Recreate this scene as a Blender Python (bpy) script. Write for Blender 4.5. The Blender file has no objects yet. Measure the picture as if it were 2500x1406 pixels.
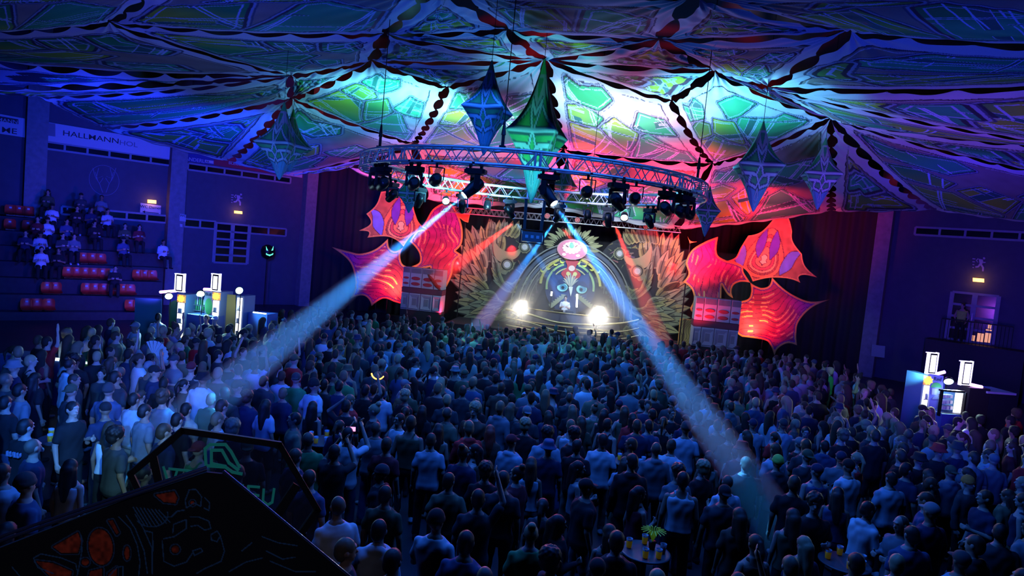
import bpy, bmesh, math, random
import numpy as np
from mathutils import Vector, Matrix
random.seed(7); rng = np.random.default_rng(11)
S = bpy.context.scene
COL = S.collection
PI = math.pi
# ---------------------------------------------------------------- camera
FPX, PITCH, ROLL, CAMH = 1600.0, math.radians(3.83), math.radians(5.4), 4.8
CAM = Vector((0, 0, CAMH))
FW = Vector((0, math.cos(PITCH), -math.sin(PITCH)))
UP0 = Vector((0, math.sin(PITCH), math.cos(PITCH)))
RT = Vector((1, 0, 0)) * math.cos(ROLL) + UP0 * math.sin(ROLL)
UP = Vector((1, 0, 0)) * -math.sin(ROLL) + UP0 * math.cos(ROLL)
cd = bpy.data.cameras.new('camera'); cam = bpy.data.objects.new('camera', cd); COL.objects.link(cam)
cd.sensor_width = 36; cd.lens = FPX / 2500 * 36; cd.clip_end = 200; cd.clip_start = .05
cam.matrix_world = Matrix(((RT.x, UP.x, -FW.x, CAM.x), (RT.y, UP.y, -FW.y, CAM.y), (RT.z, UP.z, -FW.z, CAM.z), (0, 0, 0, 1)))
S.camera = cam
S.view_settings.view_transform = 'Standard'; S.view_settings.look = 'None'
S.view_settings.gamma = 1; S.view_settings.use_curve_mapping = False
S.view_settings.exposure = 0.0
try:
    S.cycles.use_denoising = True
    S.cycles.denoiser = 'OPENIMAGEDENOISE'
    S.cycles.max_bounces = 5; S.cycles.diffuse_bounces = 0; S.cycles.glossy_bounces = 2
    S.cycles.transmission_bounces = 4; S.cycles.transparent_max_bounces = 24; S.cycles.volume_bounces = 0
    S.cycles.sample_clamp_indirect = 4; S.cycles.use_light_tree = True
    S.cycles.caustics_reflective = False; S.cycles.caustics_refractive = False
except Exception as e:
    print('cycles settings', e)
W = bpy.data.worlds.new('hall_ambience'); S.world = W; W.use_nodes = True
W.node_tree.nodes['Background'].inputs[0].default_value = (.02, .09, 1, 1)
W.node_tree.nodes['Background'].inputs[1].default_value = .012

def ray(px, py):
    return FW + RT * ((px - 1250) / FPX) + UP * ((703 - py) / FPX)
def atd(px, py, d):
    return CAM + ray(px, py) * d
def atz(px, py, z):
    r = ray(px, py); return CAM + r * ((z - CAMH) / r.z)
def aty(px, py, y):
    r = ray(px, py); return CAM + r * (y / r.y)
def onplane(px, py, p0, n):
    r = ray(px, py); return CAM + r * ((p0 - CAM).dot(n) / r.dot(n))
def proj(p):
    v = Vector(p) - CAM; d = v.dot(FW)
    return 1250 + FPX * v.dot(RT) / d, 703 - FPX * v.dot(UP) / d, d
# ---------------------------------------------------------------- lights
def aim(o, target):
    d = (Vector(target) - o.location).normalized()
    o.rotation_euler = d.to_track_quat('-Z', 'Y').to_euler()
def spot(name, loc, target, col, watts, deg, blend=.3, rad=.1):
    l = bpy.data.lights.new(name, 'SPOT'); l.color = col; l.energy = watts
    l.spot_size = math.radians(deg); l.spot_blend = blend; l.shadow_soft_size = rad
    o = bpy.data.objects.new(name, l); COL.objects.link(o); o.location = loc; aim(o, target); return o
def area(name, loc, target, col, watts, sx, sy=None, spread=180):
    l = bpy.data.lights.new(name, 'AREA'); l.color = col; l.energy = watts; l.shape = 'RECTANGLE'
    l.size = sx; l.size_y = sy or sx; l.spread = math.radians(spread)
    o = bpy.data.objects.new(name, l); COL.objects.link(o); o.location = loc; aim(o, target); return o
def point(name, loc, col, watts, rad=.1):
    l = bpy.data.lights.new(name, 'POINT'); l.color = col; l.energy = watts; l.shadow_soft_size = rad
    o = bpy.data.objects.new(name, l); COL.objects.link(o); o.location = loc; return o
RINGC = atz(1300, 443, 6.37); RINGC.z = 6.37
BLUE = (.02, .12, 1); DBLUE = (.03, .05, 1); CYAN = (.12, .62, 1); RED = (1, .015, .02); WHITE = (1, .95, .85); PINK = (1, .08, .22)
LG = 1.0
# uplights on the ring of moving heads, washing the canopy
WB = (.012, .075, 1)
for tx, ty, cc, w in ((960, 240, (.16, .78, 1), 6500), (1150, 290, (.22, .7, 1), 3600), (1450, 260, (.35, .72, 1), 2800), (1560, 300, (.6, .65, .9), 2600), (1760, 250, (.12, .62, 1), 4600), (1330, 200, (.12, .6, 1), 700), (1200, 110, (.06, .34, 1), 260), (1500, 110, (.06, .26, 1), 200)):
    t_ = atz(tx, ty, 9); v_ = (t_ - RINGC); v_.z = 0; v_ = v_.normalized() * min(3.6, v_.length * .5)
    spot('ring_uplight', RINGC + v_ * .7 + Vector((0, 0, -.9)), t_, cc, w * LG, 62, 1, .3)
for x_, y_, d_, tx, ty, cc, w in ((1390, 560, 27.5, 1390, 400, (1, .02, .05), 3200), (1620, 590, 26.5, 1640, 430, (1, .02, .05), 3600), (1850, 590, 26, 1850, 480, (1, .02, .06), 2000), (1120, 560, 28, 1090, 400, (1, .04, .09), 2400), (940, 520, 28, 940, 400, (1, .1, .16), 900), (1560, 540, 21, 1560, 330, (1, .08, .16), 800), (1200, 520, 22, 1200, 330, (1, .1, .25), 600)):
    spot('red_uplight', atd(x_, y_, d_), atz(tx, ty, 8.3), cc, w * LG, 96 if y_ > 545 else 84, 1, .3)
for x_, tx, ty, w in ((1180, 1190, 370, 900), (1400, 1420, 380, 1300), (1640, 1640, 400, 1500), (1840, 1850, 440, 1100), (980, 1000, 400, 700)):
    spot('red_uplight', atd(x_, 585, 24.5), atz(tx, ty, 8.3), (1, .025, .06), w, 100, 1, .3)
spot('violet_wash', atz(2380, 980, 3.0), atz(2330, 460, 8.2), (.22, .07, 1), 2400, 84, 1, .4); spot('violet_wash', atz(1980, 900, 3.2), atz(1980, 440, 8.2), (.4, .06, .9), 600, 84, 1, .4)
spot('violet_wash', atz(420, 880, 3.2), atz(480, 330, 8.2), (.12, .1, 1), 1300, 84, 1, .4)
spot('blue_wash', atz(350, 900, 3.2), atz(500, 200, 9), WB, 1300 * LG, 120, .9, .5)
spot('blue_wash', atz(60, 900, 3.2), atz(200, 60, 9), (.01, .06, 1), 900 * LG, 120, .9, .5)
spot('blue_wash', atz(2350, 1000, 3.2), atz(2250, 330, 9), (.02, .055, 1), 1100 * LG, 120, .9, .5)
spot('blue_wash', Vector((2, 9, 3.6)), Vector((2, 10, 9)), (.01, .07, 1), 90 * LG, 150, .9, .5)
spot('lantern_key', Vector((.2, 11.2, 3.0)), atd(1312, 330, 14), (.12, .85, .75), 1500, 24, .7, .2)  # added key lights brighten the hanging lanterns
spot('lantern_key', Vector((9, 11, 4.5)), atd(1860, 400, 15.5), (.15, .6, 1), 200, 60, .9, .3); spot('lantern_key', Vector((-6, 11, 4.0)), atd(690, 350, 16.5), (.15, .55, 1), 200, 60, .9, .3)
area('ring_crowd_wash', RINGC + Vector((0, 0, -.5)), RINGC + Vector((0, 2, -6)), (.02, .2, 1), 300 * LG, 6)
area('stage_rim', Vector((1, 29, 7)), Vector((1, 12, 0)), (.02, .2, 1), 1100 * LG, 14, 2)
spot('board_fill', Vector((-.4, .2, 6.4)), atd(400, 1280, 4.3), (.6, .6, 1), 75, 32, .8, .1)  # added light above the camera so the board's print shows
area('near_crowd_wash', Vector((0, 10, 8)), Vector((0, 8.5, 0)), (.02, .15, 1), 700 * LG, 12, 4)
# ---------------------------------------------------------------- materials
MATS = {}
def mat(name, col=(.5, .5, .5), rough=.6, metal=0, emis=None, es=0, bump=0, bscale=20, var=0):
    if name in MATS: return MATS[name]
    m = bpy.data.materials.new(name); m.use_nodes = True; nt = m.node_tree; b = nt.nodes['Principled BSDF']
    b.inputs['Base Color'].default_value = (*col, 1); b.inputs['Roughness'].default_value = rough
    b.inputs['Metallic'].default_value = metal
    if emis: b.inputs['Emission Color'].default_value = (*emis, 1); b.inputs['Emission Strength'].default_value = es
    if var or bump:
        tc = nt.nodes.new('ShaderNodeTexCoord'); n = nt.nodes.new('ShaderNodeTexNoise'); n.inputs['Scale'].default_value = bscale
        n.inputs['Detail'].default_value = 3
        nt.links.new(tc.outputs['Object'], n.inputs['Vector'])
        if var:
            mx = nt.nodes.new('ShaderNodeMix'); mx.data_type = 'RGBA'; mx.blend_type = 'MULTIPLY'
            mx.inputs[0].default_value = var; mx.inputs[6].default_value = (*col, 1)
            nt.links.new(n.outputs['Fac'], mx.inputs[7]); nt.links.new(mx.outputs[2], b.inputs['Base Color'])
        if bump:
            bp = nt.nodes.new('ShaderNodeBump'); bp.inputs['Strength'].default_value = bump; bp.inputs['Distance'].default_value = .02
            nt.links.new(n.outputs['Fac'], bp.inputs['Height']); nt.links.new(bp.outputs[0], b.inputs['Normal'])
    MATS[name] = m; return m
def colmat(name, src='attr', rough=.8, weave=60, emis=0):
    """colour from the mesh's own print (attribute) or from the object's colour"""
    if name in MATS: return MATS[name]
    m = bpy.data.materials.new(name); m.use_nodes = True; nt = m.node_tree; b = nt.nodes['Principled BSDF']
    if src == 'attr':
        a = nt.nodes.new('ShaderNodeAttribute'); a.attribute_name = 'Col'
    else:
        a = nt.nodes.new('ShaderNodeObjectInfo')
    tc = nt.nodes.new('ShaderNodeTexCoord'); n = nt.nodes.new('ShaderNodeTexNoise'); n.inputs['Scale'].default_value = weave
    nt.links.new(tc.outputs['Object'], n.inputs['Vector'])
    r = nt.nodes.new('ShaderNodeMapRange'); r.inputs['To Min'].default_value = .72; r.inputs['To Max'].default_value = 1.2
    nt.links.new(n.outputs['Fac'], r.inputs['Value'])
    mx = nt.nodes.new('ShaderNodeMix'); mx.data_type = 'RGBA'; mx.blend_type = 'MULTIPLY'; mx.inputs[0].default_value = .6
    nt.links.new(a.outputs['Color'], mx.inputs[6]); nt.links.new(r.outputs[0], mx.inputs[7])
    nt.links.new(mx.outputs[2], b.inputs['Base Color'])
    b.inputs['Roughness'].default_value = rough
    if emis:
        nt.links.new(a.outputs['Color'], b.inputs['Emission Color']); b.inputs['Emission Strength'].default_value = emis
    MATS[name] = m; return m
PRINT = colmat('printed_fabric'); CLOTH = colmat('clothing', 'obj', .9, 14); SKIN = colmat('skin', 'obj', .55, 9)
BLACKM = mat('black_metal', (.012, .012, .014), .38, .6); ALU = mat('aluminium', (.62, .64, .66), .32, .85)
DARKP = mat('dark_paint', (.02, .022, .03), .7, 0, bump=.3, bscale=8, var=.5)
# ---------------------------------------------------------------- mesh building
class MB:
    def __init__(s): s.v = []; s.f = []; s.c = []; s.m = []; s.sm = []
    def add(s, vs, fs, col=(1, 1, 1), mi=0, smooth=False):
        o = len(s.v); s.v += [tuple(p) for p in vs]
        for f in fs:
            s.f.append(tuple(o + i for i in f)); s.c.append(col); s.m.append(mi); s.sm.append(smooth)
    def box(s, c, size, rot=None, col=(1, 1, 1), mi=0):
        c = Vector(c); x, y, z = [q / 2 for q in size]
        vs = [Vector((a, b, d)) for a in (-x, x) for b in (-y, y) for d in (-z, z)]
        if rot is not None: vs = [rot @ p for p in vs]
        s.add([p + c for p in vs], [(0, 1, 3, 2), (4, 6, 7, 5), (0, 4, 5, 1), (2, 3, 7, 6), (0, 2, 6, 4), (1, 5, 7, 3)], col, mi)
    def tube(s, a, b, r0, r1=None, n=8, col=(1, 1, 1), mi=0, cap=True):
        a = Vector(a); b = Vector(b); r1 = r0 if r1 is None else r1
        d = (b - a); 
        if d.length < 1e-6: return
        q = d.to_track_quat('Z', 'Y'); vs = []
        for p, r in ((a, r0), (b, r1)):
            for i in range(n):
                t = 2 * PI * i / n; vs.append(p + q @ Vector((r * math.cos(t), r * math.sin(t), 0)))
        fs = [(i, (i + 1) % n, n + (i + 1) % n, n + i) for i in range(n)]
        s.add(vs, fs, col, mi, n > 5)
        if cap: s.add(vs, [tuple(range(n))[::-1], tuple(range(n, 2 * n))], col, mi)
    def lathe(s, prof, n=20, M=None, col=(1, 1, 1), mi=0, smooth=True):
        """prof: list of (radius, z)"""
        M = M or Matrix.Identity(4); vs = []
        for r, z in prof:
            for i in range(n):
                t = 2 * PI * i / n; vs.append(M @ Vector((r * math.cos(t), r * math.sin(t), z)))
        fs = []
        for k in range(len(prof) - 1):
            for i in range(n):
                fs.append((k * n + i, k * n + (i + 1) % n, (k + 1) * n + (i + 1) % n, (k + 1) * n + i))
        s.add(vs, fs, col, mi, smooth)
        s.add(vs, [tuple(range(n))[::-1], tuple(range((len(prof) - 1) * n, len(prof) * n))], col, mi)
    def prism(s, poly3, nrm, t, col=(1, 1, 1), mi=0):
        """poly3 in a plane; front face at poly3, body going along -nrm by t"""
        n = len(poly3); nrm = Vector(nrm); vs = [Vector(p) for p in poly3] + [Vector(p) - nrm * t for p in poly3]
        s.add(vs, [tuple(range(n)), tuple(range(n, 2 * n))[::-1]] + [(i, i + n, (i + 1) % n + n, (i + 1) % n) for i in range(n)], col, mi)
    def build(s, name, mats, parent=None, loc=None):
        me = bpy.data.meshes.new(name); loc = Vector(loc) if loc is not None else Vector((0, 0, 0))
        vs = [(p[0] - loc.x, p[1] - loc.y, p[2] - loc.z) for p in s.v] if loc.length else s.v
        me.from_pydata(vs, [], s.f)
        for m in (mats if isinstance(mats, (list, tuple)) else [mats]): me.materials.append(m)
        if me.polygons and len(me.polygons) == len(s.m):
            me.polygons.foreach_set('material_index', s.m); me.polygons.foreach_set('use_smooth', s.sm)
            a = me.color_attributes.new('Col', 'FLOAT_COLOR', 'CORNER')
            k = np.array([len(f) for f in s.f]); c = np.repeat(np.array([(*q[:3], 1.) for q in s.c]), k, axis=0)
            a.data.foreach_set('color', c.astype('f').ravel())
        me.update(); o = bpy.data.objects.new(name, me); COL.objects.link(o); o.location = loc
        if parent: 
            o.parent = parent; o.matrix_parent_inverse = Matrix.Translation(-parent.location) if parent.rotation_euler.z == 0 else parent.matrix_basis.inverted()
        return o
def tag(o, label, cat, group=None, kind=None):
    if label: o['label'] = label
    if cat: o['category'] = cat
    if group: o['group'] = group
    if kind: o['kind'] = kind
    return o
def thing(name, loc, label, cat, group=None, rz=0, kind=None):
    o = bpy.data.objects.new(name, None); COL.objects.link(o); o.location = loc; o.rotation_euler = (0, 0, rz)
    o.empty_display_size = .1
    return tag(o, label, cat, group, kind)
def npmesh(name, V, F, colors=None, mats=(), smooth=True):
    me = bpy.data.meshes.new(name); V = np.asarray(V, 'f'); F = np.asarray(F, 'i')
    me.vertices.add(len(V)); me.vertices.foreach_set('co', V.ravel())
    me.loops.add(F.size); me.loops.foreach_set('vertex_index', F.ravel())
    me.polygons.add(len(F)); me.polygons.foreach_set('loop_start', np.arange(0, F.size, F.shape[1], dtype='i'))
    me.update(calc_edges=True)
    me.polygons.foreach_set('use_smooth', np.full(len(F), smooth))
    if colors is not None:
        a = me.color_attributes.new('Col', 'FLOAT_COLOR', 'POINT'); c = np.ones((len(V), 4), 'f'); c[:, :3] = colors
        a.data.foreach_set('color', c.ravel())
    for m in mats: me.materials.append(m)
    return me
def polysd(P, poly):
    """signed distance (negative inside) of points P (N,2) to polygon"""
    poly = np.asarray(poly, float); d = np.full(len(P), 1e9); ins = np.zeros(len(P), bool)
    for i in range(len(poly)):
        a = poly[i]; b = poly[(i + 1) % len(poly)]; e = b - a; w = P - a
        t = np.clip((w @ e) / (e @ e + 1e-12), 0, 1); q = w - t[:, None] * e; d = np.minimum(d, (q ** 2).sum(1))
        c = ((a[1] > P[:, 1]) != (b[1] > P[:, 1])) & (P[:, 0] < (b[0] - a[0]) * (P[:, 1] - a[1]) / (b[1] - a[1] + 1e-12) + a[0])
        ins ^= c
    return np.where(ins, -1, 1) * np.sqrt(d)
def vnoise(P, sc, seed=0):
    """smooth value noise on (N,2)"""
    r = np.random.default_rng(seed); T = r.random((64, 64)); q = P * sc; i = np.floor(q).astype(int); f = q - i; f = f * f * (3 - 2 * f)
    g = lambda a, b: T[(i[:, 0] + a) % 64, (i[:, 1] + b) % 64]
    return (g(0, 0) * (1 - f[:, 0]) + g(1, 0) * f[:, 0]) * (1 - f[:, 1]) + (g(0, 1) * (1 - f[:, 0]) + g(1, 1) * f[:, 0]) * f[:, 1]
def text(name, body, size, M, m, parent=None, depth=.01, align='CENTER'):
    c = bpy.data.curves.new(name, 'FONT'); c.body = body; c.size = size; c.align_x = align; c.align_y = 'CENTER'; c.extrude = depth / 2
    c.offset = size * .004 if size < .6 else 0
    o = bpy.data.objects.new(name, c); COL.objects.link(o)
    me = bpy.data.meshes.new_from_object(o); COL.objects.unlink(o); bpy.data.objects.remove(o)
    me.materials.clear(); me.materials.append(m)
    me.transform(M); o = bpy.data.objects.new(name, me); COL.objects.link(o)
    if parent:
        o.parent = parent; o.matrix_parent_inverse = Matrix.Translation(-parent.location)
    return o
# ---------------------------------------------------------------- stretched fabric canopy, laced panel by panel
ND = dict(
    A=(265, 55, 9.2), B=(710, 185, 9.2), C=(712, 240, 8.9), D=(905, 148, 9.3), E=(1330, 145, 9.5), F=(1010, 350, 8.7), G=(1375, 365, 8.7), H=(1740, 400, 8.7),
    I=(1640, 248, 9.1), J=(1092, 215, 9.1), K=(1745, 172, 9.3), L=(1875, 215, 9.2), M=(2030, 290, 9.0), N=(2075, 75, 9.5),
    X1=(940, 84, 9.3), X2=(1240, 74, 9.3), X3=(1610, 97, 9.4), Y0=(400, -40, 9.3), Y1=(1075, -45, 9.3), Y2=(1700, -12, 9.4), Y3=(2600, -70, 9.3), YL=(-180, -30, 9.2),
    T=(-160, 80, 9.0), U=(-220, 128, 8.8), R1=(90, 236, 8.2), R=(250, 312, 7.9), R2=(-120, 215, 8.0), Q0=(560, 395, 7.35), Q=(850, 410, 7.5),
    e0=(700, 428, 7.0), e1=(1040, 488, 6.45), e2=(1340, 507, 6.65), e3=(1650, 560, 6.2), P=(2030, 515, 7.6), O=(2280, 512, 7.75),
    Z1=(2720, 118, 9.2), Z2=(2720, 205, 9.0), Z3=(2720, 372, 8.6), Z4=(2720, 452, 8.4), Z5=(2720, 560, 7.3))
NW = {k: atz(*v) for k, v in ND.items()}
QUADW = [[(.02, .03), (.42, .03), (.44, .12), (.25, .5), (.13, .47), (.02, .49)], [(.5, .03), (.97, .03), (.97, .28), (.9, .3), (.72, .56), (.62, .5)],
         [(.3, .56), (.46, .2), (.6, .56), (.44, .7)], [(.62, .64), (.75, .61), (.97, .62), (.95, .8), (.72, .83)],
         [(.02, .56), (.22, .56), (.3, .68), (.17, .76), (.02, .72)], [(.03, .82), (.3, .79), (.44, .92), (.38, .98), (.15, .93), (.03, .97)]]
TRIW = [[(.06, .04), (.3, .04), (.34, .1), (.94, .06), (.88, .3), (.55, .26), (.5, .36), (.12, .34)], [(.12, .42), (.42, .44), (.46, .36), (.86, .4), (.8, .58), (.5, .62), (.2, .56)],
        [(.2, .66), (.5, .7), (.8, .66), (.7, .86), (.5, .92), (.3, .84)]]
WIDEW = [[(.02, .06), (.1, .03), (.44, .03), (.44, .16), (.36, .86), (.1, .7), (.02, .64)], [(.5, .03), (.93, .03), (.98, .12), (.96, .62), (.7, .9), (.6, .86)],
         [(.2, .84), (.36, .93), (.62, .95), (.5, .99), (.3, .98)]]
CL_CLOTH = np.array([.62, .62, .66]); CL_TAN = np.array([.27, .24, .2]); CL_DK = np.array([.02, .03, .05]); CL_LT = np.array([.5, .65, .95])
def canopy_colors(a, b, W_, H_, bd, kind, seed, dedge, pale=False):
    n = len(a); P = np.stack([a, b], 1); Pm = np.stack([a * W_, b * H_], 1)
    col = np.empty((n, 3)); col[:] = CL_CLOTH
    inner = dedge > bd
    wob = .05 * (vnoise(Pm, 3, seed) - .5)
    # flowing cloth, then the printed plate
    tan = (CL_CLOTH * .92 if pale else CL_TAN) * (.85 + .3 * vnoise(Pm, 2.2, seed + 1))[:, None]  # stronger lighting of the central panels is put into a paler plate
    k = np.clip((dedge - bd - wob) / .02, 0, 1)[:, None]; col = col * (1 - k) + tan * k
    k = (np.abs(dedge - bd - wob) < .022)[:, None]; col = np.where(k, CL_DK, col)
    k = (np.abs(dedge - bd - wob - .09) < .016)[:, None]; col = np.where(k, CL_CLOTH * .9, col)
    sc = min(W_, H_)
    for wi, poly in enumerate({'q': QUADW, 't': TRIW, 'w': WIDEW}[kind]):
        pm = np.array(poly) * [1, 1]; sd = polysd(P, pm) * sc * 1.0
        jag = .035 * (np.floor(vnoise(P, 5, seed + 3 + wi) * 3) / 3 - .5) - (.13 if pale else .07)
        sd = sd + jag
        r = np.random.default_rng(seed * 7 + wi)
        g0 = np.array([.008, .27, .08]); g1 = np.array([.36, .52, .03]) if wi % 2 == 0 else np.array([.04, .46, .2])
        mixv = np.clip(vnoise(P, 2.5, seed + wi) * 1.6 - .3, 0, 1)[:, None]; fill = g0 * (1 - mixv) + g1 * mixv
        ang = r.uniform(0, PI); ln = 0
        for j in range(5):
            th = ang + (0 if j < 3 else PI / 2 if j < 5 else .8) + r.uniform(-.12, .12)
            off = r.uniform(-.35, .35); c0 = pm.mean(0)
            q = (P[:, 0] - c0[0]) * math.cos(th) + (P[:, 1] - c0[1]) * math.sin(th) - off * .6
            wl = r.choice([.008, .014, .03]) if j else .035
            dk = np.abs(np.abs(q) - wl) < .0045 + .002 * (sc < 3)
            seg = vnoise(P, 4, seed + 31 * j + wi) > .33
            fill = np.where((dk & seg)[:, None], CL_LT, fill)
            if j in (0, 3): fill = np.where(((np.abs(q) < wl) & seg)[:, None], np.array([.02, .16, .12]), fill)
        fill = np.where(((sd < -.13) & (sd > -.165))[:, None], CL_LT * .8, fill)
        col = np.where((sd < 0)[:, None], fill, col)
        col = np.where(((sd > -.035) & (sd < .03))[:, None], CL_DK, col)
        col = np.where(((sd > .03) & (sd < .075))[:, None], CL_LT * .55, col)
        col = np.where(((sd > .085) & (sd < .12))[:, None], CL_DK * 3, col)
    return col
def canopy_panel(c, kind, seed, label, bd=.5, free=(), res=1.7, sag=.016, isag=.014):
    P0 = [NW[k] if isinstance(k, str) else k for k in c]
    if len(P0) == 3: P0 = [P0[0], P0[1], P0[2], P0[2]]
    pr = [proj(p) for p in P0]
    pl = lambda i, j: math.hypot(pr[i][0] - pr[j][0], pr[i][1] - pr[j][1])
    nu = int(np.clip(max(pl(0, 1), pl(3, 2)) / res, 50, 520)); nv = int(np.clip(max(pl(0, 3), pl(1, 2)) / res, 50, 520))
    u, v = np.meshgrid(np.linspace(0, 1, nu), np.linspace(0, 1, nv)); u = u.ravel(); v = v.ravel()
    A = [np.array(p) for p in P0]
    Lb, Lt, Ll, Lr = [np.linalg.norm(x) for x in (A[1] - A[0], A[2] - A[3], A[3] - A[0], A[2] - A[1])]
    Wv = Lb * (1 - v) + Lt * v + .02; Hu = Ll * (1 - u) + Lr * u + .02
    def scal(t, L, on): 
        n = max(2, round(L / 1.2)); return ((.19) * np.abs(np.sin(PI * n * t)) ** .75 + .015) * (on and L > .3)
    ib, it, il, ir = scal(u, Lb, 0 not in free), scal(u, Lt, 2 not in free), scal(v, Ll, 3 not in free), scal(v, Lr, 1 not in free)
    s0, s1 = np.minimum(il / Wv, .4), np.minimum(ir / Wv, .4); t0, t1 = np.minimum(ib / Hu, .3), np.minimum(it / Hu, .3)
    uu = s0 + u * (1 - s0 - s1); vv = t0 + v * (1 - t0 - t1)
    X = ((1 - uu) * (1 - vv))[:, None] * A[0] + (uu * (1 - vv))[:, None] * A[1] + (uu * vv)[:, None] * A[2] + ((1 - uu) * vv)[:, None] * A[3]
    e = lambda t, L: 4 * t * (1 - t) * L
    z = -sag * (e(uu, Lb) * (1 - vv) + e(uu, Lt) * vv + e(vv, Ll) * (1 - uu) + e(vv, Lr) * uu)
    z += -isag * 16 * uu * (1 - uu) * vv * (1 - vv) * min((Lb + Lt) / 2, (Ll + Lr) / 2)
    # gathers radiating from the tie points, puckers at the laces
    du, dv = uu * Wv, vv * Hu; du2, dv2 = (1 - uu) * Wv, (1 - vv) * Hu
    for (p, q) in ((du, dv), (du2, dv), (du, dv2), (du2, dv2)):
        r = np.hypot(p, q); z += .035 * np.exp(-r / 1.1) * np.sin(np.arctan2(q, p + 1e-6) * 22) * np.minimum(r, .4) / .4
    dedge = np.minimum(np.minimum(du, du2), np.minimum(dv, dv2))
    if len(c) == 3: dedge = np.minimum(np.minimum(du, du2), dv)
    z += .03 * np.exp(-dedge / .25) * np.cos(2 * PI * (uu * round(Lb / 1.2) + vv * round(Ll / 1.2)))
    X[:, 2] += z
    bde = min(bd, .22 * min(max(Lb, Lt), max(Ll, Lr)))
    ia = np.clip((du - bde) / np.maximum(Wv - 2 * bde, .05), -.2, 1.2); ibb = np.clip((dv - bde) / np.maximum(Hu - 2 * bde, .05), -.2, 1.2)
    col = canopy_colors(ia, ibb, (Lb + Lt) / 2, (Ll + Lr) / 2, bde, kind, seed, dedge, seed < 15)
    k = (np.abs(dedge - .02) < .025)[:, None] & np.ones((1, 3), bool); col = np.where(k, np.array([.05, .09, .12]), col)
    idx = np.arange(nu * nv).reshape(nv, nu); F = np.stack([idx[:-1, :-1], idx[:-1, 1:], idx[1:, 1:], idx[1:, :-1]], -1).reshape(-1, 4)
    org = X.mean(0)
    me = npmesh('canopy_panel', X - org, F, np.clip(col, 0, 1), [PRINT])
    o = bpy.data.objects.new('canopy_panel', me); COL.objects.link(o); o.location = org
    return tag(o, label, 'canopy', 'laced stretch fabric canopy panels')
CP = [
 (('C', 'F', 'J', 'D'), 'q', 'bright green windowed canopy panel above the left end of the circular truss'),
 (('F', 'G', 'E', 'J'), 'q', 'canopy panel behind the two largest hanging lanterns, pink and cyan lit'),
 (('G', 'H', 'I', 'E'), 'q', 'canopy panel with two yellow windows above the middle of the truss'),
 (('H', 'M', 'K', 'I'), 'q', 'green windowed canopy panel above the right end of the circular truss'),
 (('J', 'D', 'E'), 't', 'narrow canopy wedge with a lime chevron left of the central star knot'),
 (('K', 'I', 'E'), 't', 'narrow canopy wedge with a lime chevron right of the central star knot'),
 (('D', 'X1', 'E'), 't', 'canopy wedge with dark laced edges reaching left from the central star knot'),
 (('X1', 'X2', 'E'), 't', 'canopy wedge with a small yellow window left above the central star knot'),
 (('X2', 'X3', 'E'), 't', 'canopy wedge with a small yellow window right above the central star knot'),
 (('X3', 'K', 'E'), 't', 'canopy wedge with yellow chevrons reaching right from the central star knot'),
 (('A', 'X1', 'Y1', 'Y0'), 'w', 'big dark green window panel at the top edge, left of the picture centre'),
 (('X1', 'X2', 'Y1'), 't', 'small dark canopy wedge at the top edge above the lanterns'),
 (('X2', 'X3', 'Y2', 'Y1'), 'w', 'big dark green window panel at the top edge above the central star knot'),
 (('X3', 'N', 'Y2'), 't', 'dark blue canopy wedge above the red laced row at the top'),
 (('N', 'Z1', 'Y3', 'Y2'), 'w', 'big dark canopy panel in the top right corner'),
 (('T', 'A', 'Y0', 'YL'), 'w', 'big dark canopy panel in the top left corner'),
 (('A', 'B', 'D', 'X1'), 'q', 'blue lit canopy panel between the left knot and the gathered grey tuft'),
 (('T', 'U', 'B', 'A'), 'q', 'long blue canopy panel at the left edge just below the left knot'),
 (('U', 'R2', 'B'), 't', 'long blue canopy wedge running from the left edge to the grey tuft'),
 (('R2', 'R1', 'B'), 't', 'thin violet canopy wedge below the long blue wedge at left'),
 (('R1', 'R', 'C', 'B'), 'w', 'violet canopy panel above the left wall banners'),
 (('R', 'Q0', 'C'), 't', 'lowest canopy wedge at left, over the long white banner'),
 (('Q0', 'e0', 'F', 'C'), 'q', 'canopy panel behind the left pair of hanging lanterns'),
 (('e0', 'Q', 'F'), 't', 'pink lit canopy wedge pointing down at the left curtain edge'),
 (('B', 'C', 'D'), 't', 'gathered grey canopy tuft left of the bright green panel'),
 (('Q', 'e1', 'F'), 't', 'red canopy wedge behind the left end of the circular truss'),
 (('e1', 'e2', 'G', 'F'), 'q', 'red canopy panel behind the left half of the truss'),
 (('e2', 'e3', 'H', 'G'), 'q', 'red canopy panel behind the right half of the truss'),
 (('e3', 'P', 'M', 'H'), 'q', 'red and pink canopy panel behind the two right lanterns'),
 (('P', 'O', 'M'), 't', 'violet canopy wedge hanging right of the two right lanterns'),
 (('O', 'Z5', 'Z4', 'M'), 'q', 'lowest violet canopy panel at the right edge'),
 (('Z4', 'Z3', 'M'), 't', 'thin violet canopy wedge second lowest at the right edge'),
 (('Z3', 'L', 'M'), 't', 'pink and green canopy wedge starting above the right lanterns'),
 (('Z3', 'Z2', 'L'), 't', 'blue canopy wedge reaching the right edge below the red laced row'),
 (('Z2', 'Z1', 'N', 'L'), 'w', 'blue canopy panel right of the column of red laced gaps'),
 (('K', 'L', 'N', 'X3'), 'q', 'dark canopy panel left of the column of red laced gaps'),
 (('K', 'M', 'L'), 't', 'narrow orange lined canopy wedge beside the right green panel'),
]
FREE = {22: (0,), 23: (0,), 25: (0,), 26: (0,), 27: (0,), 28: (0,), 29: (0,), 30: (0,), 21: (0,)}
for i, (c, k, lab) in enumerate(CP):
    canopy_panel(c, k, 5 + i, lab, free=FREE.get(i, ()))
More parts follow.
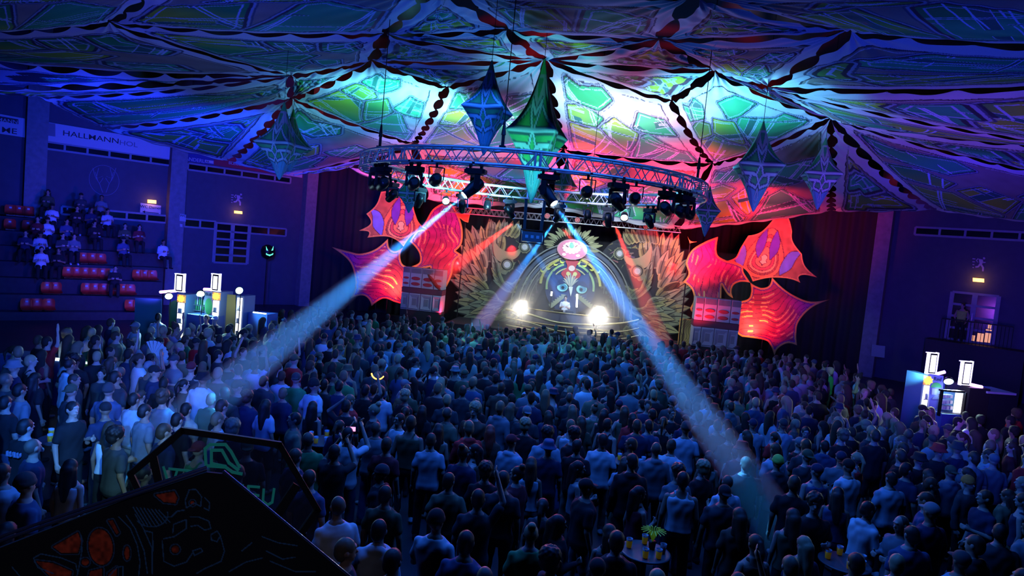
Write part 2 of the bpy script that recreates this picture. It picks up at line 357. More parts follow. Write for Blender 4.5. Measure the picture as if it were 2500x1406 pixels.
# ---------------------------------------------------------------- hall
WALLM = mat('painted_concrete', (.1, .11, .15), .9, bump=.1, bscale=3, var=.3)
PILM = mat('pillar_concrete', (.3, .31, .34), .85, bump=.3, bscale=5, var=.5)
FLM = mat('dark_floor', (.05, .052, .06), .42, bump=.15, bscale=2, var=.6)
CURT = mat('black_molton', (.035, .03, .036), .95, bump=.5, bscale=4)
FRM = mat('window_frame_paint', (.34, .36, .42), .6, var=.3, bscale=6)
fl = MB(); fl.box((2, 18, -.1), (60, 60, .2)); o = fl.build('floor', FLM); o['kind'] = 'structure'
ce = MB(); ce.box((2, 18, 13.1), (60, 60, .2)); o = ce.build('ceiling', mat('roof_deck', (.06, .05, .05), .9)); o['kind'] = 'structure'
def gp(px, d):
    """ground point below column px at depth d"""
    p = atd(px, 600, d); return Vector((p.x, p.y, 0))
WL = [gp(-500, 25.5), gp(90, 31), gp(432, 34.5), gp(750, 39)]
WR = [gp(2150, 32), gp(2520, 28), gp(3100, 24)]
def wallseg(a, b, h, name, m, t=.3, z0=0):
    d = (b - a).normalized(); n = Vector((d.y, -d.x, 0)); w = MB()
    if n.dot(CAM - a) < 0: n = -n
    c = (a + b) / 2 - n * t / 2; w.box(Vector((c.x, c.y, (h + z0) / 2)), ((b - a).length, t, h - z0), Matrix.Rotation(math.atan2(d.y, d.x), 3, 'Z'))
    o = w.build(name, m); o['kind'] = 'structure'; return d, n
wallseg(WL[0], WL[3], 13, 'wall_left', WALLM); wallseg(WR[0], WR[2], 13, 'wall_right', WALLM)
WBM = gp(1700, 38.5)
wallseg(WL[3], WBM, 13, 'wall_back', WALLM); wallseg(WBM, WR[0] + (WR[0] - WBM).normalized() * .1, 13, 'wall_back_right', WALLM)
wallseg(Vector((-28, -8, 0)), Vector((-28, 29, 0)), 13, 'wall_far_left', WALLM); wallseg(Vector((29, -8, 0)), Vector((29, 29, 0)), 13, 'wall_far_right', WALLM)
wallseg(Vector((-28, -8, 0)), Vector((29, -8, 0)), 13, 'wall_front', WALLM)
# pleated black curtain behind the stage
def curtain(a, b, z0, z1, label):
    d = (b - a); L = d.length; d.normalize(); n = Vector((d.y, -d.x, 0)); 
    if n.dot(CAM - a) < 0: n = -n
    N = int(L / .09); t = np.linspace(0, L, N); off = .35 + .09 * np.sin(t * 2 * PI / .55) + .03 * np.sin(t * 9.1)
    V = []
    for z in (z0, (z0 + z1) / 2, z1):
        for i in range(N): p = a + d * t[i] + n * off[i]; V.append((p.x, p.y, z))
    idx = np.arange(3 * N).reshape(3, N); F = np.stack([idx[:-1, :-1], idx[:-1, 1:], idx[1:, 1:], idx[1:, :-1]], -1).reshape(-1, 4)
    me = npmesh('stage_curtain', V, F, None, [CURT]); o = bpy.data.objects.new('stage_curtain', me); COL.objects.link(o)
    s = o.modifiers.new('thick', 'SOLIDIFY'); s.thickness = .01
    tag(o, label, 'curtain')
mid = WBM
curtain(WL[3], mid, .02, 10.5, 'pleated black curtain behind the left leaf cutouts'); curtain(mid, WR[0], .02, 10.5, 'pleated black curtain behind the right leaf cutouts')
# pillars
dL = (WL[3] - WL[0]).normalized(); nL = Vector((dL.y, -dL.x, 0)); nL = nL if nL.dot(CAM - WL[0]) > 0 else -nL
dR = (WR[2] - WR[0]).normalized(); nR = Vector((dR.y, -dR.x, 0)); nR = nR if nR.dot(CAM - WR[0]) > 0 else -nR
RL = Matrix.Rotation(math.atan2(dL.y, dL.x), 3, 'Z'); RR = Matrix.Rotation(math.atan2(dR.y, dR.x), 3, 'Z')
def wallpt(px, py, side):
    return onplane(px, py, WL[0] if side == 'L' else WR[0], nL if side == 'L' else nR)
for px, py, side, w, lab in ((85, 400, 'L', .8, 'dark concrete pillar left of the long white banner'), (428, 450, 'L', .75, 'concrete pillar with a small WC notice on it'), (745, 560, 'L', .65, 'tall concrete pillar at the left edge of the curtain'),
                       (2145, 700, 'R', .65, 'tall concrete pillar at the right edge of the curtain')):
    p = wallpt(px, py, side); m = MB(); m.box(Vector((p.x, p.y, 6.4)) + (nL if side == 'L' else nR) * .3, (w, .6, 12.8), RL if side == 'L' else RR)
    tag(m.build('pillar', PILM), lab, 'pillar', kind='structure')
# window bands and glazed doors set on the walls
def bar(m, a, b, n, w=.09, t=.08, col=(1, 1, 1)):
    a = Vector(a); b = Vector(b); d = (b - a).normalized(); s = d.cross(n).normalized() * w / 2
    m.prism([a - s + n * t, b - s + n * t, b + s + n * t, a + s + n * t], n, t, col)
GLASSD = mat('dark_glass', (.006, .008, .012), .12)
wn = [0]
def band(p, side, ncell, gaps=()):
    """p: 4 px corners tl,tr,br,bl"""
    n = nL if side == 'L' else nR; q = [wallpt(x, y, side) + n * .02 for x, y in p]
    z1 = (q[0].z + q[1].z) / 2; z0 = (q[2].z + q[3].z) / 2; a = (q[0] + q[3]) / 2; b = (q[1] + q[2]) / 2
    wn[0] += 1; m = MB()
    A = lambda t, z: Vector((a.x + (b.x - a.x) * t, a.y + (b.y - a.y) * t, z))
    bar(m, A(0, z0), A(1, z0), n); bar(m, A(0, z1), A(1, z1), n)
    for i in range(ncell + 1): bar(m, A(i / ncell, z0), A(i / ncell, z1), n)
    o = m.build('window_%d' % wn[0], FRM); o['kind'] = 'structure'
    g = MB(); g.prism([A(0, z0) + n * .015, A(1, z0) + n * .015, A(1, z1) + n * .015, A(0, z1) + n * .015], n, .01); g.build('pane', GLASSD, o)
    return A, z0, z1
band([(100, 345), (415, 388), (415, 404), (100, 362)], 'L', 6)
band([(458, 398), (708, 434), (708, 448), (458, 414)], 'L', 6)
band([(150, 500), (405, 530), (405, 548), (150, 518)], 'L', 5)
band([(449, 533), (525, 541), (525, 560), (449, 552)], 'L', 2)
band([(610, 551), (697, 559), (697, 576), (610, 570)], 'L', 2)
band([(2235, 553), (2560, 572), (2560, 592), (2235, 572)], 'R', 5)
dn = [0]
def door(p, side, cols, rows):
    n = nL if side == 'L' else nR; q = [wallpt(x, y, side) + n * .02 for x, y in p]
    z1 = (q[0].z + q[1].z) / 2; z0 = (q[2].z + q[3].z) / 2; a = (q[0] + q[3]) / 2; b = (q[1] + q[2]) / 2; dn[0] += 1
    A = lambda t, z: Vector((a.x + (b.x - a.x) * t, a.y + (b.y - a.y) * t, z)); m = MB()
    for i in range(cols + 1): bar(m, A(i / cols, z0), A(i / cols, z1), n, .16 if i in (0, cols) else .2)
    for i in range(rows + 1): bar(m, A(0, z0 + (z1 - z0) * i / rows), A(1, z0 + (z1 - z0) * i / rows), n, .1)
    o = m.build('door_%d' % dn[0], FRM); o['kind'] = 'structure'
    g = MB(); g.prism([A(0, z0) + n * .015, A(1, z0) + n * .015, A(1, z1) + n * .015, A(0, z1) + n * .015], n, .01); g.build('pane', GLASSD, o)
    h = MB(); c = A(.5, (z0 + z1) / 2 - .1) + n * .16; h.tube(c - Vector((0, 0, .3)), c + Vector((0, 0, .3)), .02); h.box(c - n * .04 + Vector((0, 0, .28)), (.03, .1, .03)); h.box(c - n * .04 - Vector((0, 0, .28)), (.03, .1, .03))
    h.build('door_handle', ALU, o); return A, z0, z1, n, o
door([(525, 543), (609, 551), (601, 646), (521, 638)], 'L', 2, 5)
dr = door([(2328, 713), (2442, 723), (2420, 838), (2308, 828)], 'R', 2, 4)
# ---------------------------------------------------------------- circular truss
RR_ = 4.0
def ringpt(a, r=RR_, dz=0): return RINGC + Vector((r * math.cos(a), r * math.sin(a), dz))
truss = thing('circular_truss', RINGC, 'silver circular lighting truss hanging under the patterned canopy', 'lighting truss')
h = .145
for r_, dz in ((RR_ - h, h), (RR_ + h, h), (RR_ - h, -h), (RR_ + h, -h)):
    m = MB(); N = 120; rings = []
    vs = []; k = 8
    for i in range(N):
        a = 2 * PI * i / N
        for j in range(k):
            b = 2 * PI * j / k; vs.append(ringpt(a, r_ + .026 * math.cos(b), dz + .026 * math.sin(b)))
    m.add(vs, [(i * k + j, ((i + 1) % N) * k + j, ((i + 1) % N) * k + (j + 1) % k, i * k + (j + 1) % k) for i in range(N) for j in range(k)], smooth=True)
    m.build('chord', ALU, truss)
m = MB(); NS = 56
for i in range(NS):
    a0 = 2 * PI * i / NS; a1 = 2 * PI * (i + .5) / NS; a2 = 2 * PI * (i + 1) / NS
    for (ra, za), (rb, zb) in (((RR_ - h, h), (RR_ - h, -h)), ((RR_ + h, h), (RR_ + h, -h)), ((RR_ - h, -h), (RR_ + h, -h)), ((RR_ - h, h), (RR_ + h, h))):
        m.tube(ringpt(a0, ra, za), ringpt(a1, rb, zb), .011, n=5, cap=False); m.tube(ringpt(a1, rb, zb), ringpt(a2, ra, za), .011, n=5, cap=False)
    if i % 7 == 0:
        for ra, za, rb, zb in ((RR_ - h, h, RR_ - h, -h), (RR_ + h, h, RR_ + h, -h), (RR_ - h, -h, RR_ + h, -h), (RR_ - h, h, RR_ + h, h)):
            for e in (-.012, .012): m.tube(ringpt(a0 + e, ra, za), ringpt(a0 + e, rb, zb), .02, n=6, cap=False)
m.build('bracing', ALU, truss)
def ringang(px, near):
    best = None
    for i in range(1440):
        a = 2 * PI * i / 1440; p = ringpt(a)
        if (p.y < RINGC.y) != near: continue
        e = abs(proj(p)[0] - px)
        if best is None or e < best[0]: best = (e, a)
    return best[1]
for px, near in ((1225, True), (1700, True), (925, True), (1440, False)):
    a = ringang(px, near); p = ringpt(a, RR_, h + .02); m = MB()
    top = Vector((p.x * 1.0 + .0, p.y, 12.9)); m.tube(p + Vector((0, 0, .45)), top, .009, n=5); m.tube(p, p + Vector((0, 0, .25)), .03, n=6)
    m.tube(p + Vector((0, 0, .25)), p + Vector((0, 0, .5)), .045, .02, n=8); m.box(p + Vector((0, 0, .03)), (.12, .12, .05))
    m.build('suspension_cable', BLACKM, truss)
LENSOFF = mat('lamp_lens', (.05, .07, .1), .08, .2); LENSON = mat('lit_lens', (1, 1, 1), .2, emis=(.7, .9, 1), es=30)
LENSWARM = mat('lit_lens_warm', (1, 1, 1), .2, emis=(1, .9, .8), es=9); LENSRED = mat('red_led_lens', (.3, .02, .02), .2, emis=(1, .05, .02), es=9)
def moving_head(a, target, label, on=False, dz=0):
    base = ringpt(a, RR_, -h - .03 + dz); root = thing('moving_head_light', base, label, 'stage light', 'moving head lights on the circular truss')
    t = Vector((-math.sin(a), math.cos(a), 0)); o = Vector((math.cos(a), math.sin(a), 0)); z = Vector((0, 0, 1)); R = Matrix((t, o, z)).transposed()
    m = MB(); m.box(base + z * .03, (.05, 2 * h + .06, .03), R); m.box(base - z * .11, (.34, .2, .1), R); m.box(base - z * .165, (.26, .16, .03), R)
    for s in (-1, 1): m.box(base - z * .11 + t * s * .18, (.05, .14, .07), R)
    m.build('base', BLACKM, root)
    for s in (-1, 1):
        m = MB(); c = base + t * s * .11; m.box(c - z * .035, (.045, .05, .06), R); m.tube(c - z * .0 - t * .02, c - t * -.02, .045, n=10); m.build('clamp', BLACKM, root)
    piv = base - z * .4; d = (Vector(target) - piv).normalized(); ax = d.cross(z); ax = ax.normalized() if ax.length > .05 else t
    m = MB(); m.box(base - z * .2, (.26, .1, .05), Matrix((ax, ax.cross(z), z)).transposed())
    for s in (-1, 1):
        q = Matrix((ax, ax.cross(z), z)).transposed(); m.box(base - z * .31 + ax * s * .145, (.035, .11, .26), q); m.tube(piv + ax * s * .12, piv + ax * s * .17, .055, n=12)
    m.build('yoke', BLACKM, root)
    q = d.to_track_quat('Z', 'Y').to_matrix().to_4x4(); M = Matrix.Translation(piv) @ q
    m = MB(); m.lathe([(.06, -.19), (.105, -.16), (.118, -.05), (.115, .05), (.098, .16), (.092, .24), (.082, .25)], 18, M); m.build('head', BLACKM, root)
    m = MB(); m.lathe([(.0, .255), (.05, .262), (.074, .252), (.074, .24)], 16, M); m.build('lens', LENSON if on else LENSOFF, root)
    return piv + d * .28, d
def par_light(a, target, label, lens, dz=0):
    base = ringpt(a, RR_, -h - .03 + dz); root = thing('par_light', base, label, 'stage light', 'small par lights on the circular truss')
    t = Vector((-math.sin(a), math.cos(a), 0)); z = Vector((0, 0, 1)); piv = base - z * .3; d = (Vector(target) - piv).normalized(); ax = d.cross(z).normalized()
    m = MB(); m.box(base + z * .03, (.05, 2 * h + .06, .03), Matrix((t, Vector((math.cos(a), math.sin(a), 0)), z)).transposed()); m.box(base - z * .0, (.05, .05, .12)); m.tube(base - z * .07 - ax * .15, base - z * .07 + ax * .15, .012, n=6)
    for s in (-1, 1): m.tube(base - z * .07 + ax * s * .15, piv + ax * s * .14, .012, n=6)
    m.build('bracket', BLACKM, root)
    M = Matrix.Translation(piv) @ d.to_track_quat('Z', 'Y').to_matrix().to_4x4()
    m = MB(); m.lathe([(.05, -.16), (.1, -.12), (.115, 0), (.12, .12), (.108, .12), (.1, .06)], 16, M); m.build('housing', BLACKM, root)
    m = MB(); m.lathe([(0, .075), (.07, .085), (.1, .07)], 16, M); m.build('lens', lens, root)
BT = {}
def gpix(px, py, z): return atz(px, py, z)
MH = [(1016, 1, (860, 700, 1.5), 0, 'unlit moving head on the near side of the truss, aimed down left'), (1165, 1, (505, 985, 1.6), 1, 'lit near-side moving head throwing a blue beam down left'),
      (1342, 1, (1808, 1150, 1.6), 1, 'lit near-side moving head throwing a blue beam down right'), (1515, 1, (1750, 900, 1.5), 0, 'moving head on the near side of the truss between two par lights, unlit'),
      (1632, 1, (1800, 820, 1.5), 0, 'moving head at the crowded right end of the truss, first from the middle'), (1668, 1, (1850, 820, 1.5), 0, 'moving head at the crowded right end of the truss, second from the middle'), (1684, 1, (1990, 830, 1.5), 0, 'outermost moving head at the right end of the truss'),
      (940, 1, (700, 740, 1.5), 0, 'moving head at the left end of the truss, second outermost'), (924, 1, (560, 690, 1.5), 0, 'outermost moving head at the left end of the truss'),
      (962, 0, (700, 760, 1.5), 0, 'moving head at the left turn of the far side of the truss'), (1028, 0, (900, 800, 1.5), 0, 'moving head left of the white par light on the far side of the truss'), (1132, 0, (1130, 800, 1.5), 0, 'moving head right of the far-side white par light, facing down'),
      (1248, 0, (1440, 838, 1.5), 1, 'lit moving head left of the hanging flight rack'), (1370, 0, (1165, 805, 1.5), 1, 'lit moving head right of the hanging flight rack'),
      (1490, 0, (1500, 860, 1.5), 0, 'moving head on the far side of the truss between two par lights, facing down'), (1590, 0, (1700, 860, 1.5), 0, 'moving head on the far side of the truss nearest its right end')]
for px, near, tg, on, lab in MH:
    a = ringang(px, bool(near)); p, d = moving_head(a, gpix(*tg), lab, on)
    if on: BT[px] = (p, d, gpix(*tg))
for px, near, tg, lens, lab in ((1070, 1, (900, 700, 2), LENSOFF, 'unlit par light between the two left near-side moving heads'), (1438, 1, (1300, 700, 2), LENSOFF, 'unlit par light hanging in a square bracket on the near side'), (1556, 1, (1400, 700, 2), LENSOFF, 'unlit round par light near the right end of the near side'),
                                (1092, 0, (1100, 1000, 2), LENSWARM, 'white lit par light on the left half of the far side'), (1194, 0, (1150, 900, 1), LENSRED, 'par light on the far side with a red glowing lens'), (1438, 0, (1440, 900, 1), LENSRED, 'red glowing par light right of the hanging rack'), (1528, 0, (1500, 1000, 2), LENSWARM, 'white lit par light on the right half of the far side')):
    par_light(ringang(px, bool(near)), gpix(*tg), lab, lens)
# rack hung from the far side
rp = aty(1299, 578, ringpt(ringang(1300, False)).y); rack = thing('hanging_rack', rp, 'black equipment rack hanging on two straps from the far side of the truss', 'equipment rack')
m = MB(); m.box(rp, (.62, .3, .3)); m.build('housing', mat('rack_grey', (.05, .06, .08), .5, .3), rack)
m = MB()
for x in (-.36, .36):
    for y in (-.17, .17): m.tube(rp + Vector((x, y, -.22)), rp + Vector((x, y, .22)), .018, n=6)
for z in (-.2, .2):
    for y in (-.17, .17): m.tube(rp + Vector((-.36, y, z)), rp + Vector((.36, y, z)), .018, n=6)
    for x in (-.36, .36): m.tube(rp + Vector((x, -.17, z)), rp + Vector((x, .17, z)), .018, n=6)
m.build('frame', BLACKM, rack)
for x in (-.34, .34):
    m = MB(); top = 6.37 - h; m.box((rp.x + x * .8, rp.y, (rp.z + .2 + top) / 2), (.09, .04, top - rp.z - .2), Matrix.Rotation(.03 * (1 if x > 0 else -1), 3, 'Y')); m.build('strap', BLACKM, rack)
for x in (-.17, 0, .17):
    m = MB(); m.box(rp + Vector((x, -.155, .0)), (.09, .02, .09), col=(1, 1, 1)); m.build('socket', mat('socket_face', (.25, .3, .4), .4), rack)
# ---------------------------------------------------------------- beams: haze standing in the lamps' light
def hazemat(name, dens, col=(1, 1, 1), an=.3):
    m = bpy.data.materials.new(name); m.use_nodes = True; nt = m.node_tree; nt.nodes.remove(nt.nodes['Principled BSDF'])
    v = nt.nodes.new('ShaderNodeVolumeScatter'); v.inputs['Density'].default_value = dens; v.inputs['Color'].default_value = (*col, 1); v.inputs['Anisotropy'].default_value = an
    nt.links.new(v.outputs[0], nt.nodes['Material Output'].inputs['Volume']); return m
HZ = hazemat('beam_haze', .22)
def beam(p, q, r0, r1, col, watts, label, lamp=True):
    p = Vector(p); q = Vector(q); m = MB(); m.tube(p, q, r0, r1, n=24)
    o = m.build('light_beam', HZ, loc=p); tag(o, label, 'light beam', kind='stuff')
    L = (q - p).length; ang = 2 * math.degrees(math.atan((r1 - r0 * .3) / L)); d = (q - p).normalized()
    spot('beam_lamp', p - d * .02, q, col, watts, ang, .25, r0 * .6)
CB = (.03, .3, 1)
p, d, t = BT[1165]; beam(p, t + d * 1.5, .06, .48, CB, 30000, 'long blue beam crossing the left leaf cutouts down to the crowd at left')
p, d, t = BT[1342]; beam(p, t + d * 1.5, .06, .42, CB, 26000, 'long blue beam running down right to the man in the dark vest')
p, d, t = BT[1248]; beam(p, t + d * 1, .05, .34, CB, 12000, 'blue beam starting left of the hanging rack and crossing the stage arch')
p, d, t = BT[1370]; beam(p, t + d * 1, .05, .42, CB, 30000, 'blue beam starting right of the hanging rack, falling left of the stage')
# ---------------------------------------------------------------- hanging stretch lanterns
def strokes(P, segs, w):
    d = np.full(len(P), 9.)
    for a, b in segs:
        a = np.array(a, float); b = np.array(b, float); e = b - a; q = P - a; t = np.clip(q @ e / (e @ e + 1e-9), 0, 1); d = np.minimum(d, np.hypot(*(q - t[:, None] * e).T))
    return d
def lantern(top, eql, eqr, bot, depth, yaw, label, bright=1):
    """px of top tip, left and right equator tips, bottom tip; depth of its axis"""
    T = atd(*top, depth); B = atd(*bot, depth); x = (T.x + B.x) / 2; y = (T.y + B.y) / 2
    zt, zb = T.z, B.z; Rm = (atd(*eqr, depth) - atd(*eql, depth)).length / 2; ze = atd((eql[0] + eqr[0]) / 2, (eql[1] + eqr[1]) / 2, depth).z
    nt_, na = 90, 128; V = []; C = []
    for i in range(nt_):
        t = i / (nt_ - 1)
        for j in range(na):
            th = 2 * PI * j / na; s = (j % (na // 4)) / (na // 4) * 2 - 1   # -1..1 across a face, corners at +-1
            if t < .45: k = t / .45; z = zt + (ze - zt) * k; rc = Rm * (.03 + .97 * (.35 * k + .65 * k ** 3.0)); rm = Rm * (.02 + .52 * k ** 1.15)
            else: k = (t - .45) / .55; z = ze + (zb - ze) * k; rc = Rm * (.02 + .98 * ((1 - k) ** 1.9 * .75 + (1 - k) * .25)); rm = Rm * (.02 + .52 * (1 - k) ** .9)
            rc = max(rc, rm * 1.02); w = abs(s) ** 2.2; rad = rm / max(math.cos(s * PI / 4), .1) * (1 - w) + rc * w
            aa = th + yaw; V.append((rad * math.cos(aa), rad * math.sin(aa), z - zt)); C.append((s, t))
    P = np.array(C); col = np.empty((len(P), 3)); up = P[:, 1] < .45
    nz = vnoise(np.stack([P[:, 0] * 2 + 3, P[:, 1] * 6], 1), 2.5, 5)
    g = np.array([.02, .3, .1]) * (1 - nz[:, None]) + np.array([.1, .55, .14]) * nz[:, None]; col[:] = g
    grey = (P[:, 1] < .33 - .12 * np.abs(P[:, 0])) & (P[:, 1] > .1); col[grey] = (.36, .4, .4)
    vv = (np.abs(P[:, 0]) < (.26 - P[:, 1]) * 4) & (P[:, 1] > .12) & (P[:, 1] < .27); col[vv] = (.03, .3, .12)
    tip = (P[:, 1] > .78 - .1 * np.abs(P[:, 0])) ; col[tip] = (.1, .4, .45)
    seg = [((-1, .45), (1, .45)), ((0, .45), (-.55, .26)), ((0, .45), (.55, .26)), ((-.55, .26), (0, .34)), ((.55, .26), (0, .34)), ((0, .45), (-.28, .57)), ((0, .45), (.28, .57)), ((-.28, .57), (0, .66)), ((.28, .57), (0, .66)),
           ((-.28, .57), (-1, .56)), ((.28, .57), (1, .56)), ((0, .66), (-.25, .72)), ((0, .66), (.25, .72)), ((-.25, .72), (-.9, .68)), ((.25, .72), (.9, .68)), ((-.6, .57), (-.9, .68)), ((.6, .57), (.9, .68)), ((-1, .45), (-.6, .3)), ((1, .45), (.6, .3)), ((0, .74), (-.3, .84)), ((0, .74), (.3, .84)), ((-.3, .84), (0, .97)), ((.3, .84), (0, .97))]
    sg = [((a * .45, b), (c * .45, d_)) for (a, b), (c, d_) in seg]; d = strokes(np.stack([P[:, 0] * .45, P[:, 1]], 1), sg, 0)
    col[d < .034] = (.03, .1, .1); col[d < .018] = (.4, .62, .62)
    cl = np.abs(P[:, 0]) > .965; col[cl] = (.15, .35, .3)
    idx = np.arange(nt_ * na).reshape(nt_, na); nx = np.roll(idx, -1, 1); F = np.stack([idx[:-1], idx[1:], nx[1:], nx[:-1]], -1).reshape(-1, 4)
    root = thing('hanging_lantern', (x, y, zt), label, 'hanging decoration', 'spiked stretch fabric lanterns')
    o = bpy.data.objects.new('fabric_cover', npmesh('fabric_cover', V, F, col * bright, [PRINT])); COL.objects.link(o); o.parent = root
    m = MB(); m.tube((0, 0, -.02), (0, 0, 13.0 - zt), .006, n=5); o = m.build('cable', BLACKM); o.parent = root
    return root
lantern((1201, 150), (1118, 254), (1262, 283), (1181, 378), 12.2, .55, 'dark green hanging lantern in front of the truss, left of the brightest one')
lantern((1329, 148), (1222, 316), (1398, 340), (1297, 495), 14.0, .5, 'largest hanging lantern, bright green, inside the circular truss')
lantern((697, 252), (622, 346), (756, 362), (679, 438), 16.5, .6, 'hanging lantern in front of the left wall, nearer one of the pair')
lantern((722, 268), (668, 345), (770, 375), (701, 418), 19.5, .2, 'smaller hanging lantern tucked behind the left wall lantern')
lantern((1865, 298), (1770, 400), (1922, 412), (1838, 516), 15.5, .6, 'larger of the two green lanterns at the right of the truss')
lantern((2019, 338), (1949, 425), (2070, 430), (1993, 511), 18.5, .5, 'outermost hanging lantern at the right, smaller of that pair')
lantern((1738, 455), (1692, 510), (1773, 521), (1716, 577), 23, .6, 'small hanging lantern just right of the truss end')
lantern((1008, 400), (960, 470), (1040, 478), (997, 520), 22, .6, 'small hanging lantern seen behind the left half of the truss')
lantern((1378, 385), (1350, 450), (1420, 460), (1382, 500), 24, .3, 'small hanging lantern seen behind the middle of the truss')
# ---------------------------------------------------------------- stage plane
AS = math.radians(8); SD = Vector((math.cos(AS), -math.sin(AS), 0)); SN = Vector((-math.sin(AS), -math.cos(AS), 0))
SP0 = atd(1397, 700, 33.6)
def sp(px, py, off=0): return onplane(px, py, SP0 + SN * off, SN)
def catmull(pts, k=8, closed=True):
    """pts: (x, y) smooth or (x, y, 1) sharp corner"""
    n = len(pts); out = []
    P = [np.array(p[:2], float) for p in pts]; sh = [len(p) > 2 for p in pts]
    for i in range(n if closed else n - 1):
        p1, p2 = P[i], P[(i + 1) % n]; p0 = P[i - 1] if (closed or i > 0) else p1; p3 = P[(i + 2) % n] if (closed or i + 2 < n) else p2
        m1 = (p2 - p1) if sh[i] else (p2 - p0) / 2; m2 = (p2 - p1) if sh[(i + 1) % n] else (p3 - p1) / 2
        if sh[i] and not sh[(i + 1) % n]: m1 = (p2 - p1) * 1.5 - m2 * .5
        if sh[(i + 1) % n] and not sh[i]: m2 = (p2 - p1) * 1.5 - m1 * .5
        for j in range(k):
            t = j / k; out.append((2 * t**3 - 3 * t**2 + 1) * p1 + (t**3 - 2 * t**2 + t) * m1 + (-2 * t**3 + 3 * t**2) * p2 + (t**3 - t**2) * m2)
    if not closed: out.append(P[-1])
    return [tuple(q) for q in out]
def cutout(name, outline, cfun, base, n, label, cat, off=.06, thick=.05, step=1.4, parent=None, rim=(.75, .36, .08), group=None):
    """a printed board: outline in photograph pixels laid on the board's own plane"""
    T = lambda x, y, o_=0: onplane(x, y, base + n * o_, n)
    poly = catmull(outline); m = MB(); m.prism([T(x, y, off) for x, y in poly], n, thick, rim); o = m.build(name, PRINT, parent)
    if parent is None: tag(o, label, cat, group)
    A = np.array(poly); x0, y0 = A.min(0); x1, y1 = A.max(0); xs = np.arange(x0, x1, step); ys = np.arange(y0, y1, step); X, Y = np.meshgrid(xs, ys); P = np.stack([X.ravel(), Y.ravel()], 1)
    sd = polysd(P, A); col = cfun(P, sd); ins = sd < -1.2
    a = T(x0, y0, off + .006); b = T(x1, y0, off + .006); c = T(x0, y1, off + .006); d = T(x1, y1, off + .006)
    V = np.array([T(x, y, off + .006) for x, y in P]); nx, ny = len(xs), len(ys); idx = np.arange(nx * ny).reshape(ny, nx)
    F = np.stack([idx[:-1, :-1], idx[1:, :-1], idx[1:, 1:], idx[:-1, 1:]], -1).reshape(-1, 4); F = F[ins[F].all(1)]
    p = bpy.data.objects.new('printed_face', npmesh('printed_face', V, F, np.clip(col, 0, 1), [PRINT], False)); COL.objects.link(p); p.parent = o
    return o
LFP = atd(960, 650, 34.3); RFP = atd(1830, 700, 30.6)
def leafcol(tip, hot, seed, rt=(.5, .03, .05)):
    tip = np.array(tip, float); hot = np.array(hot, float)
    def f(P, sd):
        k = np.clip(np.hypot(*(P - tip).T) / 110, 0, 1)[:, None]; w = vnoise(P, .09, seed)[:, None]
        c = np.array([.2, .03, .5]) * (1 - k) + np.array([.62, .05, .12]) * k; c = c * (.7 + .6 * w)
        d = (hot - tip) / np.linalg.norm(hot - tip); a = (P - tip) @ d; b = (P - tip) @ np.array([-d[1], d[0]])
        # ribbons and stripes running along the leaf
        q = b + 14 * np.sin(a / 26 + seed) + 18 * (vnoise(P, .03, seed + 2) - .5); st = np.abs(((q / 13) % 1) - .5)
        c = np.where((st < .05)[:, None], np.array([.1, .01, .08]), c)
        y = (st > .38) & (vnoise(P, .06, seed + 5) > .62) & (k[:, 0] > .45); c = np.where(y[:, None], np.array([.95, .6, .2]), c)
        c = np.where((sd > -7)[:, None], np.array([.25, .04, .3]) * .8, c); c = np.where((sd > -4.2)[:, None], np.array([.95, .45, .12]), c)
        return c
    return f
def flowercol(M):
    """M maps the flower's own frame (x right, y down, origin at its root) to pixels"""
    inv = np.linalg.inv(M[:, :2])
    S_ = [([(-34, -10), (-48, -35), (-44, -62), (-20, -110), (0, -125), (20, -110), (46, -62), (46, -35), (30, -10), (0, -4)], (.9, .28, .08)),
          ([(-30, -22), (-36, -45), (-22, -80), (0, -110), (24, -80), (36, -45), (28, -22), (0, -12)], (.5, .14, .06)), ([(-27, -25), (-32, -45), (-20, -78), (0, -102), (22, -78), (32, -45), (25, -25), (0, -16)], (.95, .5, .16)),
          ([(-22, -30), (-26, -46), (-16, -72), (0, -92), (18, -72), (26, -46), (20, -30), (0, -22)], (.75, .12, .1)), ([(-16, -36), (-19, -48), (-12, -64), (0, -80), (13, -64), (19, -48), (15, -36), (0, -29)], (.9, .35, .12)),
          ([(-9, -42), (-5, -47), (-8, -55), (0, -61), (8, -55), (6, -47), (9, -42), (2, -38), (0, -34), (-2, -38)], (.95, .8, .3)),
          ([(-15, -50, 1), (-27, -72), (-26, -96), (-12, -122, 1), (-7, -96), (-8, -72)], (.16, .06, .5)), ([(15, -50, 1), (27, -72), (26, -96), (12, -122, 1), (6, -96), (7, -72)], (.16, .06, .5)),
          ([(-46, -18, 1), (-70, -38), (-74, -62), (-84, -82, 1), (-60, -78), (-46, -58), (-44, -36)], (.2, .24, .75)), ([(48, -18, 1), (70, -38), (76, -62), (86, -82, 1), (60, -78), (48, -58), (44, -36)], (.2, .24, .75))]
    def f(P, sd):
        Q = (P - M[:, 2]) @ inv.T; c = np.empty((len(P), 3)); c[:] = (.5, .17, .07); c *= (.8 + .4 * vnoise(P, .12, 3))[:, None]
        for poly, colr in S_:
            s = polysd(Q, catmull(poly, 4)); c = np.where((s < 1.2)[:, None], np.array([.12, .03, .05]), c); c = np.where((s < -.4)[:, None], np.array(colr) * (.85 + .3 * vnoise(P, .1, 7))[:, None], c)
        return np.where((sd > -3)[:, None], np.array([.9, .42, .16]), c)
    return f
nL_ = SN
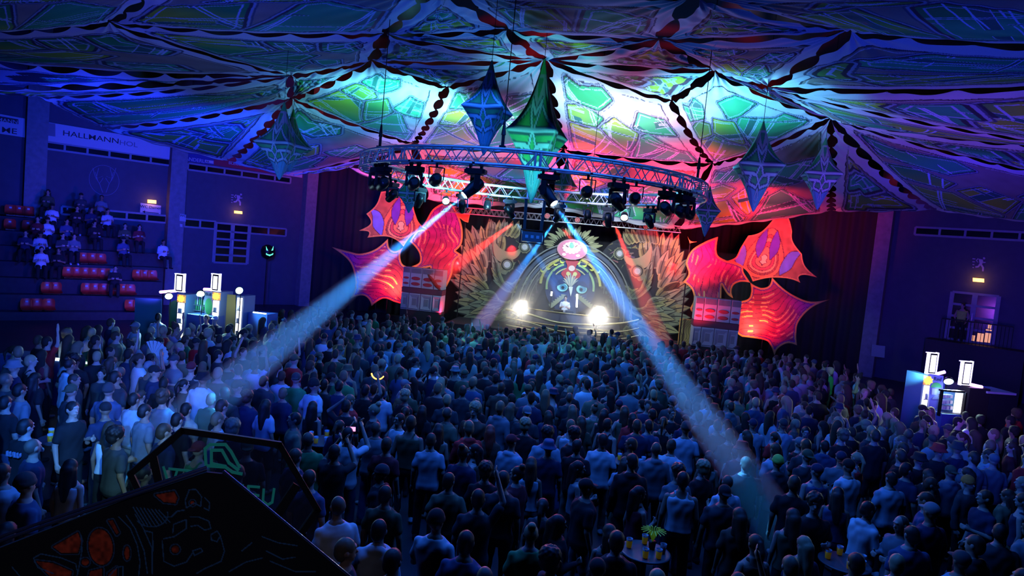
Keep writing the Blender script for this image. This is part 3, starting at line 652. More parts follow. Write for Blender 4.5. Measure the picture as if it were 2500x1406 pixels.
cutout('leaf_board', [(1000, 590, 1), (1014, 568), (1036, 545), (1060, 508), (1100, 496), (1126, 545), (1128, 590), (1112, 612, 1), (1127, 622, 1), (1108, 640), (1103, 670), (1090, 700, 1), (1062, 706), (1050, 652, 1), (1022, 656), (1005, 650, 1), (1024, 640), (1024, 620), (1014, 603)],
       leafcol((1096, 500), (1060, 690), 4), LFP, nL_, 'tall pink leaf cutout behind the left speaker stack', 'decorative cutout', .0, .04)
cutout('leaf_board', [(810, 603, 1), (852, 614), (880, 619), (915, 609), (947, 583, 1), (950, 604), (964, 613), (984, 604, 1), (977, 622), (982, 644), (1000, 652, 1), (1010, 700), (990, 745, 1), (960, 736, 1), (935, 729), (907, 747, 1), (900, 730), (884, 721), (856, 728, 1), (866, 705), (866, 675), (852, 637)],
       leafcol((812, 604), (975, 690), 2), LFP, nL_, 'large leaf cutout with a purple spike pointing left beside the left speakers', 'decorative cutout', .05, .04)
cutout('flower_board', [(930, 468, 1), (918, 500), (894, 522, 1), (905, 545), (876, 563, 1), (900, 566), (897, 580, 1), (940, 577), (966, 585), (985, 602, 1), (1000, 580), (1018, 567), (1050, 562, 1), (1024, 545), (1013, 520), (1004, 490), (978, 462, 1)],
       flowercol(np.array([[.95, -.12, 973.], [.12, .95, 598.]])), LFP, nL_, 'flame flower cutout hanging under the left end of the truss', 'decorative cutout', .1, .04)
cutout('leaf_board', [(1832, 690, 1), (1816, 665), (1812, 650), (1790, 640), (1768, 634), (1750, 618), (1753, 578, 1), (1722, 590), (1690, 610), (1675, 640), (1681, 668), (1668, 688, 1), (1688, 705), (1694, 730), (1685, 752, 1), (1700, 765), (1760, 760, 1), (1762, 695, 1), (1775, 717), (1790, 728, 1), (1786, 712), (1791, 696), (1808, 688)],
       leafcol((1752, 582), (1740, 750), 6), RFP, SN, 'tall pink leaf cutout behind the right speaker stack', 'decorative cutout', .0, .04)
cutout('leaf_board', [(2026, 731, 1), (1978, 736), (1940, 722), (1910, 702), (1885, 677, 1), (1878, 697), (1861, 703), (1845, 698), (1832, 690, 1), (1834, 712), (1826, 730), (1800, 736, 1), (1795, 800), (1812, 822, 1), (1866, 830), (1881, 843), (1891, 868, 1), (1900, 850), (1922, 838), (1946, 843, 1), (1944, 815), (1950, 785), (1980, 752)],
       leafcol((2020, 731), (1840, 790), 9), RFP, SN, 'large leaf cutout with a purple spike pointing right beside the right speakers', 'decorative cutout', .05, .04)
cutout('flower_board', [(1838, 687, 1), (1824, 662), (1800, 645), (1772, 638, 1), (1796, 628), (1808, 605), (1827, 575, 1), (1858, 566), (1884, 540), (1896, 520, 1), (1922, 528), (1934, 565, 1), (1936, 590), (1958, 620, 1), (1966, 650), (1995, 677, 1), (1964, 671), (1950, 676), (1954, 690, 1), (1925, 680), (1880, 678)],
       flowercol(np.array([[.98, -.3, 1850.], [.18, 1.0, 682.]])), RFP, SN, 'flame flower cutout above the right speaker stack', 'decorative cutout', .1, .04)
cutout('leaf_board', [(1679, 577, 1), (1686, 588), (1702, 590, 1), (1684, 594, 1)], lambda P, sd: np.full((len(P), 3), .5) * [1, .3, .1], RFP, SN, 'tiny pointed cutout tip left of the right pink leaf', 'decorative cutout', .0, .03)
cutout('leaf_board', [(1110, 520, 1), (1135, 522), (1153, 510, 1), (1147, 525), (1143, 543, 1), (1130, 538)], lambda P, sd: np.full((len(P), 3), .5) * [1, .3, .1], LFP, SN, 'small pointed cutout tip right of the left pink leaf', 'decorative cutout', .0, .03)
for o in [q for q in bpy.data.objects if q.name.startswith(('leaf_board', 'flower_board'))]:
    vs = [v.co for v in o.data.vertices]; cx = sum(v.x for v in vs) / len(vs); lo = min(v.z for v in vs); cy = sum(v.y for v in vs) / len(vs); hi = max(v.z for v in vs)
    m = MB(); m.tube((cx, cy + .14, 0), (cx, cy + .14, (lo + hi) / 2), .03, n=6); m.build('support_pole', BLACKM, o)
# ---------------------------------------------------------------- the big winged backdrop
BD = thing('winged_backdrop', sp(1397, 800), 'huge painted stage backdrop with two feathered wings around an arch', 'stage backdrop')
DKB = (.03, .035, .03)
def flat(m, pts, off, col, t=.02): m.prism([sp(x, y, off) for x, y in pts], SN, t, col)
def feather(m, x, y, ang, L, Wd, curl, off, seed):
    """blade-shaped plume: dark edge, pale blade, darker root and barbs"""
    ca, sa = math.cos(ang), math.sin(ang); r = random.Random(seed)
    def sh(s, l0=0., l1=1.):
        a = []; b = []
        for i in range(9):
            t = l0 + (l1 - l0) * i / 8; w = Wd * s * (math.sin(PI * min(1, t * .9 + .1) ** .8) ** .8) * .5; bx = L * t; by = curl * L * t * t
            a.append((bx, by - w)); b.append((bx, by + w))
        q = a + b[::-1]; return [(x + u * ca - v * sa, y + u * sa + v * ca) for u, v in q]
    g = r.uniform(.8, 1.15); hue = r.choice([(.36, .37, .14), (.32, .36, .2), (.4, .36, .15), (.25, .32, .2)])
    flat(m, sh(1.2, -.02, 1.03), off, DKB, .01); flat(m, sh(.88), off + .008, [c * g for c in hue], .006); flat(m, sh(.45, .05, .55), off + .014, [c * .5 for c in hue], .004)
    flat(m, sh(.1, .08, .9), off + .018, DKB, .003)
def wing(sx, parts):
    m = MB(); mir = (lambda x: x) if sx < 0 else (lambda x: 2794 - x)
    tilt = (lambda x, y: y) if sx < 0 else (lambda x, y: y + 16)
    out = [(1300, 575), (1240, 560), (1190, 556), (1158, 566), (1150, 600), (1136, 650), (1133, 700), (1142, 750), (1165, 790), (1210, 820), (1250, 815), (1275, 740), (1285, 680), (1330, 625)]
    flat(m, [(mir(x), tilt(x, y)) for x, y in catmull(out, 4)], 0, (.028, .03, .035), .05)
    k = 0
    rows = [(((1206, 585), (1160, 600), (1150, 660), (1150, 720), (1175, 775), (1225, 812)), 19, 72, 30, .02), (((1225, 600), (1180, 630), (1172, 690), (1185, 740), (1215, 780), (1250, 800)), 16, 64, 28, .05),
            (((1275, 690), (1240, 700), (1225, 690), (1215, 665), (1212, 645)), 12, 44, 20, .08), (((1270, 720), (1235, 745), (1205, 735), (1195, 715)), 12, 48, 21, .07), (((1270, 745), (1245, 780), (1215, 790), (1190, 775)), 12, 48, 21, .06),
            (((1195, 565), (1215, 562), (1240, 562), (1265, 568)), 9, 40, 18, .05)]
    for pts, n, L, w, off in rows:
        c = catmull(pts, 10, False)
        for i in range(n):
            j = i / (n - 1) * (len(c) - 1); a = int(j); x, y = c[a]
            cx, cy = 1262, 700; base = math.atan2(y - cy, x - cx); ang = base + .75   # raked upwards and out
            x += -math.cos(ang) * L * .4; y += -math.sin(ang) * L * .4
            aa, cu = (ang, -.22) if sx < 0 else (PI - ang, .22)
            feather(m, mir(x), tilt(x, y), aa, L * (1 + .12 * math.sin(i * 2.1)), w, cu, off + i * .002, k); k += 1
    # broad horned plate
    for q, col, off in (([(1205, 575, 1), (1206, 620), (1225, 640), (1262, 628), (1275, 600, 1), (1255, 614), (1232, 612), (1214, 598)], (.4, .38, .2), .12), ([(1212, 640, 1), (1222, 665), (1235, 670, 1), (1260, 640, 1), (1235, 642)], (.28, .28, .16), .11)):
        flat(m, [(mir(x), tilt(x, y)) for x, y in catmull(q, 5)], off, col); 
    o = m.build('wing', PRINT, BD, loc=BD.location)
    # rosettes
    for x, y, r in ((1281, 603, 15), (1238, 646, 17), (1195, 640, 0)):
        if not r: continue
        e = MB()
        for rr, col, off in ((r, (.25, .24, .12), .13), (r * .82, DKB, .14), (r * .66, (.3, .3, .2), .15), (r * .45, (.75, .72, .68), .16)):
            flat(e, [(mir(x) + rr * math.cos(a * PI / 12), tilt(x, y) + rr * math.sin(a * PI / 12)) for a in range(24)], off, col)
        for i in range(10):
            a = i * PI / 5; flat(e, [(mir(x) + r * .9 * math.cos(a + d_) * (1 if d_ else 1.25), tilt(x, y) + r * .9 * math.sin(a + d_) * (1 if d_ else 1.25)) for d_ in (-.16, 0, .16)], .135, (.35, .33, .16))
        e.build('rosette', PRINT, BD)
wing(-1, None); wing(1, None)
def ell(cx, cy, rx, ry, a0, a1, n=40, rot=0): 
    c, s = math.cos(rot), math.sin(rot); return [(cx + rx * math.cos(a) * c - ry * math.sin(a) * s, cy + rx * math.cos(a) * s + ry * math.sin(a) * c) for a in [a0 + (a1 - a0) * i / n for i in range(n + 1)]]
def arcband(m, cx, cy, rx, ry, w, a0, a1, off, col, rot=.095, n=40): 
    o_ = ell(cx, cy, rx, ry, a0, a1, n, rot); i_ = ell(cx, cy, rx - w, ry - w, a0, a1, n, rot)
    for k in range(n): flat(m, [o_[k], o_[k + 1], i_[k + 1], i_[k]], off, col, .02)
m = MB(); CX, CY = 1393, 765
flat(m, ell(CX, CY, 150, 172, PI, 2 * PI, 40, .095), .0, (.03, .032, .045), .04)
for rx, ry, w, col in ((150, 172, 3, (.3, .3, .24)), (143, 165, 9, (.1, .12, .16)), (132, 154, 3, (.45, .45, .4)), (127, 149, 7, (.14, .16, .2)), (118, 140, 3, (.4, .4, .32)), (113, 135, 4, (.1, .1, .12)), (107, 129, 2, (.3, .3, .24))):
    arcband(m, CX, CY, rx, ry, w, PI * .98, PI * 2.02, .1 + .002 * rx / 10, col)
m.build('arch', PRINT, BD)
m = MB(); r = random.Random(3)
for i in range(90):   # carved rubble and tendrils between arch and owl frame
    a = r.uniform(PI * 1.02, PI * 1.98); k = r.uniform(.68, .8); x = CX + 140 * k * math.cos(a) + r.uniform(-6, 6); y = CY + 160 * k * math.sin(a) + r.uniform(-6, 6); w = r.uniform(2, 6); b = r.uniform(0, 6)
    flat(m, [(x + w * math.cos(b + t) * r.uniform(.6, 1), y + w * math.sin(b + t) * r.uniform(.6, 1)) for t in (0, 1.2, 2.4, 3.6, 4.9)], .06 + i * .0004, [c * r.uniform(.5, 1.2) for c in (.14, .14, .13)])
for i in range(60):
    sx = r.choice((-1, 1)); x = CX + sx * r.uniform(90, 165); y = r.uniform(590, 680); L = r.uniform(8, 22); b = r.uniform(2.6, 4.4) if sx < 0 else r.uniform(-1.2, .5)
    flat(m, [(x, y), (x + L * math.cos(b), y + L * math.sin(b)), (x + L * math.cos(b + .12), y + L * math.sin(b + .12) + 1.5)], .055 + i * .0004, [c * r.uniform(.5, 1.3) for c in (.3, .28, .16)])
for i in range(26):   # leaf scrolls fanning around the emblem
    a = PI + i / 25 * PI + .1; x = 1395 + 44 * math.cos(a); y = 608 + 32 * math.sin(a); L = 18 + 8 * (i % 3)
    q = [(x, y), (x + L * .5 * math.cos(a + .3), y + L * .5 * math.sin(a + .3)), (x + L * math.cos(a), y + L * math.sin(a) * .8), (x + L * .5 * math.cos(a - .2), y + L * .5 * math.sin(a - .2))]; flat(m, catmull(q, 4), .115 + i * .0006, [c * (.7 + .3 * (i % 2)) for c in (.36, .34, .16)])
m.build('carved_ornament', PRINT, BD)
# owl in its gilded frame
m = MB(); OX, OY = 1392, 700
flat(m, ell(OX, OY, 62, 66, 0, 2 * PI, 40), .12, (.03, .05, .12))
for rx, w, col, a0, a1 in ((76, 6, (.62, .55, .12), 1.02, 1.36), (76, 6, (.62, .55, .12), 1.6, 1.98), (60, 5, (.35, .5, .2), .95, 1.4), (60, 5, (.35, .5, .2), 1.6, 2.05), (48, 3, (.5, .48, .2), 1.12, 1.42), (48, 3, (.5, .48, .2), 1.58, 1.88), (84, 2, (.2, .22, .2), .95, 2.05)):
    arcband(m, OX, OY, rx, rx * .98, w, PI * a0, PI * a1, .15, col, .05, 24)
for sx in (-1, 1):
    for i, (x, y, L) in enumerate(((18, 62, 12), (34, 56, 11), (52, 46, 10), (8, 70, 12), (66, 40, 9))):
        x = OX + sx * x; y = OY - y + (3 if sx > 0 else 0); flat(m, catmull([(x - 5 * sx, y, 1), (x, y + 5), (x + 6 * sx, y + 3), (x + 7 * sx, y - L * .6, 1), (x + 3 * sx, y)], 4), .18 + i * .001, (.7, .7, .12))
m.build('gilded_frame', PRINT, BD)
m = MB()
flat(m, catmull([(1350, 660, 1), (1362, 672), (1392, 668), (1425, 672), (1437, 662, 1), (1438, 700), (1425, 735), (1392, 750), (1358, 733), (1346, 700)], 6), .16, (.05, .08, .2))
for sx, ex, ey in ((-1, 1373, 701), (1, 1420, 706)):
    flat(m, ell(ex, ey, 17, 14, 0, 2 * PI, 20), .17, (.03, .04, .08)); flat(m, ell(ex, ey, 13, 10.5, 0, 2 * PI, 20), .18, (.35, .75, .6)); flat(m, ell(ex + 2, ey, 9, 7.5, 0, 2 * PI, 20), .19, (.1, .3, .4)); flat(m, ell(ex - sx, ey + 1, 4, 4, 0, 2 * PI, 14), .2, (.02, .03, .05))
    flat(m, catmull([(ex - 18, ey - 6 - sx * 5, 1), (ex, ey - 8), (ex + 18, ey - 6 + sx * 5, 1), (ex + 6, ey - 18), (ex - 8, ey - 18)], 4), .21, (.04, .06, .14))
for i in range(9):
    a = -PI / 2 + (i - 4) * .27; L = 30 - abs(i - 4) * 2; q = [(1393, 702), (1393 + L * .6 * math.cos(a - .12), 695 + L * .6 * math.sin(a - .12)), (1393 + L * math.cos(a), 695 + L * math.sin(a)), (1393 + L * .6 * math.cos(a + .12), 695 + L * .6 * math.sin(a + .12))]
    flat(m, catmull(q, 4), .22 + .002 * (4 - abs(i - 4)), ((.3, .33, .3), (.55, .5, .35))[i % 2])
flat(m, [(1388, 700), (1399, 700), (1396, 715), (1393, 724)], .25, (.75, .75, .6))
for i in range(14):
    sx = 1 if i % 2 else -1; y = 722 + (i // 2) * 4; x = 1393 + sx * (10 + 5 * (i // 2)); flat(m, catmull([(x, y), (x + 8 * sx, y + 6), (x + 14 * sx, y - 4, 1), (x + 5 * sx, y - 3)], 3), .2 + i * .001, (.35, .36, .22))
m.build('owl_face', PRINT, BD)
# heart-shaped ruby hanger and round emblem
m = MB(); flat(m, catmull([(1382, 635), (1412, 637), (1405, 655), (1418, 672), (1394, 690, 1), (1370, 668), (1385, 652)], 5), .2, (.5, .06, .07)); flat(m, ell(1396, 655, 8, 7, 0, 2 * PI, 14), .23, (.7, .5, .4)); flat(m, ell(1387, 668, 5, 5, 0, 2 * PI, 12), .23, (.6, .55, .2)); flat(m, ell(1404, 669, 5, 5, 0, 2 * PI, 12), .23, (.6, .55, .2)); m.build('ruby_pendant', PRINT, BD)
em = thing('round_emblem', sp(1397, 609, .4), 'glowing pink oval emblem disc above the owl face', 'emblem')
def eflat(m, pts, off, col, t=.03): m.prism([sp(x, y, .4 + off) for x, y in pts], SN, t, col)
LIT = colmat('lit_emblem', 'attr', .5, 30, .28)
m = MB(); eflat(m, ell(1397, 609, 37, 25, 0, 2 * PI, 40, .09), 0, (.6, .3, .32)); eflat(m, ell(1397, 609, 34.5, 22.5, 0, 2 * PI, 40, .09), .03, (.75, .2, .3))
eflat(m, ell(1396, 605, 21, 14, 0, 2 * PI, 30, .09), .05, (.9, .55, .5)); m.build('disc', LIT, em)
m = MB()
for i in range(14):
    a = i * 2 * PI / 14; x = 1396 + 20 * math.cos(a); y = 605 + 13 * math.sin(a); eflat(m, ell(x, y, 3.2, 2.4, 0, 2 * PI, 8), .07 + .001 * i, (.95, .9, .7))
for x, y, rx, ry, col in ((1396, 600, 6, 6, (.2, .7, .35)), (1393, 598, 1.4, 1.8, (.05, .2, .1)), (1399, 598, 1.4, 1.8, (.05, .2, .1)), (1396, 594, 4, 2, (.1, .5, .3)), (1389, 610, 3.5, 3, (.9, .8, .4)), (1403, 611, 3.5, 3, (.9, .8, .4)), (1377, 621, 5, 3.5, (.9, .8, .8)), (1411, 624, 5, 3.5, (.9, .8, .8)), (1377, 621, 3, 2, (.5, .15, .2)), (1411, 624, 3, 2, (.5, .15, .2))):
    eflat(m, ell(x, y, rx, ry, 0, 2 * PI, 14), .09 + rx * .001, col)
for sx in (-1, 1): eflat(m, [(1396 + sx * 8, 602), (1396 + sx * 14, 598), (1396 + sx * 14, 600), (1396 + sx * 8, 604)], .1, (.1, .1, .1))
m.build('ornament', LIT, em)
# booth, deck and curved front
STG = thing('stage_deck', sp(1397, 800, 2) - Vector((0, 0, 0)), 'dark stage deck in front of the winged backdrop', 'stage'); STG.location.z = 0
a0 = sp(1120, 800, 0); a1 = sp(1690, 830, 0); L = (a1 - a0).length; c = (a0 + a1) / 2 + SN * 1.6; RS = Matrix.Rotation(-AS, 3, 'Z')
m = MB(); m.box((c.x, c.y, .38), (L, 3.0, .74), RS); m.build('deck', DARKP, STG)
GOLD = mat('gold_trim', (.45, .38, .16), .4, .3, var=.4)
bt = sp(1392, 757, 1.6); booth = thing('dj_booth', (bt.x, bt.y, .75), 'dark curved DJ booth with gold trims in front of the owl', 'booth')
BTOP = bt.z - .12
m = MB()
for i in range(24):
    a = -1.0 + 2.0 * i / 23; a2 = -1.0 + 2.0 * (i + 1) / 23
    if i == 23: break
    cc = Vector((bt.x, bt.y, 0)) - SN * 1.2; P = lambda t, r, z: cc + SN * (r * math.cos(t)) * 1 + SD * (r * 1.55 * math.sin(t)) + Vector((0, 0, z))
    m.add([P(a, 2.0, .76), P(a2, 2.0, .76), P(a2, 1.8, BTOP), P(a, 1.8, BTOP), P(a, 1.2, .76), P(a2, 1.2, .76), P(a2, 1.2, BTOP), P(a, 1.2, BTOP)], [(0, 1, 2, 3), (3, 2, 6, 7), (7, 6, 5, 4), (4, 5, 1, 0)])
m.build('front_shell', mat('booth_black', (.03, .035, .06), .5), booth)
for z, r in ((.85, 2.03), (1.1, 1.99), (BTOP, 1.84)):
    m = MB()
    for i in range(23):
        a = -1.0 + 2.0 * i / 23; a2 = -1.0 + 2.0 * (i + 1) / 23; m.tube(P(a, r, z), P(a2, r, z), .03, n=6)
    m.build('gold_trim', GOLD, booth)
m = MB(); cc2 = Vector((bt.x, bt.y, BTOP + .05)) + SN * .25; m.box(cc2 - SD * .55, (.45, .4, .09), RS); m.box(cc2, (.4, .42, .11), RS); m.box(cc2 + SD * .55, (.45, .4, .09), RS)
tag(m.build('dj_mixer', BLACKM), 'black players and mixer on top of the DJ booth', 'audio mixer')
for px, y0, y1, lab in ((1408, 718, 750, 'taller white LED tube right of the DJ'), (1346, 712, 722, 'short white LED tube left of the DJ')):
    m = MB(); b_ = sp(px, y1, 1.6); m.tube(b_, sp(px + 1, y0, 1.6), .045, n=10); lt = tag(m.build('led_tube', mat('white_led', (1, 1, 1), .3, emis=(.85, .85, 1), es=9)), lab, 'light tube'); m = MB(); m.tube((b_.x, b_.y, .75), b_, .02, n=6); m.build('stand', BLACKM, lt)
# curved gilded stage front arcs at both sides
m = MB()
for k, (yy, wd) in enumerate(((745, 5), (765, 3), (783, 3))):
    c_ = catmull([(1235, yy + 10), (1290, yy + 22), (1350, yy + 40), (1395, yy + 46), (1450, yy + 48), (1520, yy + 44), (1560, yy + 36)], 8, False)
    for i in range(len(c_) - 1): m.tube(sp(*c_[i], 2.6 + .1 * k), sp(*c_[i + 1], 2.6 + .1 * k), wd * .012, n=6)
tag(m.build('stage_front_trim', GOLD), 'curved gold trim lines across the low stage front', 'stage trim')
# blinders
HPF = hazemat('haze_puff', .07, (1, 1, 1), .3)  # denser haze balls added round the blinders to give them a halo
for px, py, e, lab in ((1277, 742, 60, 'blinding white floodlight at the left of the stage front'), (1463, 757, 110, 'brighter white floodlight at the right of the stage front')):
    p = sp(px, py, 2.4); b = thing('floodlight', p, lab, 'stage light'); m = MB(); m.box(p + Vector((0, .1, 0)), (.5, .18, .4), RS); m.tube(p + Vector((0, .1, -.2)), (p.x, p.y + .1, .74), .04, n=8); m.build('housing', BLACKM, b)
    m = MB(); m.lathe([(0, .02), (.09, .03), (.12, 0)], 20, Matrix.Translation(p - Vector((0, .0, 0))) @ (-SN).to_track_quat('-Z', 'Y').to_matrix().to_4x4()); m.build('lens', mat('blinder_lens', (1, 1, 1), .3, emis=(1, .93, .78), es=60), b)
    spot('blinder_lamp', p + SN * .1, p + SN * 8 - Vector((0, 0, 1.9)), (1, .95, .85), e * 16, 54, .8, .12); point('blinder_glow', p + SN * .35, (1, .9, .75), e * .9, .1)
    m = MB(); m.lathe([(1.9 * math.sin(PI * (i + .1) / 10.2), -1.9 * math.cos(PI * (i + .1) / 10.2)) for i in range(11)], 20, Matrix.Translation(p + SN * .2)); tag(m.build('haze_puff', HPF), 'bright haze around the %s' % lab, 'haze', kind='stuff')
# ---------------------------------------------------------------- speaker stacks
CAB = mat('cabinet_white', (.42, .43, .5), .6, bump=.05); GRL = mat('speaker_grille', (.2, .21, .25), .6, bump=.6, bscale=120); OVAL = mat('red_oval_port', (.45, .03, .04), .6); HORN = mat('horn_grey', (.3, .32, .4), .5); BND = mat('stack_band', (.12, .03, .05), .7)
def stack(p00, p10, depth_px, base, wordl, side, bot):
    A = onplane(*p00, base, SN); B = onplane(*p10, base, SN); B.z = A.z = (A.z + B.z) / 2; d = (B - A); Wd = d.length; d.normalize(); H = A.z; z2 = bot
    hs = A.z - z2; R = Matrix.Rotation(math.atan2(d.y, d.x), 3, 'Z'); fr = [0, .19, .48, .78, 1.0]; n = Vector((d.y, -d.x, 0)); n = n if n.dot(CAM - A) > 0 else -n
    cols = ['outer left', 'inner left', 'inner right', 'outer right']
    for c in range(4):
        for r_, (t0, t1) in enumerate(((0, .47), (.6, 1.0))):
            xa, xb = fr[c] * Wd, fr[c + 1] * Wd; za, zb = A.z - hs * t0, A.z - hs * t1; w = xb - xa - .03; ctr = A + d * ((xa + xb) / 2); ctr.z = (za + zb) / 2
            root = thing('speaker_cabinet', (ctr.x, ctr.y, zb), '%s %s cabinet in the %s' % (cols[c], ('upper', 'lower')[r_], wordl), 'speaker', wordl)
            m = MB(); m.box(ctr - n * .4, (w, .8, za - zb - .02), R); m.build('body', CAB, root)
            if r_ == 0:
                m = MB(); m.box(ctr + Vector((0, 0, (za - zb) * .34)) + n * .01, (w * .9, .03, (za - zb) * .24), R)
                for k in range(10): m.box(ctr + d * ((k - 4.5) / 10 * w * .88) + Vector((0, 0, (za - zb) * .34)) + n * .03, (.012, .02, (za - zb) * .24), R)
                m.build('grille', GRL, root)
                for k in (0, 1):
                    M = Matrix.Translation(ctr + Vector((0, 0, -(za - zb) * (.04 + .27 * k))) + n * .012) @ R.to_4x4() @ Matrix.Rotation(PI / 2, 4, 'X') @ Matrix.Diagonal((1, .38, 1, 1))
                    m = MB(); m.lathe([(0, -.0), (w * .36, .0), (w * .4, .015), (w * .36, .03), (w * .2, .012), (0, .01)], 22, M); m.build('port', OVAL, root)
            else:
                hh = (za - zb); m = MB(); f = ctr + n * .005
                def q(u, v, o_): return f + d * (u * w) + Vector((0, 0, v * hh)) + n * o_
                V = [q(-.46, -.44, .0), q(.46, -.44, .0), q(.46, .44, .0), q(-.46, .44, .0), q(-.42, -.4, .05), q(.42, -.4, .05), q(.42, .4, .05), q(-.42, .4, .05), q(-.2, -.22, -.01), q(.2, -.22, -.01), q(.2, .22, -.01), q(-.2, .22, -.01)]
                m.add(V, [(0, 1, 5, 4), (1, 2, 6, 5), (2, 3, 7, 6), (3, 0, 4, 7), (4, 5, 9, 8), (5, 6, 10, 9), (6, 7, 11, 10), (7, 4, 8, 11)]); m.build('horn', HORN, root)
                m = MB(); m.box(f + n * .01, (w * .38, .02, hh * .4), R)
                m.build('throat', GRL, root)
        # dark plinth band between the rows
    for nm, (t0, t1) in (('stack_board', (.475, .595)),):
        m = MB(); ctr = A + d * Wd / 2; ctr.z = A.z - hs * (t0 + t1) / 2; m.box(ctr - n * .4, (Wd, .78, hs * (t1 - t0)), R); tag(m.build(nm, BND), 'dark red board between the speaker rows of the %s' % wordl, 'board')
    m = MB(); ctr = A + d * Wd / 2; ctr.z = z2 / 2; m.box(ctr - n * .42, (Wd, .76, z2 - .02), R); tag(m.build('stack_plinth', DARKP), 'black plinth under the %s' % wordl, 'plinth')
stack((985, 650), (1084, 660), 0, atd(1035, 700, 32.6), 'left speaker stack', 'L', 1.05)
stack((1700, 724), (1812, 735), 0, atd(1755, 780, 29.8), 'right speaker stack', 'R', .95)
# stage roof truss with red LED discs
m = MB(); TA = sp(1080, 515, 1.2); TB = sp(1660, 570, 1.2); TB.z = TA.z = (TA.z + TB.z) / 2; d = (TB - TA).normalized()
for o1 in (0, .3):
    for o2 in (0, .3): m.tube(TA + Vector((0, 0, o1)) + SN * o2, TB + Vector((0, 0, o1)) + SN * o2, .025, n=6)
n_ = 44
for i in range(n_):
    q0 = TA.lerp(TB, i / n_); q1 = TA.lerp(TB, (i + .5) / n_); q2 = TA.lerp(TB, (i + 1) / n_)
    for s in (0, .3): m.tube(q0 + SN * s, q1 + SN * s + Vector((0, 0, .3)), .01, n=4, cap=False); m.tube(q1 + SN * s + Vector((0, 0, .3)), q2 + SN * s, .01, n=4, cap=False)
tag(m.build('stage_truss', ALU), 'straight truss over the stage behind the circular truss', 'lighting truss')
for px, py, lab in ((1127, 512, 'red LED disc farthest left over the stage'), (1336, 527, 'red LED disc left of the hanging rack'), (1357, 533, 'red LED disc just right of the hanging rack'), (1410, 537, 'brightest red LED disc over the stage emblem'), (1478, 545, 'red LED disc right of the emblem, on the stage truss'), (1577, 553, 'red LED disc at the right end of the stage truss')):
    p = sp(px, py, 1.5); b = thing('led_par', p, lab, 'stage light', 'red LED discs over the stage'); m = MB(); M = Matrix.Translation(p) @ (CAM - p).normalized().to_track_quat('Z', 'Y').to_matrix().to_4x4()
    m.lathe([(.12, -.2), (.15, -.1), (.16, .05), (.14, .05)], 18, M); m.tube(p, (p.x, p.y, TA.z), .02, n=6); m.build('housing', BLACKM, b)
    m = MB()
    for i in range(19):
        r = 0 if i == 0 else (.055 if i < 7 else .108); a = i * PI / 3 if i < 7 else i * PI / 6; m.lathe([(.024, .04), (.0, .055)], 8, M @ Matrix.Translation((r * math.cos(a), r * math.sin(a), 0)))
    m.build('led_array', LENSRED, b)
RB = (1, .03, .02)
for (a, b, r1, w, lab) in (((1250, 546, 1.5), (1060, 690, 3.5), .5, 16000, 'red beam slanting over the left wing to the left speakers'), ((1410, 540, 1.5), (1262, 770, 2.5), .5, 7200, 'red beam falling from the stage truss over the owl frame, leftwards'), ((1372, 556, 1.5), (1440, 640, 1.2), .3, 2400, 'short red beam beside the emblem'),
                       ((1500, 546, 1.5), (1620, 850, 4.2), .55, 20000, 'red beam falling over the right wing'), ((1580, 556, 1.5), (1640, 700, 3), .4, 2800, 'faint red beam farthest right over the stage')):
    beam(sp(a[0], a[1], a[2]), sp(*b), .1, r1, RB, w, lab)
# haze hanging in front of the stage
hz = MB(); q = sp(1397, 700, 2.2); hz.box((q.x, q.y, 2.7), (15, 4.4, 5.2), RS); o = hz.build('stage_haze', hazemat('stage_haze', .02, (1, 1, 1), .6)); tag(o, 'thin haze hanging in front of the winged backdrop', 'haze', kind='stuff')
# lamps that light the set
spot('leaf_flood', atd(930, 770, 32.5) , atd(960, 680, 34.3), RED, 260, 90, .9, .1); spot('leaf_flood', atd(1080, 770, 32.5), atd(1075, 610, 34.3), (1, .02, .08), 220, 100, .9, .1)
spot('leaf_flood', atd(955, 715, 33.6), atd(975, 680, 34.3), (1, .5, .16), 110, 150, .9, .1); spot('flower_key', atd(900, 640, 27), atd(950, 560, 34.2), (.6, .4, .85), 1100, 34, .9, .2)
spot('leaf_flood', atd(1870, 850, 29), atd(1860, 760, 30.6), RED, 260, 100, .9, .1); spot('leaf_flood', atd(1700, 800, 29), atd(1725, 660, 30.6), (1, .02, .06), 260, 110, .9, .1)
spot('leaf_flood', atd(1845, 815, 30.0), atd(1832, 780, 30.6), (1, .5, .16), 110, 150, .9, .1); spot('flower_key', atd(1900, 700, 24), atd(1890, 620, 30.5), (.7, .4, .7), 800, 34, .9, .2)
spot('backdrop_wash', sp(1397, 560, 6) + Vector((0, 0, 1)), sp(1280, 700), (.5, .75, 1), 1900, 80, .6, .3); spot('backdrop_wash', sp(1500, 560, 6) + Vector((0, 0, 1)), sp(1540, 700), (.6, .75, .95), 1900, 80, .6, .3)
spot('stack_key', atd(1100, 600, 22), atd(1035, 700, 32.6), (.4, .55, 1), 900, 16, .6, .2); spot('stack_key', atd(1650, 640, 20), atd(1752, 785, 29.8), (.4, .5, 1), 800, 17, .6, .2)  # stack keys are added lights that lift the dim speaker cabinets
spot('owl_wash', sp(1397, 600, 3), sp(1397, 700), (.3, .5, 1), 160, 60, .8, .2)
spot('curtain_red', sp(1690, 640, 4), atd(1690, 560, 36), (1, .02, .05), 1800, 90, .9, .3); spot('curtain_red', sp(1120, 640, 4), atd(1115, 540, 36), (1, .03, .12), 900, 90, .9, .3)
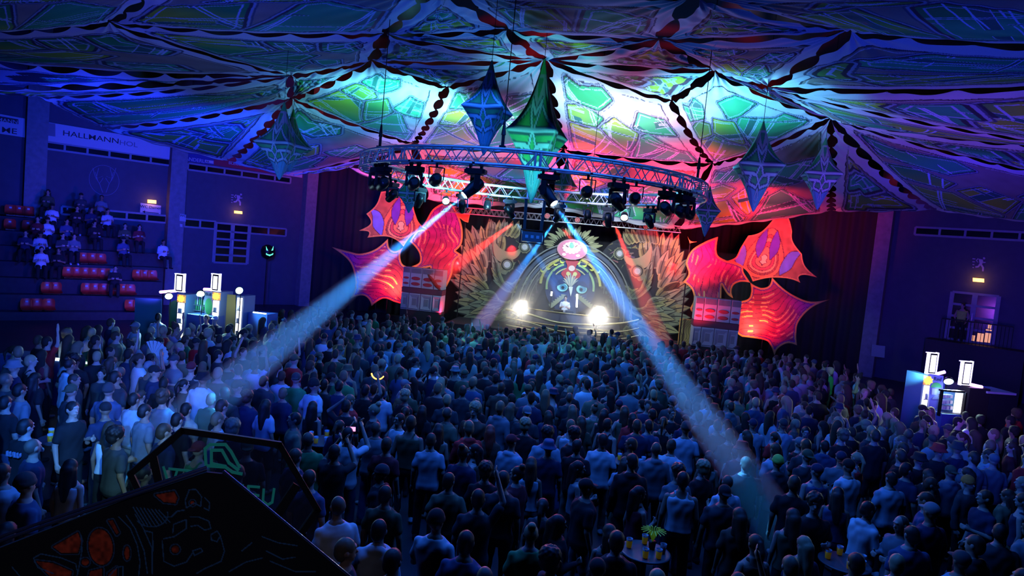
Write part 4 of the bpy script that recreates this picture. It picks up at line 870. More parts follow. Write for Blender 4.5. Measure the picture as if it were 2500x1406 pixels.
# ---------------------------------------------------------------- people
from mathutils import noise as mnoise
def prim_mesh(prims):
    m = MB()
    for p in prims:
        if p[0] == 'cap':
            _, a, b, r0, r1 = p; a = Vector(a); b = Vector(b); d = b - a; L = max(d.length, 1e-4); q = Matrix.Translation(a) @ d.to_track_quat('Z', 'Y').to_matrix().to_4x4()
            pr = [(r0 * math.sin(t), -r0 * math.cos(t)) for t in (.15, .6, 1.1)] + [(r0, 0), (r1, L)] + [(r1 * math.cos(t), L + r1 * math.sin(t)) for t in (.5, 1.0, 1.42)]; m.lathe(pr, 12, q)
        elif p[0] == 'ell':
            _, c, r = p[:3]; M = Matrix.Translation(c) @ (p[3] if len(p) > 3 else Matrix.Identity(4)) @ Matrix.Diagonal((*r, 1)); m.lathe([(math.sin(t) + .001, -math.cos(t)) for t in [PI * (i + .3) / 11.6 for i in range(12)]], 16, M)
        else:
            vs = []; n = 20
            for z, cx, cy, rx, ry in p[1]:
                for i in range(n):
                    t = 2 * PI * i / n; c, s = math.cos(t), math.sin(t); e = .8
                    vs.append((cx + rx * abs(c) ** e * (1 if c > 0 else -1), cy + ry * abs(s) ** e * (1 if s > 0 else -1), z))
            k = len(p[1]); m.add(vs, [(j * n + i, j * n + (i + 1) % n, (j + 1) * n + (i + 1) % n, (j + 1) * n + i) for j in range(k - 1) for i in range(n)] + [tuple(range(n))[::-1], tuple(range((k - 1) * n, k * n))])
    return m
def union(name, prims, vox, smooth=4, fold=0, mats=()):
    o = prim_mesh(prims).build('tmp', []); r = o.modifiers.new('r', 'REMESH'); r.mode = 'VOXEL'; r.voxel_size = vox
    s = o.modifiers.new('s', 'SMOOTH'); s.factor = .5; s.iterations = smooth
    dg = bpy.context.evaluated_depsgraph_get(); me = bpy.data.meshes.new_from_object(o.evaluated_get(dg)); me.name = name
    od = o.data; bpy.data.objects.remove(o); bpy.data.meshes.remove(od)
    if fold:
        n = len(me.vertices); V = np.empty(n * 3, 'f'); me.vertices.foreach_get('co', V); V = V.reshape(-1, 3); N = np.empty(n * 3, 'f'); me.vertices.foreach_get('normal', N); N = N.reshape(-1, 3)
        a = np.arctan2(V[:, 0], V[:, 1] + .01); f = np.sin(a * 5 + V[:, 2] * 19 + 2 * np.sin(V[:, 2] * 9)) * .5 + np.sin(V[:, 2] * 34 + a * 3 + V[:, 0] * 20) * .35
        V = V + N * (f * fold)[:, None]; me.vertices.foreach_set('co', V.astype('f').ravel())
    me.polygons.foreach_set('use_smooth', np.ones(len(me.polygons), bool)); me.materials.clear()
    for m in mats: me.materials.append(m)
    me.update(); return me
def hand(el, ha, side, grip=0):
    el = Vector(el); ha = Vector(ha); d = (ha - el).normalized(); up = Vector((0, 1, 0)) if abs(d.y) < .7 else Vector((0, 0, 1)); s = d.cross(up).normalized(); u = s.cross(d).normalized()
    out = [('cap', ha, ha + d * .06, .026, .03), ('cap', ha + u * .016 + d * .01, ha + u * .02 + d * .06, .02, .018), ('cap', ha - u * .018 + d * .01, ha - u * .022 + d * .06, .02, .018)]
    for i, L in enumerate((.068, .078, .072, .056)):
        b = ha + d * .07 + u * (.03 - .02 * i); c = -side * s if grip else side * s * -.35
        m1 = b + d * L * .45 + c * L * (.3 if not grip else .4); e = m1 + (d * .35 + c * (.5 if not grip else 1.1)).normalized() * L * .5
        out += [('cap', b, m1, .0105, .0098), ('cap', m1, e, .0098, .0085)]
    t0 = ha + u * .028 + d * .015; t1 = t0 + (u * .8 + d * .7).normalized() * .035; out += [('cap', t0, t1, .013, .0115), ('cap', t1, t1 + (d + u * .15).normalized() * .03, .011, .0095)]
    return out
def pose(fem=False, L=None, R=None, stance=.0, yaw=0, nod=0, sit=False, lean=0, arms='down', build=1.):
    w = (.155 if fem else .178) * build; sh = 1.405
    E = {'down': ((w + .055, -.03, 1.14), (w + .075, .04, .88)), 'hold': ((w + .05, .03, 1.14), (w - .05, .26, 1.2)), 'up': ((w + .12, .06, 1.62), (w + .02, .1, 1.9)), 'film': ((w + .06, .24, 1.42), (w - .1, .3, 1.7)),
         'hip': ((w + .15, -.08, 1.18), (w + .0, .05, 1.0)), 'head': ((w + .17, .1, 1.5), (.1, .02, 1.72)), 'out': ((w + .26, .05, 1.36), (w + .5, .12, 1.3)), 'pocket': ((w + .09, -.06, 1.15), (w + .01, .06, .93))}
    J = {}
    for s, a in ((-1, L or arms), (1, R or arms)): el, ha = E[a]; J[s] = (Vector((s * w, 0, sh - .02)), Vector((s * el[0], el[1], el[2])), Vector((s * ha[0], ha[1], ha[2])))
    return dict(fem=fem, J=J, w=w, stance=stance, yaw=yaw, nod=nod, sit=sit, b=build, grip={-1: (L or arms) in ('hold', 'film'), 1: (R or arms) in ('hold', 'film')})
def legs(P):
    out = {}
    for s in (-1, 1):
        hx = .09; st = P['stance'] * s
        if P['sit']: out[s] = (Vector((s * hx, 0, .5)), Vector((s * .13, .45, .5)), Vector((s * .13, .5, .09)))
        else: out[s] = (Vector((s * hx, 0, .92)), Vector((s * (.1 + .02), st * .5 + .02, .5)), Vector((s * .12, st, .08)))
    return out
def torso(P, g=0., z0=.84, z1=1.47, flare=0):
    f = P['fem']; b = P['b']; dz = -.42 if P['sit'] else 0
    R = [(.84, .162, .105), (.93, .172, .12), (1.0, .155, .11), (1.08, .136 if f else .15, .1), (1.18, .142 if f else .162, .105), (1.28, .155 if f else .178, .12 if f else .115), (1.36, .16 if f else .19, .11), (1.405, .15 if f else .172, .095), (1.44, .118, .078), (1.47, .085, .066), (1.5, .06, .058)]
    out = [(z + dz, 0, 0.01 * (z > 1.2), rx * b + g + (flare * max(0, 1.1 - z) if flare else 0), ry * b + g) for z, rx, ry in R if z0 <= z <= z1]
    return ('loft', out)
def body_prims(P, hands=True):
    out = [torso(P, 0, .84, 1.5)]; dz = Vector((0, 0, -.42 if P['sit'] else 0)); f = P['fem']
    for s in (-1, 1):
        a, b, c = [q + dz for q in P['J'][s]]; k = .88 if f else 1
        out += [('cap', a, b, .052 * k, .042 * k), ('cap', b, c, .041 * k, .027 * k)]
        out += hand(b, c, s, P['grip'][s]) if hands else [('cap', c, c + (c - b).normalized() * .14, .035, .028)]
        h, kn, an = legs(P)[s]; out += [('cap', h, kn, .082, .055), ('cap', kn, kn.lerp(an, .35), .055, .058), ('cap', kn.lerp(an, .35), an, .056, .038), ('cap', an + Vector((0, -.03, -.03)), an + Vector((0, .15, -.045)), .042, .034)]
    Rz = Matrix.Rotation(P['yaw'], 4, 'Z') @ Matrix.Rotation(-P['nod'], 4, 'X'); o = Vector((0, .01, 1.5)) + dz; T = lambda x, y, z: o + Rz @ Vector((x, y, z - 1.5))
    out += [('cap', Vector((0, 0, 1.42)) + dz, T(0, .015, 1.56), .058 if not f else .048, .052 if not f else .045), ('ell', T(0, .0, 1.655), (.074, .094, .105), Rz), ('ell', T(0, .03, 1.6), (.055, .062, .065), Rz), ('cap', T(0, .085, 1.66), T(0, .108, 1.628), .009, .014),
            ('cap', T(-.02, .088, 1.592), T(.02, .088, 1.592), .009, .009), ('ell', T(-.077, -.005, 1.64), (.012, .022, .032), Rz), ('ell', T(.077, -.005, 1.64), (.012, .022, .032), Rz), ('cap', T(-.03, .086, 1.688), T(.03, .086, 1.688), .012, .012), ('ell', T(0, .07, 1.555), (.02, .018, .016), Rz)]
    return out
def top_prims(P, kind):
    dz = Vector((0, 0, -.42 if P['sit'] else 0)); g = .018 + (.012 if kind == 'long' else 0); out = [torso(P, g, .84 if kind != 'tank' else .9, 1.48 if kind != 'tank' else 1.41)]
    for s in (-1, 1):
        a, b, c = [q + dz for q in P['J'][s]]
        if kind == 'tee': out.append(('cap', a, a.lerp(b, .66), .058, .066))
        elif kind == 'long': out += [('cap', a, b, .061, .058), ('cap', b, b.lerp(c, .93), .056, .043)]
        else: out += [('cap', Vector((s * .07, -.05, 1.42)) + dz, Vector((s * .08, 0, 1.475)) + dz, .025, .022), ('cap', Vector((s * .08, 0, 1.475)) + dz, Vector((s * .07, .05, 1.42)) + dz, .022, .025)]
    if kind == 'long': out.append(('cap', Vector((-.05, -.06, 1.46)) + dz, Vector((.05, -.06, 1.46)) + dz, .05, .05))
    return out
def bottom_prims(P, short=False, skirt=False):
    dz = -.42 if P['sit'] else 0
    if skirt and not P['sit']: return [('loft', [(.45, 0, 0, .23, .2), (.6, 0, 0, .215, .18), (.8, 0, 0, .195, .145), (.98, 0, 0, .16, .12)])]
    out = [('loft', [(.8 + dz, 0, 0, .15, .11), (.86 + dz, 0, 0, .178, .125), (.95 + dz, 0, 0, .18, .13), (1.02 + dz, 0, 0, .165, .12)])]
    for s in (-1, 1):
        h, k, a = legs(P)[s]; out.append(('cap', h, k.lerp(h, .1 if short else 0), .098, .085 if short else .075))
        if not short: out.append(('cap', k, a + Vector((0, 0, .03)), .075, .066))
    return out
def shoe_prims(P, sd): return sum([[('cap', legs(P)[s][2] + Vector((0, -.045, -.032)), legs(P)[s][2] + Vector((0, .17, -.04)), .05, .04), ('cap', legs(P)[s][2] + Vector((0, -.03, .0)), legs(P)[s][2] + Vector((0, .02, -.02)), .05, .05)] for s in (sd,)], [])
# hair and hats, in the head's own frame (origin at the neck pivot)
HAIRP = {
 'short': ([('ell', (0, -.012, .172), (.083, .1, .098)), ('ell', (0, -.045, .13), (.078, .068, .09))], .012),
 'long': ([('ell', (0, -.012, .172), (.088, .104, .1)), ('cap', (0, -.07, .14), (0, -.11, -.12), .088, .07), ('cap', (-.06, -.03, .12), (-.08, -.06, -.08), .04, .035), ('cap', (.06, -.03, .12), (.08, -.06, -.08), .04, .035), ('cap', (0, -.11, -.12), (0, -.12, -.24), .07, .045)], .013),
 'bun': ([('ell', (0, -.012, .17), (.083, .1, .097)), ('ell', (0, -.07, .27), (.05, .05, .045))], .012),
 'tail': ([('ell', (0, -.012, .17), (.083, .1, .097)), ('cap', (0, -.1, .2), (0, -.16, .1), .03, .035), ('cap', (0, -.16, .1), (0, -.14, -.1), .035, .015)], .012),
 'curly': ([('ell', (0, -.015, .19), (.1, .112, .11)), ('ell', (0, -.05, .14), (.09, .08, .095))] + [('ell', (.085 * math.cos(i * 2.4) * (1 - (i / 34) ** 2) ** .5, -.02 + .1 * math.sin(i * 2.4) * (1 - (i / 34) ** 2) ** .5, .2 + .09 * i / 32), (.03, .03, .03)) for i in range(32)], .011),
 'bald': ([('ell', (0, -.014, .163), (.0775, .0975, .1))], .011),
 'cap': ([('ell', (0, -.008, .185), (.088, .105, .09)), ('cap', (-.04, .09, .18), (.04, .09, .18), .02, .02), ('cap', (-.035, .13, .172), (.035, .13, .172), .014, .014), ('ell', (0, .1, .176), (.075, .075, .01))], .011),
 'capback': ([('ell', (0, -.008, .185), (.088, .105, .09)), ('ell', (0, -.1, .165), (.07, .07, .012))], .011),
 'bucket': ([('loft', [(.15, 0, -.005, .14, .15), (.16, 0, -.005, .138, .148), (.2, 0, -.005, .098, .112), (.27, 0, -.005, .085, .1), (.285, 0, -.005, .07, .08)])], .011),
 'beanie': ([('ell', (0, -.012, .19), (.09, .108, .1)), ('loft', [(.15, 0, -.01, .09, .106), (.185, 0, -.01, .093, .11)])], .011)}
PS = dict(md=pose(), ms=pose(stance=.12, yaw=.3), mh=pose(L='hold', R='down', yaw=-.2), mhh=pose(arms='hold', nod=.15), mu=pose(L='down', R='up'), mf=pose(arms='film', nod=-.05), mhd=pose(L='head', R='down'), mp=pose(arms='pocket', stance=-.08, yaw=-.5), mb=pose(arms='down', build=1.18, stance=.06),
          fd=pose(True, stance=.06, yaw=.25), fh=pose(True, L='down', R='hold', yaw=-.3), fu=pose(True, L='hold', R='up'), fp=pose(True, L='hip', R='down', stance=.1), fo=pose(True, L='out', R='down', yaw=.4), sit=pose(sit=True, arms='hold'))
for k, P in PS.items():
    if k == 'sit':
        for s in (-1, 1): P['J'][s][2].z += .0
BM, TM, LM, SM_, HM = {}, {}, {}, {}, {}
def body(k):
    if k not in BM: BM[k] = union('body', body_prims(PS[k]), .0095, 3, 0, [SKIN])
    return BM[k]
def topm(k, t):
    if (k, t) not in TM: TM[k, t] = union('top', top_prims(PS[k], t), .014, 5, .006, [CLOTH])
    return TM[k, t]
def botm(k, t):
    if (k, t) not in LM: LM[k, t] = union('trousers', bottom_prims(PS[k], t == 'shorts', t == 'skirt'), .015, 4, .005, [CLOTH])
    return LM[k, t]
def shoem(k, s):
    if (k, s) not in SM_: SM_[k, s] = union('shoe', shoe_prims(PS[k], s), .014, 3, 0, [CLOTH])
    return SM_[k, s]
HAIRM = colmat('hair', 'obj', .6, 90)
def hairm(h):
    if h not in HM: HM[h] = union('hair', HAIRP[h][0], HAIRP[h][1], 2, .003 if h in ('long', 'curly', 'short') else 0, [HAIRM if h not in ('cap', 'capback', 'bucket', 'beanie') else CLOTH])
    return HM[h]
CLR = dict(black=(.012, .013, .016), navy=(.02, .03, .08), charcoal=(.05, .055, .06), grey=(.22, .23, .25), white=(.75, .77, .8), light=(.5, .55, .62), olive=(.09, .1, .05), brown=(.12, .07, .045), red=(.75, .03, .03), orange=(.8, .25, .04), burgundy=(.2, .02, .03), green=(.05, .3, .1), yellow=(.7, .6, .08), denim=(.07, .1, .2), beige=(.45, .4, .32), pink=(.7, .2, .3), khaki=(.2, .18, .1), lime=(.45, .7, .1))
HCL = dict(dark=(.012, .009, .008), brown=(.06, .035, .02), blond=(.42, .32, .17), red=(.35, .05, .03), fair=(.2, .14, .08))
CNAME = dict(navy='navy', light='pale blue')
TNAME = dict(tee='t-shirt', long='long-sleeved top', tank='tank top')
HNAME = dict(short='short %s hair', long='long %s hair', bun='%s hair in a bun', tail='%s ponytail', curly='curly %s hair', bald='shaved head', cap='%s cap', capback='%s cap worn backwards', bucket='%s bucket hat', beanie='%s beanie')
PNAME = dict(mh='one hand at the chest', mhh='both hands at the chest', mu='one arm raised', mf='both arms raised', mhd='a hand on the head', mp='hands in pockets', fh='one hand at the chest', fu='one arm raised', fp='a hand on the hip', fo='one arm stretched out')
def zone(x, y, z=1.6):
    px, py, d = proj((x, y, z)); Z = ((250, 'at the left edge'), (600, 'below the left drinks bar'), (800, 'left of the left leaf cutouts'), (1000, 'below the left leaf cutouts'), (1140, 'below the left speaker stack'), (1300, 'below the left wing'), (1480, 'below the DJ booth'), (1660, 'below the right wing'), (1830, 'below the right speaker stack'), (2050, 'below the right leaf cutouts'), (2230, 'below the right pillar'), (9999, 'near the right drinks bar'))
    return ('nearest row ' if d < 8.5 else 'near rows ' if d < 11.5 else 'middle rows ' if d < 15 else 'far rows ') + [n for e, n in Z if px < e][0]
LABELS = set(); PEOPLE = []; SKINS = [(.5, .3, .22), (.55, .36, .27), (.42, .25, .17), (.3, .17, .11), (.6, .4, .32)]
def person(x, y, k, top, tc, bot, bc, hair, hc, yaw=None, size=1., z=0., label=None, group='dancing crowd on the hall floor', shoes=True, extra='', cat='person'):
    p = 'person in %s %s, %s' % (CNAME.get(tc, tc), TNAME[top], (HNAME[hair] % hc if '%s' in HNAME[hair] else HNAME[hair]))
    c1 = p + ((', ' + PNAME[k]) if k in PNAME else ''); zn = zone(x, y, z + 1.6); bn = {'shorts': 'shorts', 'skirt': 'skirt'}.get(bot, 'trousers')
    if label is None:
        for c in (c1 + ', ' + zn, p + ', %s %s, ' % (bc, bn) + zn, c1 + ', %s %s, ' % (bc, bn) + zn, p + ', %s person, ' % ('taller' if size > 1.02 else 'shorter' if size < .95 else 'slim' if PS[k]['fem'] else 'sturdy') + zn):
            if c not in LABELS and len(c.split()) <= 16: label = c; break
        else: return None
    LABELS.add(label)
    root = thing('person', (x, y, z), label, cat, group)
    if yaw is None: yaw = math.atan2(-(3 - x), 33 - y)
    root.rotation_euler = (0, 0, yaw); root.scale = (size,) * 3; P = PS[k]; dz = -.42 if P['sit'] else 0
    def part(nm, me, col, T=None):
        o = bpy.data.objects.new(nm, me); COL.objects.link(o); o.parent = root; o.color = (*col, 1)
        if T: o.matrix_basis = T
        return o
    part('body', body(k), SKINS[int(abs(x * 7 + y * 13)) % 5]); part({'tee': 't_shirt', 'long': 'long_sleeved_top', 'tank': 'tank_top'}[top], topm(k, top), CLR[tc]); part({'shorts': 'shorts', 'skirt': 'skirt'}.get(bot, 'trousers'), botm(k, bot), CLR[bc])
    T = Matrix.Translation((0, .01, 1.5 + dz)) @ Matrix.Rotation(P['yaw'], 4, 'Z') @ Matrix.Rotation(-P['nod'], 4, 'X')
    hat = hair in ('cap', 'capback', 'bucket', 'beanie'); part('hat' if hat else 'hair', hairm(hair), CLR[hc] if hat else ((.12, .08, .06) if hair == 'bald' else HCL[hc]), T)
    if shoes:
        for s in (-1, 1): part('shoe', shoem(k, s), CLR['white'] if int(abs(x * 31)) % 3 == 0 else CLR['black'])
    PEOPLE.append((x, y, root)); return root
# px, py of the head, pose, top, top colour, bottom, bottom colour, hair, hair/hat colour, heading (degrees off the stage direction)
NEAR = [(61, 1044, 'mh', 'tee', 'black', 'long', 'navy', 'short', 'dark', 10), (47, 954, 'md', 'tee', 'grey', 'long', 'black', 'short', 'dark', 0), (85, 925, 'fd', 'tee', 'black', 'long', 'black', 'long', 'dark', 0), (180, 929, 'mp', 'long', 'charcoal', 'long', 'black', 'short', 'brown', -30),
 (176, 1000, 'mh', 'tee', 'black', 'long', 'black', 'short', 'dark', -80), (259, 1001, 'mhh', 'tee', 'navy', 'long', 'black', 'cap', 'black', 70), (264, 954, 'ms', 'tee', 'denim', 'long', 'black', 'beanie', 'charcoal', 20), (327, 976, 'md', 'tee', 'light', 'long', 'beige', 'short', 'dark', 5), (396, 972, 'ms', 'tee', 'grey', 'long', 'denim', 'curly', 'brown', 15),
 (432, 1026, 'md', 'tee', 'black', 'long', 'black', 'short', 'dark', 0), (399, 1055, 'md', 'tee', 'navy', 'long', 'black', 'short', 'brown', -20), (516, 976, 'mb', 'long', 'olive', 'long', 'black', 'short', 'blond', 5), (548, 962, 'ms', 'tee', 'charcoal', 'long', 'black', 'short', 'brown', 40), (604, 972, 'md', 'long', 'navy', 'long', 'black', 'curly', 'brown', 0),
 (568, 1047, 'md', 'tee', 'black', 'long', 'black', 'curly', 'fair', 20), (644, 932, 'mb', 'long', 'charcoal', 'long', 'black', 'short', 'dark', 0), (690, 961, 'fd', 'tee', 'navy', 'long', 'black', 'short', 'fair', 10), (725, 997, 'fh', 'tank', 'charcoal', 'long', 'black', 'long', 'brown', 0), (763, 995, 'fd', 'tank', 'black', 'long', 'black', 'long', 'dark', 0),
 (845, 993, 'mhd', 'tee', 'black', 'long', 'black', 'short', 'dark', 10), (791, 940, 'md', 'tee', 'black', 'long', 'denim', 'short', 'dark', 0), (827, 943, 'ms', 'tee', 'navy', 'long', 'black', 'short', 'dark', 5), (644, 1008, 'mhd', 'tee', 'charcoal', 'long', 'black', 'short', 'dark', 0), (723, 1055, 'fh', 'tank', 'black', 'long', 'black', 'tail', 'brown', 70), (817, 1105, 'mf', 'tee', 'black', 'long', 'charcoal', 'short', 'dark', 5),
 (849, 1062, 'mf', 'tee', 'white', 'long', 'denim', 'short', 'dark', 0), (248, 914, 'fd', 'long', 'charcoal', 'long', 'black', 'bun', 'dark', -150), (291, 911, 'md', 'tee', 'black', 'long', 'black', 'bald', 'dark', 160), (755, 1170, 'md', 'tee', 'denim', 'long', 'navy', 'short', 'brown', 0), (842, 1345, 'md', 'tee', 'charcoal', 'long', 'black', 'short', 'fair', -60),
 (917, 1047, 'mb', 'tee', 'grey', 'long', 'denim', 'bald', 'dark', 0), (922, 965, 'mu', 'tee', 'light', 'long', 'denim', 'short', 'dark', 15), (987, 940, 'ms', 'long', 'light', 'long', 'black', 'cap', 'grey', -40), (1012, 942, 'fd', 'tank', 'charcoal', 'long', 'black', 'bun', 'brown', 0), (1084, 932, 'mb', 'long', 'grey', 'long', 'denim', 'short', 'dark', 0), (989, 1008, 'fp', 'tank', 'black', 'long', 'charcoal', 'tail', 'dark', 10),
 (1030, 1004, 'fd', 'tee', 'black', 'long', 'black', 'long', 'dark', 0), (1091, 1011, 'md', 'tee', 'khaki', 'long', 'charcoal', 'bald', 'dark', -20), (1136, 993, 'mb', 'tank', 'black', 'long', 'black', 'bun', 'dark', 0), (1163, 986, 'fd', 'tee', 'black', 'long', 'black', 'long', 'brown', 0), (1248, 997, 'fh', 'tank', 'charcoal', 'long', 'black', 'long', 'fair', -10), (1224, 947, 'mb', 'tee', 'brown', 'long', 'black', 'short', 'brown', 0),
 (1196, 1054, 'fd', 'long', 'brown', 'long', 'black', 'long', 'red', 0), (1282, 1040, 'md', 'tee', 'black', 'long', 'denim', 'curly', 'blond', -10), (1286, 1008, 'ms', 'tee', 'charcoal', 'long', 'black', 'capback', 'grey', 0), (1052, 1076, 'md', 'tee', 'light', 'long', 'black', 'short', 'brown', 10), (1025, 1105, 'mh', 'long', 'black', 'long', 'navy', 'short', 'dark', -125), (940, 1209, 'md', 'tee', 'olive', 'long', 'denim', 'short', 'dark', 0),
 (1064, 1274, 'mh', 'tee', 'white', 'long', 'grey', 'beanie', 'black', -10), (1185, 1152, 'md', 'tee', 'black', 'shorts', 'black', 'curly', 'dark', 5), (1228, 1173, 'md', 'tee', 'charcoal', 'long', 'black', 'short', 'dark', 0), (1160, 1101, 'fo', 'tank', 'brown', 'long', 'black', 'long', 'dark', 90), (1264, 1159, 'fd', 'tee', 'burgundy', 'long', 'black', 'bun', 'dark', 60), (1339, 1094, 'md', 'tee', 'navy', 'long', 'black', 'bucket', 'denim', 0),
 (1336, 1062, 'md', 'tee', 'light', 'long', 'denim', 'curly', 'dark', 0), (1393, 1040, 'ms', 'tank', 'white', 'long', 'denim', 'short', 'fair', 0), (1397, 1002, 'fd', 'tee', 'black', 'long', 'black', 'long', 'fair', 0), (1451, 1000, 'fd', 'tank', 'khaki', 'long', 'black', 'bun', 'fair', 0), (1471, 1076, 'ms', 'tee', 'white', 'long', 'beige', 'short', 'dark', -5), (1411, 1144, 'fh', 'tank', 'grey', 'long', 'black', 'long', 'dark', -85),
 (1429, 1191, 'mb', 'tee', 'black', 'shorts', 'grey', 'cap', 'black', -70), (1361, 1281, 'fh', 'long', 'black', 'long', 'black', 'long', 'dark', -80), (1343, 1371, 'md', 'long', 'charcoal', 'long', 'black', 'curly', 'dark', -70), (1555, 1040, 'mb', 'tee', 'navy', 'long', 'black', 'short', 'brown', 0), (1584, 1040, 'md', 'tee', 'denim', 'long', 'black', 'short', 'dark', 10), (1602, 1098, 'md', 'long', 'grey', 'long', 'grey', 'bald', 'dark', 5),
 (1638, 1090, 'mhh', 'tee', 'white', 'long', 'black', 'short', 'brown', -30), (1667, 1173, 'md', 'tank', 'white', 'long', 'black', 'short', 'dark', -10), (1559, 1206, 'fh', 'tank', 'burgundy', 'long', 'black', 'long', 'dark', -60), (1505, 1324, 'md', 'long', 'black', 'long', 'black', 'short', 'dark', 0), (1390, 972, 'md', 'tee', 'charcoal', 'long', 'black', 'bald', 'dark', 0), (958, 1372, 'mh', 'tee', 'black', 'long', 'black', 'short', 'brown', 0),
 (1458, 1393, 'md', 'tee', 'charcoal', 'long', 'black', 'cap', 'black', 0), (1674, 1342, 'mf', 'long', 'black', 'long', 'black', 'bun', 'dark', 0), (1483, 1037, 'md', 'tank', 'black', 'long', 'black', 'short', 'dark', -40), (1821, 1134, 'mb', 'tee', 'black', 'long', 'denim', 'short', 'fair', 0), (1899, 1130, 'md', 'long', 'charcoal', 'long', 'black', 'beanie', 'lime', 0), (1715, 1145, 'fd', 'tee', 'black', 'long', 'charcoal', 'curly', 'blond', 20),
 (1769, 1206, 'mb', 'tee', 'charcoal', 'long', 'black', 'capback', 'black', 0), (1868, 1073, 'mp', 'long', 'grey', 'long', 'denim', 'short', 'dark', 10), (1913, 1037, 'md', 'tee', 'light', 'long', 'black', 'cap', 'charcoal', 0), (1967, 1055, 'mhh', 'tee', 'charcoal', 'long', 'black', 'short', 'dark', 150), (2057, 1065, 'ms', 'tee', 'black', 'long', 'black', 'curly', 'fair', 0), (2055, 972, 'mb', 'tee', 'red', 'long', 'black', 'cap', 'navy', 0),
 (1908, 975, 'fd', 'tee', 'burgundy', 'long', 'black', 'long', 'red', 0), (1785, 993, 'md', 'long', 'grey', 'long', 'black', 'short', 'brown', 0), (1845, 983, 'md', 'tee', 'denim', 'long', 'black', 'short', 'blond', -10), (1731, 983, 'ms', 'tee', 'light', 'long', 'denim', 'short', 'dark', -20), (1640, 1011, 'fd', 'tee', 'black', 'long', 'black', 'bun', 'dark', 170), (2140, 1112, 'fo', 'tank', 'black', 'long', 'black', 'bun', 'fair', 40),
 (2291, 1101, 'md', 'tee', 'black', 'long', 'black', 'bucket', 'red', 165), (2363, 1180, 'mh', 'long', 'charcoal', 'long', 'black', 'beanie', 'orange', -165), (2212, 1148, 'mh', 'tee', 'navy', 'long', 'black', 'short', 'dark', -80), (2176, 1170, 'mb', 'tee', 'light', 'long', 'black', 'short', 'dark', 0), (2093, 1191, 'fp', 'tank', 'grey', 'long', 'grey', 'bun', 'dark', 0), (2114, 1245, 'mhh', 'long', 'white', 'long', 'light', 'short', 'dark', -80),
 (1988, 1231, 'mh', 'tee', 'black', 'long', 'black', 'curly', 'dark', 170), (1963, 1332, 'fd', 'tee', 'navy', 'long', 'black', 'long', 'blond', 0), (1929, 1385, 'md', 'tee', 'charcoal', 'long', 'black', 'short', 'fair', 0), (2204, 1281, 'mhh', 'long', 'grey', 'long', 'black', 'bald', 'dark', 100), (2226, 1308, 'mb', 'tee', 'denim', 'long', 'black', 'short', 'dark', 0), (2348, 1372, 'mb', 'tee', 'light', 'long', 'black', 'cap', 'charcoal', 0),
 (2471, 1270, 'fh', 'tank', 'black', 'long', 'black', 'bun', 'fair', -60), (2090, 1378, 'md', 'tee', 'grey', 'long', 'black', 'short', 'dark', 0), (2273, 1184, 'ms', 'tee', 'black', 'long', 'black', 'short', 'brown', -150), (2406, 1217, 'mh', 'tee', 'navy', 'long', 'black', 'short', 'brown', 80), (2460, 1160, 'mp', 'long', 'charcoal', 'long', 'black', 'short', 'dark', -90), (2046, 1030, 'fd', 'tee', 'black', 'long', 'black', 'long', 'blond', 0), (1130, 955, 'md', 'tee', 'charcoal', 'long', 'black', 'short', 'brown', 0)]
TABLES = [(1540, 1128, 1.08, 'high round table with cups beside the man in the white t-shirt'), (785, 1075, 1.08, 'high round table with yellow drinks behind the raised phone'), (1575, 1345, 1.08, 'high round table with a lime straw plant at the bottom edge'), (2062, 1372, 1.08, 'high round table with orange drinks near the bottom right'), (150, 1070, 1.08, 'high round table with a yellow cup at the left edge')]
OCC = []
for px, py, z, lab in TABLES: p = atz(px, py, z); OCC.append((p.x, p.y, .42))
for i, (px, py, k, t, tc, b, bc, h, hc, yw) in enumerate(NEAR):
    size = (1.0 if k[0] == 'm' else .94) * (1 + .03 * math.sin(i * 3.3)); p = atz(px, py, 1.64 * size)
    r = person(p.x, p.y, k, t, tc, b, bc, h, hc, yaw=math.atan2(-(3 - p.x), 33 - p.y) + math.radians(yw), size=size)
    if r is None: print('label clash', i)
    OCC.append((p.x, p.y, .26))
CR = [(-60, 890), (150, 800), (330, 790), (400, 800), (560, 798), (640, 770), (760, 752), (860, 770), (1000, 778), (1120, 790), (1300, 805), (1500, 812), (1640, 842), (1760, 850), (1900, 868), (2010, 885), (2120, 925), (2230, 985), (2330, 1020), (2560, 1010), (2560, 1500), (-60, 1500)]
CRA = np.array(CR, float)
BOARD = np.array([(-80, 1310), (310, 1180), (330, 1090), (445, 1045), (690, 1080), (790, 1240), (860, 1420), (-80, 1500)], float)
pts = []; grid = {}
def near_occ(x, y, r):
    for dx in (-1, 0, 1):
        for dy in (-1, 0, 1):
            for (a, b, c) in grid.get((int(x // 1) + dx, int(y // 1) + dy), ()):
                if (a - x) ** 2 + (b - y) ** 2 < (r / 2 + c) ** 2: return True
    return False
def addocc(x, y, c): grid.setdefault((int(x // 1), int(y // 1)), []).append((x, y, c))
for o_ in OCC: addocc(*o_)
rr = random.Random(5); cand = []
while len(cand) < 60000: cand.append((rr.uniform(-16, 18), rr.uniform(5.2, 31)))
for x, y in cand:
    px, py, d = proj((x, y, 1.62))
    if not (-40 < px < 2540 and py < 1440): continue
    if polysd(np.array([[px, py]]), CRA)[0] > 0: continue
    if polysd(np.array([[px, py]]), BOARD)[0] < 0 and d < 8: continue
    if px < 640 and d > 19.6: continue
    if px > 2180 and d > 16.6: continue
    if d < 7: sp_ = .62
    elif d < 10.5: sp_ = .64
    else: sp_ = .5
    if 180 < px < 700 and d < 9 : sp_ = .95
    if near_occ(x, y, sp_): continue
    addocc(x, y, sp_ / 2); pts.append((x, y, d))
pts.sort(key=lambda q: q[2]); print('crowd', len(pts) + len(NEAR))
NIND = 255 - len(NEAR)
